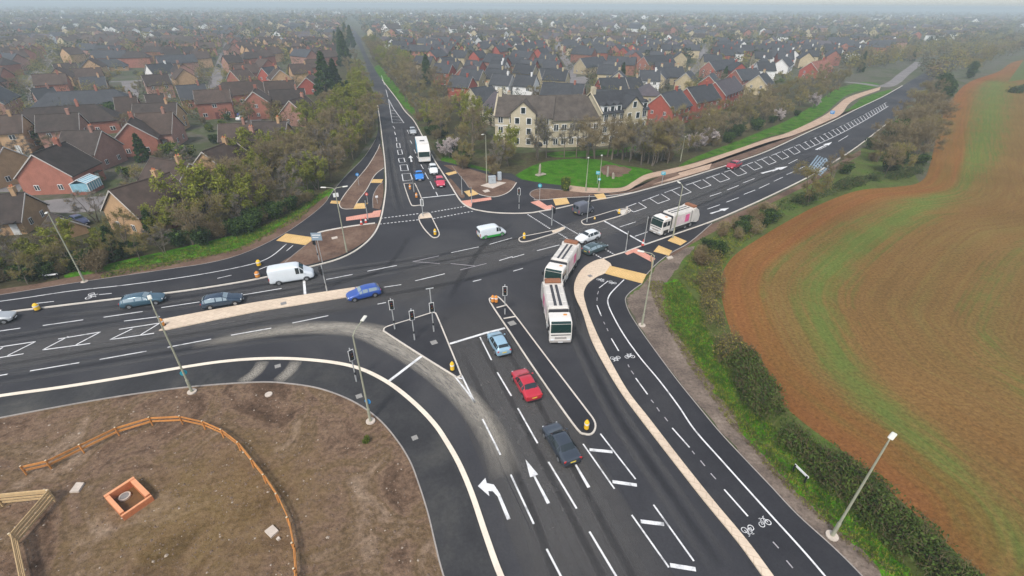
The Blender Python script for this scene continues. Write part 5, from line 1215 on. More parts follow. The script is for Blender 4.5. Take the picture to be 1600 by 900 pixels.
MB().tube([(-.1, LY / 2 - .75, .19), (-.1, LY / 2 - .75, .215)], .30, 16).build('grate', M['iron'], p_)
# standing stones on the lawn mound
for lab, b, h, w, cap in (('tall brown standing stone on a wide foot in the lawn', (843, 274), 2.6, .55, True), ('pale leaning standing stone near the lamp on the lawn', (949, 276), 2.3, .45, False), ('short broad standing stone beside the pale leaning one', (958, 279), 1.3, .6, False)):
    x, y = P(*b); t = thing('standing_stone', lab, 'standing stone', (x, y, .02), U(0, 3), 'standing stones')
    s = MB(); s.tube([(0, 0, -.1), (.03, 0, h * .4), (.1, .02, h * .85), (.14, .02, h)], [w * .55, w * .5, w * .42, w * .2], 7); s.build('shaft', M['stone'], t)
    if cap: MB().box((.3, 0, .12), (2.4, 1.3, .28), bev=.1).build('foot', M['stone'], t)
# ================================================================== HOUSES
def house_parts(L, D, he, pitch, roof, wm, rm, detail, chim=True, barge=True, wtrim='barge', t=None, ends=True, garage=False, bays=False):
    """walls, roof, chimney, windows, doors under root t; ridge along x, front is -y"""
    rise = math.tan(pitch) * D / 2
    w = MB(); hx, hy = L / 2, D / 2
    vs = [(-hx, -hy, 0), (hx, -hy, 0), (hx, hy, 0), (-hx, hy, 0), (-hx, -hy, he), (hx, -hy, he), (hx, hy, he), (-hx, hy, he)]
    fs = [(0, 1, 5, 4), (2, 3, 7, 6)]
    if roof == 'gable':
        vs += [(hx, 0, he + rise - .05), (-hx, 0, he + rise - .05)]; fs += [(1, 2, 6, 8, 5), (3, 0, 4, 9, 7)]
    else: fs += [(1, 2, 6, 5), (3, 0, 4, 7)]
    w.add(vs, fs); w.build('wall', M[wm], t)
    r = MB(); o = .38; oz = o * math.tan(pitch); th = .16
    if roof == 'gable':
        ex = hx + .28
        sec = [(-hy - o, he - oz), (0, he + rise), (hy + o, he - oz), (hy + o, he - oz + th), (0, he + rise + th * 1.2), (-hy - o, he - oz + th)]
        vs = [(-ex, a, b) for a, b in sec] + [(ex, a, b) for a, b in sec]
        fs = [(0, 1, 4, 5), (1, 2, 3, 4), (6, 11, 10, 7), (7, 10, 9, 8)] + [(i, 6 + i, 6 + (i + 1) % 6, (i + 1) % 6) for i in range(6)]
        r.add(vs, fs)
        r.tube([(-ex, 0, he + rise + th * 1.2), (ex, 0, he + rise + th * 1.2)], .13, 6)
    else:
        ex = hx + o; ey = hy + o; rx = max(hx - hy * .95, .3)
        z0 = he - .02; zr = he + rise * .98
        vs = [(-ex, -ey, z0), (ex, -ey, z0), (ex, ey, z0), (-ex, ey, z0), (-ex, -ey, z0 + .12), (ex, -ey, z0 + .12), (ex, ey, z0 + .12), (-ex, ey, z0 + .12), (-rx, 0, zr), (rx, 0, zr)]
        fs = [(0, 3, 2, 1), (0, 1, 5, 4), (1, 2, 6, 5), (2, 3, 7, 6), (3, 0, 4, 7), (4, 5, 9, 8), (6, 7, 8, 9), (5, 6, 9), (7, 4, 8)]
        r.add(vs, fs); r.tube([(-rx, 0, zr), (rx, 0, zr)], .13, 6)
    ro = r.build('roof', M[rm], t)
    if chim:
        cx = hx * .55 if roof == 'gable' else hx * .3
        c = MB(); c.box((cx, 0, he + rise + .35), (.62, .9, 1.7)); c.box((cx, 0, he + rise + 1.22), (.72, 1.0, .12)); co = c.build('chimney', M[wm], ro)
        if detail > 1:
            for yy in (-.25, .25): MB().tube([(cx, yy, he + rise + 1.25), (cx, yy, he + rise + 1.6)], .11, 8).build('chimney_pot', M['terracotta'], co)
    if roof == 'gable' and barge:
        for s in (1, -1):
            b = MB(); X = s * (hx + .30)
            for sy in (1, -1): b.add([(X, sy * (hy + o), he - oz - .02), (X, 0, he + rise - .02), (X, 0, he + rise + .20), (X, sy * (hy + o), he - oz + .17), (X - s * .05, sy * (hy + o), he - oz - .06), (X - s * .05, 0, he + rise - .06), (X - s * .05, 0, he + rise + .24), (X - s * .05, sy * (hy + o), he - oz + .20)],
                [(0, 1, 2, 3), (7, 6, 5, 4), (0, 4, 5, 1), (3, 2, 6, 7), (0, 3, 7, 4), (1, 5, 6, 2)])
            b.build('bargeboard', M[wtrim], t)
    if detail == 0: return
    # windows
    fl = max(1, int(round(he / 2.6)))
    def win(c, wd, ht, axis, sgn, bars=True):
        f = MB()
        if axis == 'y': f.box((c[0], c[1] + sgn * .02, c[2]), (wd, .1, ht)); 
        else: f.box((c[0] + sgn * .02, c[1], c[2]), (.1, wd, ht))
        fo = f.build('window', M['white_trim'], t)
        p = MB(); cols = 2 if wd > .8 else 1
        for k in range(cols):
            o_ = (k - (cols - 1) / 2) * wd / cols; ww = wd / cols - .12
            if axis == 'y': p.box((c[0] + o_, c[1] + sgn * .072, c[2]), (ww, .02, ht - .16))
            else: p.box((c[0] + sgn * .072, c[1] + o_, c[2]), (.02, ww, ht - .16))
        p.build('pane', M['glass'], fo)
    nb = max(2, int(L / 3.2))
    for s in (-1, 1):
        for f_ in range(fl):
            zc = 1.45 + f_ * 2.65
            if zc + .6 > he: zc = he - .75
            for k in range(nb):
                xx = -hx + (k + .5) * L / nb
                if f_ == 0 and s == -1 and k == nb // 2:
                    d = MB(); d.box((xx, s * (hy + .03), 1.05), (1.0, .1, 2.1)); do = d.build('door', M['door_red' if nb % 2 else 'door_white'], t); MB().box((xx + .35, s * (hy + .10), 1.05), (.08, .05, .12)).build('handle', M['steel'], do)
                    if detail > 1: MB().box((xx, s * (hy + .5), 2.35), (1.6, 1.0, .14), bev=.03).build('porch', M[rm], t)
                    continue
                if detail == 1 and (k + f_) % 2 and nb > 2: continue
                win((xx, s * hy, zc), 1.25 if (k + f_) % 2 == 0 else .95, 1.15, 'y', s)
    if ends:
        for s in (-1, 1):
            for f_ in range(fl):
                zc = min(1.45 + f_ * 2.65, he - .75)
                for yy in ((-D * .22, D * .22) if detail > 1 else (0,)): win((s * hx, yy, zc), .9, 1.1, 'x', s)
    if garage:
        g = MB(); g.box((hx - 1.6, -hy - .03, 1.1), (2.4, .1, 2.1)); g.build('garage_door', M['white_trim'], t)
    if bays:
        for xx in (-L * .3, L * .3):
            b = MB(); b.box((xx, -hy - .45, he / 2 + .2), (2.0, .9, he * .86), bev=.2); bo = b.build('bay', M['w_white'], t)
            for z in (1.4, 4.0): MB().box((xx, -hy - .915, z), (1.3, .05, 1.1)).build('bay_window', M['glass'], bo)
M['door_red'] = mat('dark_door', (.12, .035, .03), .5, .1, 2); M['door_white'] = mat('white_door', (.6, .6, .58), .5, .05, 2)

HOUSES = []   # footprints: x, y, radius
def ridge_house(label, a, b, zr, D=7.6, roof='gable', wm='w_red', rm='r_brown', detail=2, he=None, ext=0.0, **kw):
    A, B = P(*a, zr), P(*b, zr); L = math.dist(A, B) + ext
    D += .6; pitch = R(41); rise = math.tan(pitch) * D / 2; he = zr - rise - .15
    if roof == 'hip': L += D * .9
    cx, cy = (A[0] + B[0]) / 2, (A[1] + B[1]) / 2
    an = math.atan2(B[1] - A[1], B[0] - A[0])
    # front (-y) turned to the camera
    fx, fy = math.sin(an), -math.cos(an)
    if fx * (0 - cx) + fy * (0 - cy) < 0: an += PI
    t = thing('house', label, 'house', (cx, cy, 0), an, kw.pop('group', 'houses of the two estates'))
    house_parts(L, D, he, pitch, roof, wm, rm, detail, t=t, **kw)
    n = max(1, int(L / 6))
    for i in range(n):
        u = ((i + .5) / n - .5) * L
        HOUSES.append((cx + math.cos(an) * u, cy + math.sin(an) * u, max(D / 2, 4) + 3.5))
    return t
RH = ridge_house
# ---- west (brick) estate
RH('buff gabled house with brown tiles nearest the woodland and grey turning area', (172, 297), (263, 270), 7.6, 8.0, wm='w_buff')
RH('buff house whose windowed gable faces the cycle track woodland', (236, 246), (294, 255), 7.8, 8.0, wm='w_buff')
RH('brown roofed buff gable house half hidden by bare trees', (316, 237), (362, 220), 7.6, 8.0, wm='w_buff')
RH('brown roofed house with a pale gable outline behind bare trees', (364, 217), (402, 202), 7.6, 8.2, wm='w_pink')
RH('house with a broad dark roof and yellow buff gable', (395, 190), (447, 190), 8.0, 8.5, wm='w_buff', rm='r_dark')
RH('low brown roofed house beside the parked white car', (342, 194), (392, 192), 5.6, 7.0, wm='w_pink')
RH('big red brick gable house beside the small glass conservatory', (50, 241), (101, 222), 8.0, 9.0, wm='w_red', rm='r_dark')
RH('red brick house with a dark square roof and pink gable', (98, 204), (157, 204), 8.0, 8.5, wm='w_pink', rm='r_dark')
RH('deep red gable house facing the camera in mid estate', (199, 192), (207, 181), 8.0, 8.5, wm='w_red', rm='r_brown')
RH('wide brown roofed house with an orange gable end', (212, 177), (268, 175), 8.2, 9.0, wm='w_pink', rm='r_brown')
RH('long dark roofed red terrace with arched garages', (37, 168), (150, 161), 7.8, 9.0, 'hip', 'w_red', 'r_dark')
RH('second long grey roofed terrace behind the arched garages', (72, 143), (180, 138), 7.6, 8.5, 'hip', 'w_red', 'r_slate')
RH('dark roofed orange gable house at the grey turning area', (-22, 305), (36, 301), 5.8, 7.0, wm='w_buff', rm='r_dark')
RH('small orange brick garage by the dark blue parked car', (80, 333), (94, 340), 3.6, 4.5, wm='w_buff', rm='r_dark', detail=0, chim=False)
RH('buff house at the west rim behind the grey turning area', (-22, 226), (4, 229), 7.6, 8.0, wm='w_buff')
RH('house with pale eaves just behind the orange gable', (208, 162), (275, 160), 7.8, 8.0, wm='w_buff', rm='r_dark')
RH('red brick row with a dark green grey roof and white windows', (275, 134), (319, 131), 7.6, 8.5, wm='w_red', rm='r_slate')
RH('broad brown roofed house beside the estate drive', (345, 128), (406, 124), 7.8, 9.0, 'hip', 'w_red', 'r_brown')
RH('white trimmed red house at the top of the estate drive', (409, 106), (434, 103), 8.0, 7.5, wm='w_red2', rm='r_slate')
RH('red house with a white gable trim next to a pale chimney', (360, 110), (386, 107), 7.6, 8.0, wm='w_red', rm='r_brown')
RH('bright red gable house in front of the tall conifer', (478, 121), (486, 115), 6.6, 7.5, wm='w_red2', rm='r_brown')
RH('dark roofed house left of the bright red gable', (420, 141), (474, 138), 7.2, 8.0, wm='w_pink', rm='r_dark')
RH('house with a pale outlined gable above the avenue woodland', (452, 157), (478, 150), 7.6, 8.0, wm='w_pink', rm='r_brown')
RH('brown roofed house deep behind the wide orange gable house', (178, 152), (212, 150), 7.4, 8.0, wm='w_pink', rm='r_brown')
RH('house with a plain dark roof beside the estate drive top', (226, 148), (254, 146), 7.4, 8.0, wm='w_red', rm='r_dark')
RH('buff walled bungalow with a long dark roof near the back', (132, 93), (182, 91), 6.0, 8.0, 'hip', 'w_buff', 'r_slate')
RH('blue grey roofed house near the white gable', (228, 101), (266, 98), 7.4, 8.0, wm='w_white', rm='r_slate')
RH('pair of dark roofed houses by a round green garden shrub', (82, 100), (118, 98), 7.0, 8.0, wm='w_pink', rm='r_dark')
RH('low grey roofed house at the end of the middle row', (124, 121), (162, 119), 6.6, 8.0, wm='w_buff', rm='r_slate')
RH('grey roofed house beside yellow flowering bushes', (48, 139), (82, 136), 7.0, 8.0, wm='w_pink', rm='r_slate')
# conservatory
x, y = P(140, 299); t = thing('conservatory', 'small white framed glass conservatory beside the red gable', 'conservatory', (x, y, 0), math.atan2(*(lambda a, b: (b[1] - a[1], b[0] - a[0]))(P(50, 241, 8), P(101, 222, 8))))
MB().box((0, 0, .3), (4.4, 3.2, .6)).build('wall', M['w_red'], t)
fr = MB()
for i in range(7): fr.box((-2.1 + i * .7, -1.55, 1.4), (.09, .1, 1.7)); fr.box((-2.1 + i * .7, 1.55, 1.4), (.09, .1, 1.7)); fr.tube([(-2.1 + i * .7, -1.6, 2.2), (-2.1 + i * .7, 0, 3.0)], .05, 4); fr.tube([(-2.1 + i * .7, 1.6, 2.2), (-2.1 + i * .7, 0, 3.0)], .05, 4)
fr.box((0, -1.55, 2.25), (4.4, .14, .12)); fr.box((0, 1.55, 2.25), (4.4, .14, .12)); fr.box((0, 0, 3.0), (4.4, .14, .12)); fr.build('frame', M['white_trim'], t)
gm = mat('conservatory_glass', (.22, .42, .50), .15, .2, 1, spec=.6)
g = MB(); g.box((0, 0, 1.4), (4.2, 2.95, 1.6)); g.add([(-2.1, -1.5, 2.22), (2.1, -1.5, 2.22), (2.1, 0, 2.93), (-2.1, 0, 2.93), (2.1, 1.5, 2.22), (-2.1, 1.5, 2.22)], [(0, 1, 2, 3), (3, 2, 4, 5)]); g.build('glazing', gm, t)
# ---- east estate
RH('red brick end house with a big gable beside the apartment block', (1033, 147), (1063, 139), 9.6, 9.0, wm='w_red2', rm='r_slate')
RH('red brick town house with white windows second along the row', (1074, 137), (1112, 131), 9.6, 8.5, wm='w_red2', rm='r_slate')
RH('red brick town house with a plum roof at the end of the row', (1118, 128), (1148, 119), 9.2, 8.5, wm='w_red2', rm='r_mauve')
RH('red gabled house with slate roof behind the apartment block', (936, 122), (976, 121), 8.0, 8.0, wm='w_red2', rm='r_slate', garage=True)
RH('buff house joined to the red gable behind the apartment block', (978, 121), (1000, 120), 7.6, 8.0, wm='w_stone', rm='r_slate')
RH('stone house with white bay windows facing the pink paved close', (843, 107), (879, 106), 8.0, 8.0, wm='w_stone', rm='r_slate', bays=True)
RH('stone house with a long slate roof at the head of the close', (907, 91), (942, 88), 8.0, 8.5, wm='w_stone', rm='r_slate', garage=True)
RH('twin gabled stone house, nearer gable above a white door', (1027, 108), (1036, 103), 8.0, 8.0, wm='w_stone', rm='r_slate')
RH('stone house linking two buff gables under one slate roof', (1034, 105), (1066, 104), 7.6, 8.0, wm='w_stone', rm='r_slate')
RH('stone gable house right of the linked slate roof', (1072, 114), (1078, 108), 7.2, 7.5, wm='w_stone', rm='r_slate')
RH('red terrace with a row of white windows in mid estate', (1006, 88), (1048, 85), 8.0, 8.0, wm='w_red', rm='r_slate')
RH('bright white rendered house on the far side of the close', (806, 67), (833, 65), 8.4, 8.0, wm='w_white', rm='r_slate')
RH('red terrace stepping down towards the white rendered house', (763, 83), (820, 90), 8.0, 8.5, wm='w_red', rm='r_slate')
RH('stone gable house next to the end of the red terrace', (832, 91), (858, 91), 8.0, 8.5, wm='w_stone', rm='r_slate')
RH('cream house with a mauve slate roof outlined by a pale gable', (773, 143), (802, 151), 9.0, 9.0, wm='w_cream', rm='r_mauve', wtrim='w_cream')
RH('cream house with grey roof behind the mauve slate one', (735, 138), (768, 133), 8.4, 8.5, wm='w_cream', rm='r_slate', wtrim='w_cream')
RH('tall narrow red brick house in the trees by the avenue', (722, 105), (741, 100), 8.6, 7.5, wm='w_red', rm='r_mauve')
RH('stone house with a slate roof left of the narrow brick house', (688, 90), (712, 88), 7.6, 8.0, wm='w_stone', rm='r_slate')
RH('slate roofed red terrace behind the town houses', (1108, 96), (1146, 91), 8.0, 8.0, wm='w_red', rm='r_slate')
RH('white gabled house standing out among slate roofs', (1185, 95), (1196, 89), 8.0, 8.5, wm='w_white', rm='r_slate')
RH('slate house with a small white gable beyond the white gabled one', (1222, 92), (1231, 87), 7.6, 8.0, wm='w_white', rm='r_slate')
RH('slate roofed red house below the white gabled one', (1150, 109), (1182, 106), 8.0, 8.0, wm='w_red', rm='r_slate')
RH('buff gable house at the rim of the eastern woodland', (1186, 117), (1196, 112), 8.0, 8.0, wm='w_stone', rm='r_slate')
RH('red roofed house peeping over the eastern woodland', (1268, 97), (1292, 93), 8.2, 8.5, wm='w_red2', rm='r_red')
RH('red gable house in the row behind the twin gables', (1108, 118), (1114, 112), 7.0, 7.0, wm='w_red2', rm='r_slate')

# ---- the apartment block: three linked wings, three storeys and dormers
t = thing('apartment_block', 'cream stone apartment block with grey roofs, dormers and a central gable', 'apartment block', (*P(930, 228), 0), 0)
ox, oy = t.location.x, t.location.y
def wing(a, b, D, he, rise, rm, gable_l=True, gable_r=True, front_gable=None, dormers=0, nb=6):
    A, B = Vector(P(*a)), Vector(P(*b)); f = (B - A).normalized(); s = Vector((-f.y, f.x)); L = (B - A).length
    if s.y < 0: s = -s
    O = A - Vector((ox, oy))
    T = lambda x, y, z: (O.x + f.x * x + s.x * y, O.y + f.y * x + s.y * y, z)
    def emit(mb, fl): mb.v = [T(*p) for p in mb.v]; return mb
    w = MB(); vs = [(0, 0, 0), (L, 0, 0), (L, D, 0), (0, D, 0), (0, 0, he), (L, 0, he), (L, D, he), (0, D, he), (L, D / 2, he + rise - .1), (0, D / 2, he + rise - .1)]
    w.add(vs, [(0, 1, 5, 4), (2, 3, 7, 6), (1, 2, 6, 8, 5), (3, 0, 4, 9, 7)])
    emit(w, 0).build('wall', M['w_cream'], t)
    r = MB(); o = .4; oz = o * rise / (D / 2); th = .18
    sec = [(-o, he - oz), (D / 2, he + rise), (D + o, he - oz), (D + o, he - oz + th), (D / 2, he + rise + th * 1.3), (-o, he - oz + th)]
    r.add([(-.2, p, q) for p, q in sec] + [(L + .2, p, q) for p, q in sec], [(0, 1, 4, 5), (1, 2, 3, 4), (6, 11, 10, 7), (7, 10, 9, 8)] + [(i, 6 + i, 6 + (i + 1) % 6, (i + 1) % 6) for i in range(6)])
    ro = emit(r, 0).build('roof', M[rm], t)
    for X in ([-.2] if gable_l else []) + ([L + .2] if gable_r else []):
        g = MB(); g.tube([(X, -o, he - oz + .2), (X, D / 2, he + rise + .3), (X, D + o, he - oz + .2)], .22, 5); emit(g, 0).build('coping', M['w_cream'], t)
        c = MB(); c.box((X * .9 + L * .05, D / 2, he + rise + .6), (.9, 1.3, 2.0)); emit(c, 0).build('chimney', M['w_cream'], ro)
    st = MB(); st.box((L / 2, -.04, he * .36), (L, .1, .22)); st.box((L / 2, -.04, he * .69), (L, .1, .22)); emit(st, 0).build('string_course', M['w_white'], t)
    fl = int(round(he / 2.9))
    for q in range(fl):
        for k in range(nb):
            X = (k + .5) * L / nb; Z = 1.6 + q * he / fl
            m = MB(); m.box((X, -.03, Z), (1.35, .14, 1.75)); fo = emit(m, 0).build('window', M['white_trim'], t)
            m = MB()
            for sx_ in (-.31, .31): m.box((X + sx_, -.105, Z), (.5, .02, 1.5))
            emit(m, 0).build('pane', M['glass'], fo)
    for k in range(dormers):
        X = (k + .5) * L / dormers
        if front_gable and abs(X - front_gable[0] * L) < front_gable[1] / 2 + .8: continue
        m = MB(); m.prism([(X - .8, .2), (X + .8, .2), (X + .8, 2.6), (X - .8, 2.6)], he - .2, he + 1.75); do = emit(m, 0).build('dormer', M['w_white'], t)
        m = MB(); m.add([(X - 1, .0, he + 1.7), (X + 1, .0, he + 1.7), (X, 0, he + 2.5), (X - 1, 3.2, he + 1.7), (X + 1, 3.2, he + 1.7), (X, 3.2, he + 2.5)], [(0, 1, 2), (5, 4, 3), (1, 4, 5, 2), (0, 2, 5, 3), (0, 3, 4, 1)]); emit(m, 0).build('dormer_roof', M[rm], do)
        m = MB(); m.box((X, .18, he + .85), (1.0, .06, 1.2)); emit(m, 0).build('dormer_pane', M['glass'], do)
    if front_gable:
        X0 = front_gable[0] * L; W_ = front_gable[1]; hw = W_ / 2; hg = he + .9; rg = hw * .85
        m = MB(); m.add([(X0 - hw, -.7, 0), (X0 + hw, -.7, 0), (X0 + hw, -.7, hg), (X0, -.7, hg + rg), (X0 - hw, -.7, hg), (X0 - hw, D * .5, 0), (X0 + hw, D * .5, 0), (X0 + hw, D * .5, hg), (X0, D * .5, hg + rg), (X0 - hw, D * .5, hg)], [(0, 1, 2, 3, 4), (1, 6, 7, 2), (5, 0, 4, 9)]); go = emit(m, 0).build('gable_bay', M['w_cream'], t)
        m = MB(); e = .3; m.add([(X0 - hw - e, -.95, hg - e * .85), (X0, -.95, hg + rg), (X0 + hw + e, -.95, hg - e * .85), (X0 - hw - e, D * .5, hg - e * .85), (X0, D * .5, hg + rg), (X0 + hw + e, D * .5, hg - e * .85), (X0 - hw - e, -.95, hg - e * .85 + .2), (X0, -.95, hg + rg + .22), (X0 + hw + e, -.95, hg - e * .85 + .2), (X0 - hw - e, D * .5, hg - e * .85 + .2), (X0, D * .5, hg + rg + .22), (X0 + hw + e, D * .5, hg - e * .85 + .2)],
            [(6, 7, 10, 9), (7, 8, 11, 10), (0, 1, 7, 6), (1, 2, 8, 7), (0, 6, 9, 3), (2, 5, 11, 8), (0, 3, 4, 1), (1, 4, 5, 2)]); emit(m, 0).build('bay_roof', M[rm], go)
        for q in range(fl + 1):
            for sx_ in (-W_ * .24, W_ * .24):
                Z = 1.6 + q * he / fl
                if q == fl and sx_ > 0: sx_, = (0,)
                elif q == fl: continue
                m = MB(); m.box((X0 + sx_, -.73, Z), (1.4, .14, 1.7)); fo = emit(m, 0).build('window', M['white_trim'], t)
                m = MB(); m.box((X0 + sx_, -.81, Z), (1.1, .02, 1.45)); emit(m, 0).build('pane', M['glass'], fo)
    n = int(L / 5) + 1
    for i in range(n + 1):
        q = A + f * (L * i / n) + s * D / 2; HOUSES.append((q.x, q.y, D / 2 + 4))
wing((774, 227), (861, 231), 11, 7.8, 4.2, 'r_grey', True, False, (.5, 6.5), 0, 5)
wing((861, 231), (934, 228), 12.5, 7.2, 4.9, 'r_grey', False, True, None, 0, 6)
wing((936, 229), (1006, 219), 11, 8.6, 4.2, 'r_slate', True, False, (.64, 6.0), 7, 6)

# ---- the rest of both estates: repeated house types
protos = []
specs = [(10, 7.6, 5.2, 'gable', 'w_red', 'r_brown'), (9, 8, 5.2, 'gable', 'w_buff', 'r_brown'), (14, 8, 5.2, 'hip', 'w_red', 'r_dark'), (8.5, 7.5, 5.2, 'gable', 'w_pink', 'r_dark'), (18, 8, 5.2, 'gable', 'w_pink', 'r_slate'),
         (10, 8, 5.3, 'gable', 'w_stone', 'r_slate'), (9, 8, 5.3, 'gable', 'w_red2', 'r_slate'), (15, 8, 5.3, 'gable', 'w_red', 'r_slate'), (8.5, 8, 5.3, 'gable', 'w_white', 'r_slate'), (12, 8, 5.3, 'hip', 'w_stone', 'r_mauve')]
rw_ = {'w_red': 'red brick', 'w_buff': 'buff brick', 'w_pink': 'pale pink brick', 'w_stone': 'stone', 'w_red2': 'deep red brick', 'w_white': 'white rendered', 'w_cream': 'cream'}
rr_ = {'r_brown': 'brown tiles', 'r_dark': 'dark tiles', 'r_slate': 'slate', 'r_mauve': 'mauve slate'}
def proto(i, detail):
    L, D, he, rf, wm, rm = specs[i]
    t = thing('house', '', 'house', (0, 0, 0), 0, 'houses of the two estates')
    house_parts(L, D, he, R(40), rf, wm, rm, detail, t=t, ends=detail > 0, barge=detail > 0)
    return t
PROTO = {}
def place_house(i, detail, x, y, rz, side, far):
    k = (i, detail); L, D, he, rf, wm, rm = specs[i]
    if k not in PROTO: o = PROTO[k] = proto(i, detail)
    else: o = copy_tree(PROTO[k])
    o.location = (x, y, 0); o.rotation_euler = (0, 0, rz)
    o['label'] = f"{rw_[wm]} {'hipped' if rf == 'hip' else 'gabled'} house, {rr_[rm]}, {'hazy back' if far else 'middle'} rows {'west' if side == 'w' else 'east'} of the avenue"
    o['group'] = f"{'hazy' if far else 'middle'} rows of {rw_[wm]} houses {'west' if side == 'w' else 'east'} of the avenue"
    HOUSES.append((x, y, max(L, D) / 2 + 2.5))
    return o
WOOD_W = [(-400, 480), (0, 458), (260, 418), (380, 392), (470, 345), (540, 272), (588, 205), (580, 140), (556, 90), (520, 96), (500, 150), (455, 205), (395, 240), (340, 290), (290, 335), (170, 345), (60, 350), (0, 345), (-400, 400)]
WOOD_E = [(566, 80), (640, 165), (680, 240), (720, 278), (800, 284), (830, 250), (1000, 240), (1060, 262), (1250, 205), (1335, 142), (1320, 112), (1240, 128), (1150, 150), (1060, 190), (1008, 228), (770, 232), (740, 190), (700, 150), (640, 100), (585, 66)]
PARK = [(1240, 205), (1335, 142), (1600, 60), (2400, 60), (2400, 1200), (900, 1200)]
ROADS = [(556, 62), (566, 62), (720, 310), (560, 400), (588, 190)]
EST_R = [(860, 165), (878, 138), (884, 126), (915, 117), (925, 124), (908, 140), (905, 165)]
EST_W = [(-30, 355), (-30, 262), (25, 262), (35, 300), (70, 300), (85, 262), (150, 255), (182, 300), (175, 335)]
NOGO = [(-400, 500), (-400, 400), (0, 345), (60, 350), (170, 345), (290, 338), (340, 290), (395, 240), (455, 205), (500, 150), (520, 96), (545, 62), (585, 62), (640, 100), (700, 145), (770, 232), (1008, 230), (1060, 190), (1150, 150), (1240, 126), (1300, 104), (1380, 84), (1480, 62), (1600, 44), (2600, 40), (2600, 1300), (-400, 1300)]
def blocked(x, y, pad=0):
    px, py = PX(x, y)
    for p in (NOGO, EST_R, EST_W):
        if inpoly(px, py, p): return True
    return False
def clash(x, y, r):
    for s in STREETS:
        if dseg(x, y, s) < r + 2.5: return True
    for hx, hy, hr in HOUSES:
        if (hx - x) ** 2 + (hy - y) ** 2 < (hr + r) ** 2 * .8: return True
    return False
avA, avB = Vector(P(592, 165)), Vector(P(559, 64))
def av_side(x, y):
    d = avB - avA; return (d.x * (y - avA.y) - d.y * (x - avA.x)) / d.length     # > 0 west of the avenue
rng = random.Random(11)
cands = []
gy = 85.0
while gy < 470:
    gx = -560.0
    while gx < 560:
        x, y = gx + rng.uniform(-3, 3), gy + rng.uniform(-4, 4)
        sd = av_side(x, y)
        px, py = PX(x, y)
        if -80 < px < 1500 and abs(sd) > 14 and py < 330 and py > 40:
            cands.append((math.hypot(x, y), x, y, 'w' if sd > 0 else 'e'))
        gx += 13.5
    gy += 20
cands.sort()
nh = 0; extra = []
for d, x, y, sd in cands:
    if blocked(x, y): continue
    th = (.35 * math.sin(x * .012 + y * .009) + .5 * math.sin(x * .021 - 1.3)) + (0.2 if sd == 'w' else -.25)
    if rng.random() < .25: th += PI / 2
    i = rng.choice([0, 1, 1, 2, 3, 3, 1, 4, 0] if sd == 'w' else [5, 5, 6, 6, 7, 7, 5, 9, 8, 6])
    L = specs[i][0]
    if clash(x, y, L * .42): continue
    if rng.random() < (.3 if sd == 'w' else .14): continue
    far = d > 300
    if nh < 222:
        place_house(i, 1 if d < 260 else 0, x, y, th, sd, far)
        nh += 1
    else: extra.append((x, y, th, i)); HOUSES.append((x, y, L / 2 + 2))
print('houses placed', nh, 'rest', len(extra))
# the hazy town beyond, as one mass
rng = random.Random(5)
Y = 330.0
town = MB(); mats_t = [M[k] for k in ('w_red', 'w_pink', 'w_stone', 'w_white', 'r_brown', 'r_dark', 'r_slate', 'r_mauve')]
def town_house(x, y, rz, L, D, he, wi, ri):
    rise = D * .36; hx, hy = L / 2, D / 2; c, s = math.cos(rz), math.sin(rz)
    T = lambda a, b, z: (x + a * c - b * s, y + a * s + b * c, z)
    town.slot(wi).add([T(*p) for p in ((-hx, -hy, 0), (hx, -hy, 0), (hx, hy, 0), (-hx, hy, 0), (-hx, -hy, he), (hx, -hy, he), (hx, hy, he), (-hx, hy, he), (hx, 0, he + rise), (-hx, 0, he + rise))], [(0, 1, 5, 4), (2, 3, 7, 6), (1, 2, 6, 8, 5), (3, 0, 4, 9, 7)])
    town.slot(ri).add([T(*p) for p in ((-hx - .3, -hy - .4, he - .2), (hx + .3, -hy - .4, he - .2), (hx + .3, 0, he + rise + .1), (-hx - .3, 0, he + rise + .1), (hx + .3, hy + .4, he - .2), (-hx - .3, hy + .4, he - .2))], [(0, 1, 2, 3), (3, 2, 4, 5)])
for x, y, th, i in extra:
    L, D, he, rf, wm, rm = specs[i]
    town_house(x, y, th, L, D, he, {'w_red': 0, 'w_red2': 0, 'w_pink': 1, 'w_buff': 2, 'w_stone': 2, 'w_white': 3}[wm], {'r_brown': 4, 'r_dark': 5, 'r_slate': 6, 'r_mauve': 7}[rm])
for k in range(1800):
    y = 430 + 1900 * rng.random() ** 1.5; x = rng.uniform(-1.25, 1.2) * y
    if abs(av_side(x, y)) < 18: continue
    px, py = PX(x, y)
    if inpoly(px, py, NOGO): continue
    if y < 520 and clash(x, y, 5): continue
    big = rng.random() < .03
    town_house(x, y, rng.uniform(0, PI), rng.uniform(8, 18) * (2.2 if big else 1), rng.uniform(7, 9) * (1.8 if big else 1), rng.uniform(4.6, 5.8), rng.choice([0, 0, 1, 1, 2, 2, 3] if not big else [3]), rng.choice([4, 4, 5, 5, 6, 6, 7]))
o = town.build('distant_town', mats_t); tag(o, 'hazy mass of small house roofs filling the distance', 'town', kind='stuff')
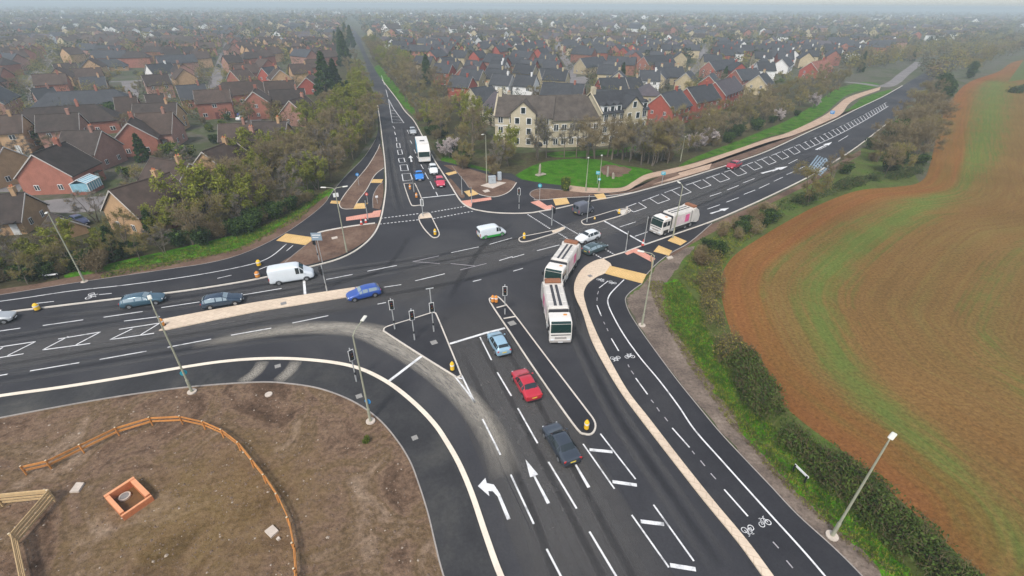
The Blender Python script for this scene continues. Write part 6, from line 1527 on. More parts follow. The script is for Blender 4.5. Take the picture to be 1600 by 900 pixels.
# ================================================================== TREES, BUSHES, HEDGES
def rvec(r):
    while True:
        v = Vector((r.uniform(-1, 1), r.uniform(-1, 1), r.uniform(-1, 1)))
        if .05 < v.length < 1: return v.normalized()
def sliver(mb, a, d, L, w, r):
    s = d.cross(rvec(r)); s.normalize(); b = a + d * L; m = a + d * L * .5 + rvec(r) * L * .08
    mb.add([tuple(a - s * w / 2), tuple(a + s * w / 2), tuple(m + s * w * .38), tuple(b), tuple(m - s * w * .38)], [(0, 1, 2, 4), (4, 2, 3)])
def leafq(mb, c, sz, r):
    n = rvec(r); u = n.cross(rvec(r)); u.normalize(); v = n.cross(u)
    a, b = sz * r.uniform(.6, 1.2), sz * r.uniform(.45, .9)
    mb.add([tuple(c - u * a), tuple(c - v * b * .7 + u * a * .1), tuple(c + u * a), tuple(c + v * b)], [(0, 1, 2, 3)])

def bare_tree(seed, h, sp, ntw, nlf, lsz, twig_w=.038, low=.22, mats=('bark', 'twig', 'bud_olive')):
    """trunk mesh with limbs, crown mesh of twigs and buds"""
    r = random.Random(seed); tr, cr = MB(), MB(); tips = []
    nst = r.choice([1, 2, 2, 3])
    for q in range(nst):
        a0 = r.uniform(0, 6.28); lean = r.uniform(.05, .25) if nst > 1 else .04
        base = Vector((math.cos(a0) * .25 * (nst - 1), math.sin(a0) * .25 * (nst - 1), -.1)); tp = [base]; R0 = h * .017
        n = 6
        for i in range(1, n + 1):
            t = i / n; tp.append(base + Vector((math.cos(a0) * lean * h * t + r.uniform(-.12, .12), math.sin(a0) * lean * h * t + r.uniform(-.12, .12), h * .86 * t)))
        tr.tube([tuple(p) for p in tp], [R0 * (1 - .85 * i / n) for i in range(n + 1)], 7)
        nl = int(9 / nst) + 4
        for k in range(nl):
            t = low + (1 - low) * (k + r.random()) / nl; t = min(t, .98)
            i = min(int(t * n), n - 1); p = tp[i].lerp(tp[i + 1], t * n - i)
            a = r.uniform(0, 6.28); rad = sp * (math.sin(PI * min(1, .25 + .75 * (1 - t))) * .75 + .25) * r.uniform(.7, 1.1)
            e = p + Vector((math.cos(a) * rad, math.sin(a) * rad, h * r.uniform(.08, .26) * (1.1 - t)))
            m = p.lerp(e, .5) + Vector((0, 0, h * r.uniform(0, .05))) + rvec(r) * .15
            rr = R0 * (1 - .7 * t) * .5
            tr.tube([tuple(p), tuple(m), tuple(e)], [rr, rr * .6, rr * .2], 5, cap=False)
            for s in range(4):
                u = r.uniform(.35, 1); b = p.lerp(m, u * 2) if u < .5 else m.lerp(e, u * 2 - 1)
                f = b + (Vector((math.cos(a), math.sin(a), .5)) + rvec(r) * .9).normalized() * sp * r.uniform(.25, .5)
                tr.tube([tuple(b), tuple(b.lerp(f, .5) + rvec(r) * .1), tuple(f)], [rr * .35, rr * .22, rr * .08], 4, cap=False)
                tips.append((b, f))
            tips.append((m, e))
        tips.append((tp[-2], tp[-1]))
    for k in range(ntw):
        a, b = r.choice(tips); u = r.random() ** .7; p = a.lerp(b, u)
        d = ((b - a).normalized() * .5 + rvec(r) * .9 + Vector((0, 0, .35))).normalized()
        L = r.uniform(.35, 1.0) * h / 9
        sliver(cr.slot(0), p, d, L, twig_w * r.uniform(.6, 1.3), r)
        if nlf and r.random() < nlf:
            for q in range(2): leafq(cr.slot(1), p + d * L * r.uniform(.3, 1.05) + rvec(r) * .14, lsz * r.uniform(.7, 1.3), r)
    return tr.mesh('trunk', M[mats[0]]), cr.mesh('crown', [M[mats[1]], M[mats[2]]])

def leafy(seed, h, sp, nlf, lsz, shape='conifer', mats=('bark_dark', 'leaf_dark', 'leaf_mid')):
    r = random.Random(seed); tr, cr = MB(), MB()
    tr.tube([(0, 0, -.1), (r.uniform(-.1, .1), r.uniform(-.1, .1), h * .5), (0, 0, h * .95)], [h * .02, h * .013, h * .003], 7)
    clumps = []
    nc = 46
    for k in range(nc):
        t = (k + r.random()) / nc
        if shape == 'conifer': z = h * (.06 + .92 * t); rad = sp * (1 - t) ** .75 * r.uniform(.72, 1.08); cs = .35 + .5 * (1 - t)
        else: z = h * (.12 + .8 * t); rad = sp * math.sin(PI * (.12 + .83 * t)) ** .7 * r.uniform(.3, 1.02); cs = sp * .33
        a = k * 2.4 + r.uniform(-.4, .4); c = Vector((math.cos(a) * rad * .8, math.sin(a) * rad * .8, z))
        tr.tube([(0, 0, z * .8), tuple(c)], [h * .004, h * .001], 4, cap=False)
        clumps.append((c, cs * (sp / 3 if shape == 'conifer' else 1)))
    for k in range(nlf):
        c, s = r.choice(clumps); d = rvec(r) * s * 1.25 * r.random() ** .4; d.z *= .75
        leafq(cr.slot(0 if r.random() < .72 else 1), c + d, lsz * r.uniform(.6, 1.3), r)
    return tr.mesh('trunk', M[mats[0]]), cr.mesh('crown', [M[mats[1]], M[mats[2]]])

def bush(seed, h, sp, nlf, lsz, mats, twigs=0):
    r = random.Random(seed); tr, cr = MB(), MB(); ends = []
    for k in range(9):
        a = r.uniform(0, 6.28); e = Vector((math.cos(a) * sp * r.uniform(.2, .75), math.sin(a) * sp * r.uniform(.2, .75), h * r.uniform(.5, .95)))
        tr.tube([(0, 0, -.05), tuple(e * .5 + Vector((0, 0, h * .1))), tuple(e)], [.05, .03, .01], 5, cap=False); ends.append(e); ends.append(e * .6)
    for k in range(nlf):
        e = r.choice(ends); d = rvec(r) * sp * .5 * r.random() ** .5; p = e + d; p.z = max(.05, p.z * (1 if p.z < h else .9))
        leafq(cr.slot(0 if r.random() < .65 else 1), p, lsz * r.uniform(.6, 1.3), r)
    for k in range(twigs):
        e = r.choice(ends); d = (rvec(r) + Vector((0, 0, .6))).normalized(); sliver(cr.slot(0), e + rvec(r) * sp * .4, d, r.uniform(.4, 1.0), .045, r)
    return tr.mesh('stem', M[mats[0]]), cr.mesh('foliage', [M[mats[1]], M[mats[2]]])

KIND = {}
def defk(k, name, parts, meshes): KIND[k] = (name, parts, meshes)
defk('olive1', 'bare_tree', ('trunk', 'crown'), bare_tree(1, 8.5, 2.6, 2900, .5, .09))
defk('olive2', 'bare_tree', ('trunk', 'crown'), bare_tree(2, 7.0, 2.8, 2700, .42, .09))
defk('olive3', 'bare_tree', ('trunk', 'crown'), bare_tree(31, 9.5, 2.8, 2900, .35, .085))
defk('brown1', 'bare_tree', ('trunk', 'crown'), bare_tree(3, 8.5, 2.7, 2800, .25, .085, mats=('bark', 'twig', 'bud_brown')))
defk('brown2', 'bare_tree', ('trunk', 'crown'), bare_tree(4, 10.5, 3.2, 3200, .2, .085, mats=('bark', 'twig', 'bud_brown')))
defk('grey1', 'bare_tree', ('trunk', 'crown'), bare_tree(5, 7.5, 2.6, 2600, .08, .12, mats=('bark', 'twig_grey', 'bud_brown')))
defk('grey2', 'bare_tree', ('trunk', 'crown'), bare_tree(6, 10, 2.5, 2300, .1, .1, low=.3, mats=('bark', 'twig_grey', 'bud_olive')))
defk('green1', 'budding_tree', ('trunk', 'crown'), bare_tree(7, 7.5, 2.7, 2300, 1, .16, mats=('bark', 'twig', 'bud_green')))
defk('green2', 'budding_tree', ('trunk', 'crown'), bare_tree(8, 9.5, 3.2, 2700, .9, .17, mats=('bark', 'twig', 'bud_green')))
defk('blossom', 'blossom_tree', ('trunk', 'crown'), bare_tree(9, 5.0, 2.3, 1700, 1, .15, mats=('bark', 'twig_grey', 'blossom')))
defk('conifer', 'conifer_tree', ('trunk', 'crown'), leafy(10, 13, 3.4, 7500, .34))
defk('conifer2', 'conifer_tree', ('trunk', 'crown'), leafy(11, 9, 2.2, 4500, .28))
defk('round', 'evergreen_tree', ('trunk', 'crown'), leafy(12, 7, 2.9, 5200, .22, 'round'))
defk('dbush', 'evergreen_bush', ('stem', 'foliage'), bush(13, 2.6, 1.7, 2400, .17, ('bark', 'leaf_dark', 'leaf_mid')))
defk('gbush', 'green_bush', ('stem', 'foliage'), bush(14, 2.0, 1.5, 2200, .16, ('bark', 'leaf_mid', 'bud_green')))
defk('bbush', 'bare_bush', ('stem', 'foliage'), bush(15, 2.3, 1.6, 900, .12, ('bark', 'twig', 'bud_olive'), twigs=1000))
defk('rbush', 'brown_bush', ('stem', 'foliage'), bush(16, 2.2, 1.6, 1000, .12, ('bark', 'bud_brown', 'twig'), twigs=900))
defk('ybush', 'flowering_bush', ('stem', 'foliage'), bush(17, 1.8, 1.5, 2000, .16, ('bark', 'leaf_yellow', 'bud_green')))
CATS = {'bare_tree': 'tree', 'budding_tree': 'tree', 'blossom_tree': 'tree', 'conifer_tree': 'tree', 'evergreen_tree': 'tree', 'evergreen_bush': 'bush', 'green_bush': 'bush', 'bare_bush': 'bush', 'brown_bush': 'bush', 'flowering_bush': 'bush'}
NTREE = [0]; TREES = []
rt = random.Random(21)
def plant(k, x, y, s, label, group=None, sz=None):
    nm, parts, ms = KIND[k]
    t = thing(nm, label, CATS[nm], (x, y, 0), rt.uniform(0, 6.28), group)
    t['kind'] = 'thing'; t.scale = (s * rt.uniform(.9, 1.1), s * rt.uniform(.9, 1.1), (sz or s) * rt.uniform(.92, 1.08))
    for p, m in zip(parts, ms):
        o = bpy.data.objects.new(p, m); COL.objects.link(o); o.parent = t
    NTREE[0] += 1; TREES.append((x, y)); return t
def plantp(k, px, s, label, group=None, sz=None): return plant(k, *P(*px), s, label, group, sz)

# singles one can point to
plantp('conifer', (512, 152), 1.35, 'tall dark conifer standing alone at the edge of the brick estate', sz=1.3)
plantp('conifer', (527, 148), 1.05, 'dark conifer half merged behind the tallest one')
plantp('conifer', (540, 104), 1.5, 'hazy tall conifer beside the far avenue')
plantp('conifer2', (549, 172), 1.15, 'dark green conifer amid yellow green trees by the avenue')
plantp('conifer', (668, 131), .95, 'egg shaped dark conifer east of the avenue')
plantp('round', (1466, 150), 1.35, 'dark evergreen at the bend of the far field rim')
plantp('round', (1476, 156), 1.1, 'second dark evergreen at the bend of the far field rim')
plantp('round', (1514, 122), 1.1, 'small dark evergreen further along the field rim')
plantp('blossom', (699, 246), .95, 'white blossom tree by the white lorry on the avenue')
plantp('blossom', (1086, 236), .95, 'white blossom tree at the lamp in the verge')
plantp('blossom', (1271, 168), .9, 'white blossom tree near the bend of the peach path')
plantp('blossom', (1217, 189), .7, 'small white blossom tree in the verge of the right hand road')
plantp('blossom', (1108, 226), .9, 'smaller white blossom tree behind the lamp in the verge')
plantp('grey1', (152, 346), .85, 'pale twiggy bare tree in front of the buff gabled house')
plantp('gbush', (200, 276), 1.1, 'bright green garden bush by the grey turning area')
plantp('gbush', (268, 246), 1.5, 'vivid green garden hedge clump behind the buff gable')
plantp('gbush', (292, 247), 1.5, 'vivid green clump joined to the garden hedge clump')
plantp('gbush', (329, 206), 1.0, 'lime green round bush in the middle of the brick estate')
plantp('dbush', (40, 232), 2.0, 'dark evergreen bush behind the big red gable')
plantp('dbush', (60, 230), 2.2, 'larger dark evergreen bush behind the big red gable')
plantp('dbush', (178, 185), 1.9, 'dark round tree between the terraces and the deep red gable')
plantp('ybush', (8, 172), 1.9, 'yellow flowering bush at the west rim of the brick estate')
plantp('ybush', (20, 170), 1.6, 'second yellow flowering bush at the west rim')
plantp('ybush', (98, 137), 2.0, 'yellow green shrub among the grey roofs')
for a, lab in (((114, 290), 'dark shrub in front of the conservatory'), ((130, 290), 'bare looking shrub between the conservatory shrubs'), ((155, 289), 'dark shrub at the end of the conservatory border')): plantp('dbush', a, .7, lab)
plantp('dbush', (943, 118), 1.6, 'dark shrub by the red gabled house'); plantp('dbush', (968, 116), 1.6, 'dark green shrub amid the stone houses'); plantp('dbush', (1015, 152), 1.5, 'dark shrub between the apartment block and the red row')
plantp('gbush', (865, 152), 1.5, 'green hedge clump at the edge of the pink close'); plantp('gbush', (1020, 160), 1.2, 'yellow green shrub by the red end house')
plantp('gbush', (883, 298), .85, 'column like green shrub at the start of the peach path', sz=1.5)
plantp('gbush', (572, 691), .28, 'tiny green weed tuft alone on the bare soil plot')
plantp('conifer2', (185, 405), .62, 'dark ivy clad tree in front of the buff house')
plantp('conifer2', (243, 372), .62, 'dark ivy clad tree near the windowed gable')
plantp('green1', (262, 372), .8, 'lime green budding tree by the windowed gable')
plantp('green2', (568, 190), 1.15, 'yellow green budding tree where the woodland meets the avenue')
plantp('green2', (540, 190), 1.2, 'broad yellow green tree beside the avenue conifer')
plantp('green1', (497, 210), 1.0, 'pale lime budding tree at the pale gable house')
plantp('green2', (745, 218), 1.1, 'olive yellow budding tree beside the mauve roofed house')

# woods: fill a ground polygon
def fill(poly, n, kinds, s0, s1, label, group, mind, sz=None, avoid=()):
    g = G(poly); xs = [p[0] for p in g]; ys = [p[1] for p in g]; c = 0; tries = 0; lst = []
    while c < n and tries < n * 60:
        tries += 1
        x, y = rt.uniform(min(xs), max(xs)), rt.uniform(min(ys), max(ys))
        if not inpoly(x, y, g): continue
        if any((x - a) ** 2 + (y - b) ** 2 < mind * mind for a, b in lst): continue
        if any((x - a) ** 2 + (y - b) ** 2 < (r_ * .75) ** 2 for a, b, r_ in HOUSES): continue
        lst.append((x, y)); k = rt.choice(kinds); s = rt.uniform(s0, s1)
        plant(k, x, y, s, label[KIND[k][0]] if isinstance(label, dict) else label, group + ', ' + KIND[k][0].replace('_', ' '), sz)
        c += 1
wl = lambda where: {n: f"{a} {where}" for n, a in (('bare_tree', 'leafless olive brown tree'), ('budding_tree', 'yellow green budding tree'), ('evergreen_bush', 'dark evergreen bush'), ('bare_bush', 'leafless twiggy bush'), ('brown_bush', 'rusty brown bush'), ('green_bush', 'fresh green bush'), ('evergreen_tree', 'round evergreen tree'), ('conifer_tree', 'dark conifer'), ('blossom_tree', 'white blossom tree'))}
# strip behind the west cycle track
fill([(-260, 466), (0, 452), (120, 432), (200, 412), (290, 390), (285, 368), (210, 388), (140, 392), (60, 390), (0, 390), (-260, 420)], 34, ['olive1', 'green1', 'green1', 'brown1', 'olive2', 'grey1', 'green1', 'grey1', 'olive2'], .52, .72, wl('in the belt between the brick estate and the west cycle track'), 'woodland belt west', 2.6)
fill([(290, 390), (400, 355), (470, 322), (520, 285), (575, 225), (588, 195), (560, 200), (500, 225), (440, 250), (400, 270), (340, 322), (300, 352)], 64, ['olive1', 'olive2', 'grey1', 'brown1', 'olive3', 'grey1', 'brown2', 'grey1', 'green1', 'olive3', 'green2'], .75, 1.05, wl('in the wood between the brick estate and the straight avenue'), 'woodland west of the avenue', 2.5)
fill([(-200, 470), (0, 450), (120, 434), (200, 415), (300, 392), (400, 360), (470, 326), (515, 292), (500, 298), (440, 325), (360, 360), (260, 385), (150, 410), (0, 430)], 34, ['bbush', 'dbush', 'gbush', 'bbush', 'rbush', 'dbush', 'dbush'], .6, 1.15, wl('at the foot of the western woodland belt'), 'undergrowth of the western belt', 1.6)
# avenue, west side
fill([(588, 195), (560, 200), (500, 215), (480, 200), (520, 175), (555, 150), (545, 110), (556, 95), (576, 135), (585, 165)], 22, ['olive1', 'green2', 'brown2', 'brown1', 'olive3', 'green1'], .8, 1.15, wl('along the west side of the avenue'), 'avenue trees west', 4.2)
fill([(552, 92), (545, 100), (520, 96), (500, 85), (530, 62), (548, 62), (556, 78)], 14, ['brown2', 'olive3', 'conifer', 'olive1'], 1.0, 1.4, wl('at the hazy end of the avenue, west side'), 'hazy avenue trees west', 8)
# east wood between avenue and apartments
fill([(600, 118), (632, 160), (660, 198), (690, 240), (725, 268), (790, 280), (805, 262), (825, 242), (770, 234), (745, 205), (720, 175), (690, 140), (640, 105), (585, 70), (570, 70)], 96, ['olive1', 'olive2', 'olive3', 'brown1', 'brown2', 'olive3', 'grey1', 'olive1', 'green2'], .75, 1.1, wl('in the wood between the avenue and the cream apartment block'), 'wood east of the avenue', 2.8)
fill([(650, 185), (690, 240), (725, 266), (790, 280), (770, 258), (715, 240), (670, 185)], 16, ['dbush', 'bbush', 'dbush', 'rbush'], .7, 1.3, wl('at the foot of the wood east of the avenue'), 'undergrowth east of the avenue', 2.2)
fill([(830, 246), (1000, 240), (1035, 240), (1050, 260), (1000, 258), (960, 252), (880, 246), (840, 252)], 27, ['grey2', 'grey2', 'brown2', 'grey2', 'olive3'], .85, 1.1, wl('standing in front of the cream apartment block'), 'slender trees before the apartment block', 2.2)
fill([(1010, 262), (1060, 252), (1120, 228), (1190, 198), (1250, 178), (1300, 152), (1325, 132), (1300, 118), (1240, 140), (1180, 165), (1120, 185), (1050, 205), (1020, 235)], 58, ['olive1', 'olive2', 'brown1', 'brown1', 'grey1', 'olive3', 'brown2', 'olive2'], .72, 1.0, wl('in the wood between the red brick row and the peach path'), 'wood beside the peach path', 3.6)
fill([(1020, 262), (1080, 246), (1140, 222), (1200, 196), (1250, 180), (1230, 178), (1150, 206), (1060, 240)], 15, ['dbush', 'bbush', 'rbush', 'dbush'], .7, 1.2, wl('at the foot of the wood beside the peach path'), 'undergrowth beside the peach path', 2.2)
# far side of the right-hand road
fill([(1330, 122), (1400, 105), (1440, 100), (1425, 90), (1350, 92), (1310, 108)], 13, ['olive3', 'brown1', 'conifer2', 'olive1'], .9, 1.2, wl('round the hazy side road junction'), 'trees at the far side road', 6)
# between right-hand road and field
fill([(1215, 330), (1262, 298), (1300, 276), (1345, 240), (1390, 205), (1425, 175), (1455, 150), (1462, 180), (1450, 225), (1440, 270), (1400, 286), (1340, 292), (1280, 314), (1230, 340)], 34, ['olive1', 'rbush', 'brown1', 'dbush', 'olive2', 'brown1', 'brown1', 'dbush'], .8, 1.1, wl('in the hedgerow between the right hand road and the field'), 'hedgerow of the right hand road', 2.6)
fill([(1345, 250), (1395, 205), (1430, 178), (1462, 165), (1458, 220), (1442, 270), (1398, 284)], 26, ['brown1', 'olive1', 'brown2', 'brown1', 'olive3', 'round', 'dbush', 'round'], .9, 1.15, wl('in the clump where the field rim turns'), 'clump at the field rim', 2.5)
fill([(1462, 160), (1490, 140), (1520, 118), (1600, 85), (1700, 62), (1690, 55), (1590, 76), (1500, 108), (1455, 145)], 20, ['brown1', 'olive1', 'dbush', 'brown2', 'olive3'], .9, 1.3, wl('along the far rim of the ploughed field'), 'trees of the far field rim', 6)
fill([(1085, 380), (1130, 360), (1200, 322), (1225, 340), (1180, 368), (1140, 392), (1122, 415), (1118, 450), (1095, 440), (1080, 410)], 20, ['bbush', 'rbush', 'bbush', 'gbush', 'dbush'], .55, .95, wl('on the rough bank behind the waiting lorry'), 'bushes of the rough bank', 1.5)
# gardens of the estates
def gardens(n, side, y0, y1, seed):
    r = random.Random(seed); c = 0; tries = 0
    while c < n and tries < 6000:
        tries += 1
        x, y = r.uniform(-420, 420), r.uniform(y0, y1)
        if (av_side(x, y) > 0) != (side == 'w') or abs(av_side(x, y)) < 16: continue
        px, py = PX(x, y)
        if not (-40 < px < 1420) or py > 340 or blocked(x, y) or (60 < px < 200 and py > 262): continue
        if any((x - a) ** 2 + (y - b) ** 2 < (rr * .72) ** 2 for a, b, rr in HOUSES): continue
        k = r.choice(['dbush', 'gbush', 'bbush', 'olive2', 'brown1', 'grey1', 'conifer2', 'bbush', 'olive1'])
        plant(k, x, y, r.uniform(.6, .95), wl(f"in a garden of the estate {'west' if side == 'w' else 'east'} of the avenue")[KIND[k][0]], f"garden {KIND[k][0].replace('_', ' ')}s {side == 'w' and 'west' or 'east'} of the avenue"); c += 1
gardens(75, 'w', 85, 230, 3); gardens(40, 'e', 130, 260, 4)
print('trees', NTREE[0])

# hedges along the field
def hedge(label, pts, w, h, n, lsz, mats, seed, group=None, lump=.35):
    line = cat_rom(G(pts), 8); tot = plen(line); r = random.Random(seed)
    t = thing('hedge', label, 'hedge', (line[0][0], line[0][1], 0), 0, group); ox, oy = line[0]
    bumps = [(r.uniform(0, tot), r.uniform(.55, 1.3), r.uniform(-.5, .5)) for _ in range(int(tot / 1.3) + 3)]; bumps.sort()
    fo, st = MB(), MB()
    for k in range(n):
        b = r.choice(bumps); d = min(max(b[0] + r.gauss(0, .75), 0), tot - .01)
        p = along(line, d); q = along(line, min(d + .3, tot)); tx, ty = q[0] - p[0], q[1] - p[1]; l = math.hypot(tx, ty) or 1; nx, ny = -ty / l, tx / l
        a = r.uniform(0, PI); rr = r.random() ** .35
        o_ = math.cos(a) * w / 2 * rr * b[1] + b[2]; z = math.sin(a) * h * rr * b[1] * .95 + .05
        c = Vector((p[0] + nx * o_ - ox, p[1] + ny * o_ - oy, z))
        if r.random() < .25: sliver(fo.slot(2), c, (rvec(r) + Vector((0, 0, .8))).normalized(), r.uniform(.3, .7), .04, r)
        else: leafq(fo.slot(0 if r.random() < .6 else 1), c, lsz * r.uniform(.6, 1.3), r)
    fo.build('foliage', [M[m] for m in mats], t)
hedge('thick dark green hedge between the grass verge and the ploughed field', [(1150, 560), (1175, 612), (1215, 662), (1280, 722), (1345, 780), (1415, 842), (1480, 905), (1560, 985), (1640, 1070)], 3.3, 2.0, 38000, .12, ('leaf_hedge', 'leaf_mid', 'leaf_hedge_brown'), 1)
hedge('thin brown hedge of bare stems at the west rim of the ploughed field', [(1112, 400), (1108, 440), (1114, 490), (1128, 530), (1148, 568)], 2.6, 2.0, 13000, .10, ('leaf_hedge_brown', 'bud_olive', 'leaf_hedge_brown'), 2)
hedge('low dark hedge at the hedgerow foot facing the ploughed field', [(1195, 345), (1240, 322), (1290, 303), (1345, 285), (1400, 278), (1436, 268)], 2.8, 1.8, 15000, .14, ('leaf_dark', 'leaf_hedge', 'leaf_hedge_brown'), 3)
hedge('dark bush line in the ploughed field at the right rim', [(1580, 146), (1610, 141), (1660, 140), (1720, 138)], 5, 3.0, 6000, .35, ('leaf_dark', 'leaf_hedge', 'leaf_hedge_brown'), 4)
hedge('low evergreen hedge at the foot of the west woodland belt', [(-60, 440), (20, 434), (90, 424), (150, 414)], 3.4, 2.4, 12000, .14, ('leaf_dark', 'leaf_hedge', 'leaf_hedge_brown'), 5)

# the hazy trees of the far town, as one mass
r = random.Random(9); fm = MB()
def farcrown(x, y, h, n, sz, slot):
    fm.slot(slot)
    for k in range(n):
        d = rvec(r) * r.random() ** .4
        leafq(fm, Vector((x + d.x * h * .5, y + d.y * h * .5, h * .52 + d.z * h * .48)), sz, r)
c = 0
while c < 1000:      # garden trees and hedgerow clumps among the hazier rows
    y = 150 + 330 * r.random(); x = r.uniform(-1.2, 1.1) * y
    if abs(av_side(x, y)) < 14: continue
    px, py = PX(x, y)
    if inpoly(px, py, NOGO) or inpoly(px, py, EST_R): continue
    if any((x - a_) ** 2 + (y - b_) ** 2 < (rr * .7) ** 2 for a_, b_, rr in HOUSES): continue
    farcrown(x, y, r.uniform(2.5, 8), 190, .26, r.choice([0, 1, 2, 2, 3])); c += 1
for poly, n in (([(1300, 100), (1390, 82), (1500, 60), (1600, 42), (1700, 34), (1700, 54), (1600, 74), (1510, 96), (1440, 92), (1400, 100), (1330, 112)], 420), ([(1430, 100), (1500, 82), (1600, 62), (1700, 50), (1700, 62), (1600, 84), (1500, 112), (1460, 130)], 160)):
    g_ = G(poly); k_ = 0
    while k_ < n:
        px, py = r.uniform(1290, 1700), r.uniform(34, 132)
        if not inpoly(px, py, poly): continue
        x, y = P(px, py); farcrown(x, y, r.uniform(5, 10), 60, .55, r.choice([0, 1, 2, 2, 0])); k_ += 1
cnt = 0
while cnt < 5000:
    y = 340 + 900 * r.random() ** 1.3; x = r.uniform(-1.3, 1.25) * y
    if abs(av_side(x, y)) < 12: continue
    px, py = PX(x, y)
    if inpoly(px, py, NOGO) and not (px > 1380 and py < 75): continue
    if y < 480 and clash(x, y, 1.5): continue
    farcrown(x, y, r.uniform(5, 11), 46, r.uniform(.55, .8) * (1 + y / 1200), r.choice([0, 0, 1, 2, 3])); cnt += 1
for k in range(3600):
    y = 1000 + 2300 * r.random() ** 1.2; x = r.uniform(-1.3, 1.25) * y
    farcrown(x, y, r.uniform(8, 16), 16, 2.4, r.choice([0, 0, 1, 2]))
o = fm.build('distant_trees', [M['far_foliage'], M['bud_brown'], M['bud_olive'], M['leaf_dark']]); tag(o, 'hazy brown green mass of far off trees across the town', 'trees', kind='stuff')

# tufts on the verges and clods on the bare soil: nobody could count them
r = random.Random(77); gt = MB()
def tufts(poly, n, h, slots, dens=None):
    g = G(poly); xs = [p[0] for p in g]; ys = [p[1] for p in g]; k = 0
    while k < n:
        x, y = r.uniform(min(xs), max(xs)), r.uniform(min(ys), max(ys))
        if not inpoly(x, y, g): continue
        k += 1; gt.slot(r.choice(slots)); s = r.uniform(.5, 1.3)
        for q in range(4):
            d = (rvec(r) * .7 + Vector((0, 0, .8))).normalized(); sliver(gt, Vector((x + r.uniform(-.12, .12), y + r.uniform(-.12, .12), .01)), d, h * s, .05, r)
tufts([(1037, 446), (1062, 438), (1088, 470), (1108, 520), (1128, 560), (1155, 612), (1210, 668), (1290, 748), (1370, 830), (1440, 915), (1400, 905), (1290, 806), (1220, 735), (1160, 668), (1105, 590), (1050, 512)], 5200, .32, [0, 0, 0, 1])
tufts([(1010, 440), (1040, 440), (1050, 500), (1090, 560), (1130, 610), (1180, 675), (1240, 745), (1310, 810), (1400, 895), (1385, 905), (1290, 822), (1210, 745), (1130, 650), (1070, 560), (1030, 490)], 2600, .22, [2, 2, 1])
tufts([(1085, 390), (1150, 350), (1220, 322), (1215, 340), (1150, 390), (1125, 425), (1120, 470), (1090, 460), (1060, 430)], 2600, .4, [0, 1, 2, 1])
tufts([(150, 437), (260, 417), (380, 390), (470, 342), (518, 296), (500, 302), (430, 346), (330, 380), (180, 415)], 3000, .35, [0, 0, 1])
o = gt.build('verge_grass', [M['leaf_mid'], M['bud_green'], M['leaf_hedge_brown']]); tag(o, 'tufts of grass and dry stalks on the verges', 'grass', kind='stuff')
cl = MB(); g = G([(0, 660), (200, 625), (400, 605), (500, 615), (590, 662), (640, 740), (680, 880), (690, 960), (-60, 960), (-60, 680)]); k = 0
m1 = mat('soil_clod', (.15, .105, .075), .95, .3, 4, coords='pos'); m2 = mat('pale_pebble', (.34, .28, .22), .9, .2, 4, coords='pos')
while k < 3000:
    x, y = r.uniform(-60, 0), r.uniform(5, 40)
    if not inpoly(x, y, g): continue
    k += 1; s = r.uniform(.025, .10) * (1.6 if r.random() < .06 else 1); cl.slot(0 if r.random() < .88 else 1); a = r.uniform(0, 3)
    pts = [(x + s * math.cos(a + q * 1.257) * r.uniform(.7, 1.2), y + s * math.sin(a + q * 1.257) * r.uniform(.7, 1.2), .015) for q in range(5)]
    cl.add(pts + [(x + r.uniform(-.3, .3) * s, y, .02 + s * r.uniform(.5, .9))], [(q, (q + 1) % 5, 5) for q in range(5)])
o = cl.build('soil_clods', [m1, m2]); tag(o, 'scattered soil clods and pebbles on the bare plot', 'clods', kind='stuff')
# ================================================================== AIR, LIGHT, CAMERA
HAZE = 0.00058
mh = bpy.data.materials.new('haze'); mh.use_nodes = True; nt = mh.node_tree
nt.nodes.remove(nt.nodes['Principled BSDF'])
pv = nt.nodes.new('ShaderNodeVolumePrincipled'); pv.inputs['Color'].default_value = (.60, .69, .74, 1); pv.inputs['Density'].default_value = HAZE; pv.inputs['Anisotropy'].default_value = 0.0
nt.links.new(pv.outputs[0], nt.nodes['Material Output'].inputs['Volume'])
mb = MB(); mb.box((0, 3000, 18.5), (10400, 8400, 39)); o = mb.build('haze', mh); tag(o, 'pale grey blue haze over the whole town', 'haze', kind='stuff')

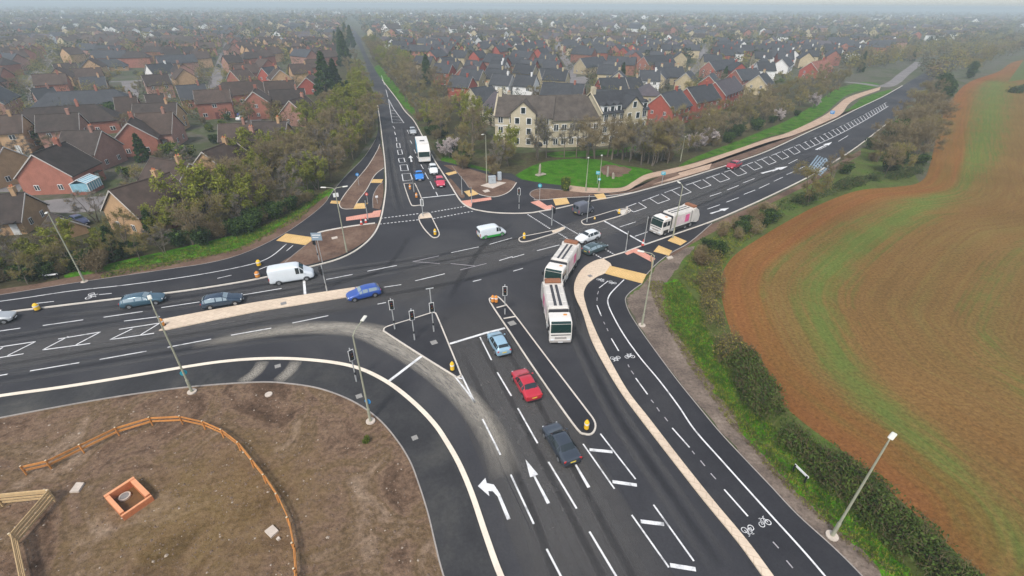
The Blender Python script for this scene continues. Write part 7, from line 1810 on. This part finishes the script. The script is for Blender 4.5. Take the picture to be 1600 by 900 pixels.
EL, AZ = R(52), R(200)
w = bpy.data.worlds.new('World'); scn.world = w; w.use_nodes = True; nt = w.node_tree
sky = nt.nodes.new('ShaderNodeTexSky'); sky.sky_type = 'NISHITA'; sky.sun_disc = False; sky.sun_elevation = EL; sky.sun_rotation = AZ
sky.air_density = 1.0; sky.dust_density = 1.5; sky.ozone_density = 1.0; sky.altitude = 100
hs = nt.nodes.new('ShaderNodeHueSaturation'); hs.inputs['Saturation'].default_value = .5; nt.links.new(sky.outputs[0], hs.inputs['Color']); nt.links.new(hs.outputs[0], nt.nodes['Background'].inputs[0]); nt.nodes['Background'].inputs[1].default_value = .13
sl = bpy.data.lights.new('sun', 'SUN'); sl.energy = 1.5; sl.angle = R(12); sl.color = (1, .93, .84)
so = bpy.data.objects.new('sun', sl); COL.objects.link(so)
d = Vector((math.sin(AZ) * math.cos(EL), math.cos(AZ) * math.cos(EL), math.sin(EL)))
so.rotation_euler = d.to_track_quat('Z', 'Y').to_euler(); so.location = (0, 0, 200)

cd = bpy.data.cameras.new('camera'); cd.sensor_fit = 'HORIZONTAL'; cd.sensor_width = 36; cd.lens = 36 * FPX / 1600; cd.clip_start = .5; cd.clip_end = 20000
co = bpy.data.objects.new('camera', cd); COL.objects.link(co); co.location = (0, 0, CAMH)
fwd = Vector((0, cp_, -sp_)); right = Vector((1, 0, 0)); up = Vector((0, sp_, cp_))
# image (a,b) were turned by ROLL: a' = a c - b s ; b' = a s + b c
Xc = right * cr_ + up * sr_; Yc = right * -sr_ + up * cr_
Mx = Matrix((Xc, Yc, -fwd)).transposed().to_4x4(); Mx.translation = (0, 0, CAMH); co.matrix_world = Mx
scn.camera = co
vs_ = scn.view_settings; vs_.view_transform = 'Standard'; vs_.look = 'None'; vs_.gamma = 1; vs_.use_curve_mapping = False; vs_.exposure = 0.92
scn.cycles.use_denoising = True
scn.cycles.volume_bounces = 1; scn.cycles.max_bounces = 5; scn.cycles.diffuse_bounces = 3
scn.cycles.volume_step_rate = 1; scn.cycles.volume_max_steps = 64
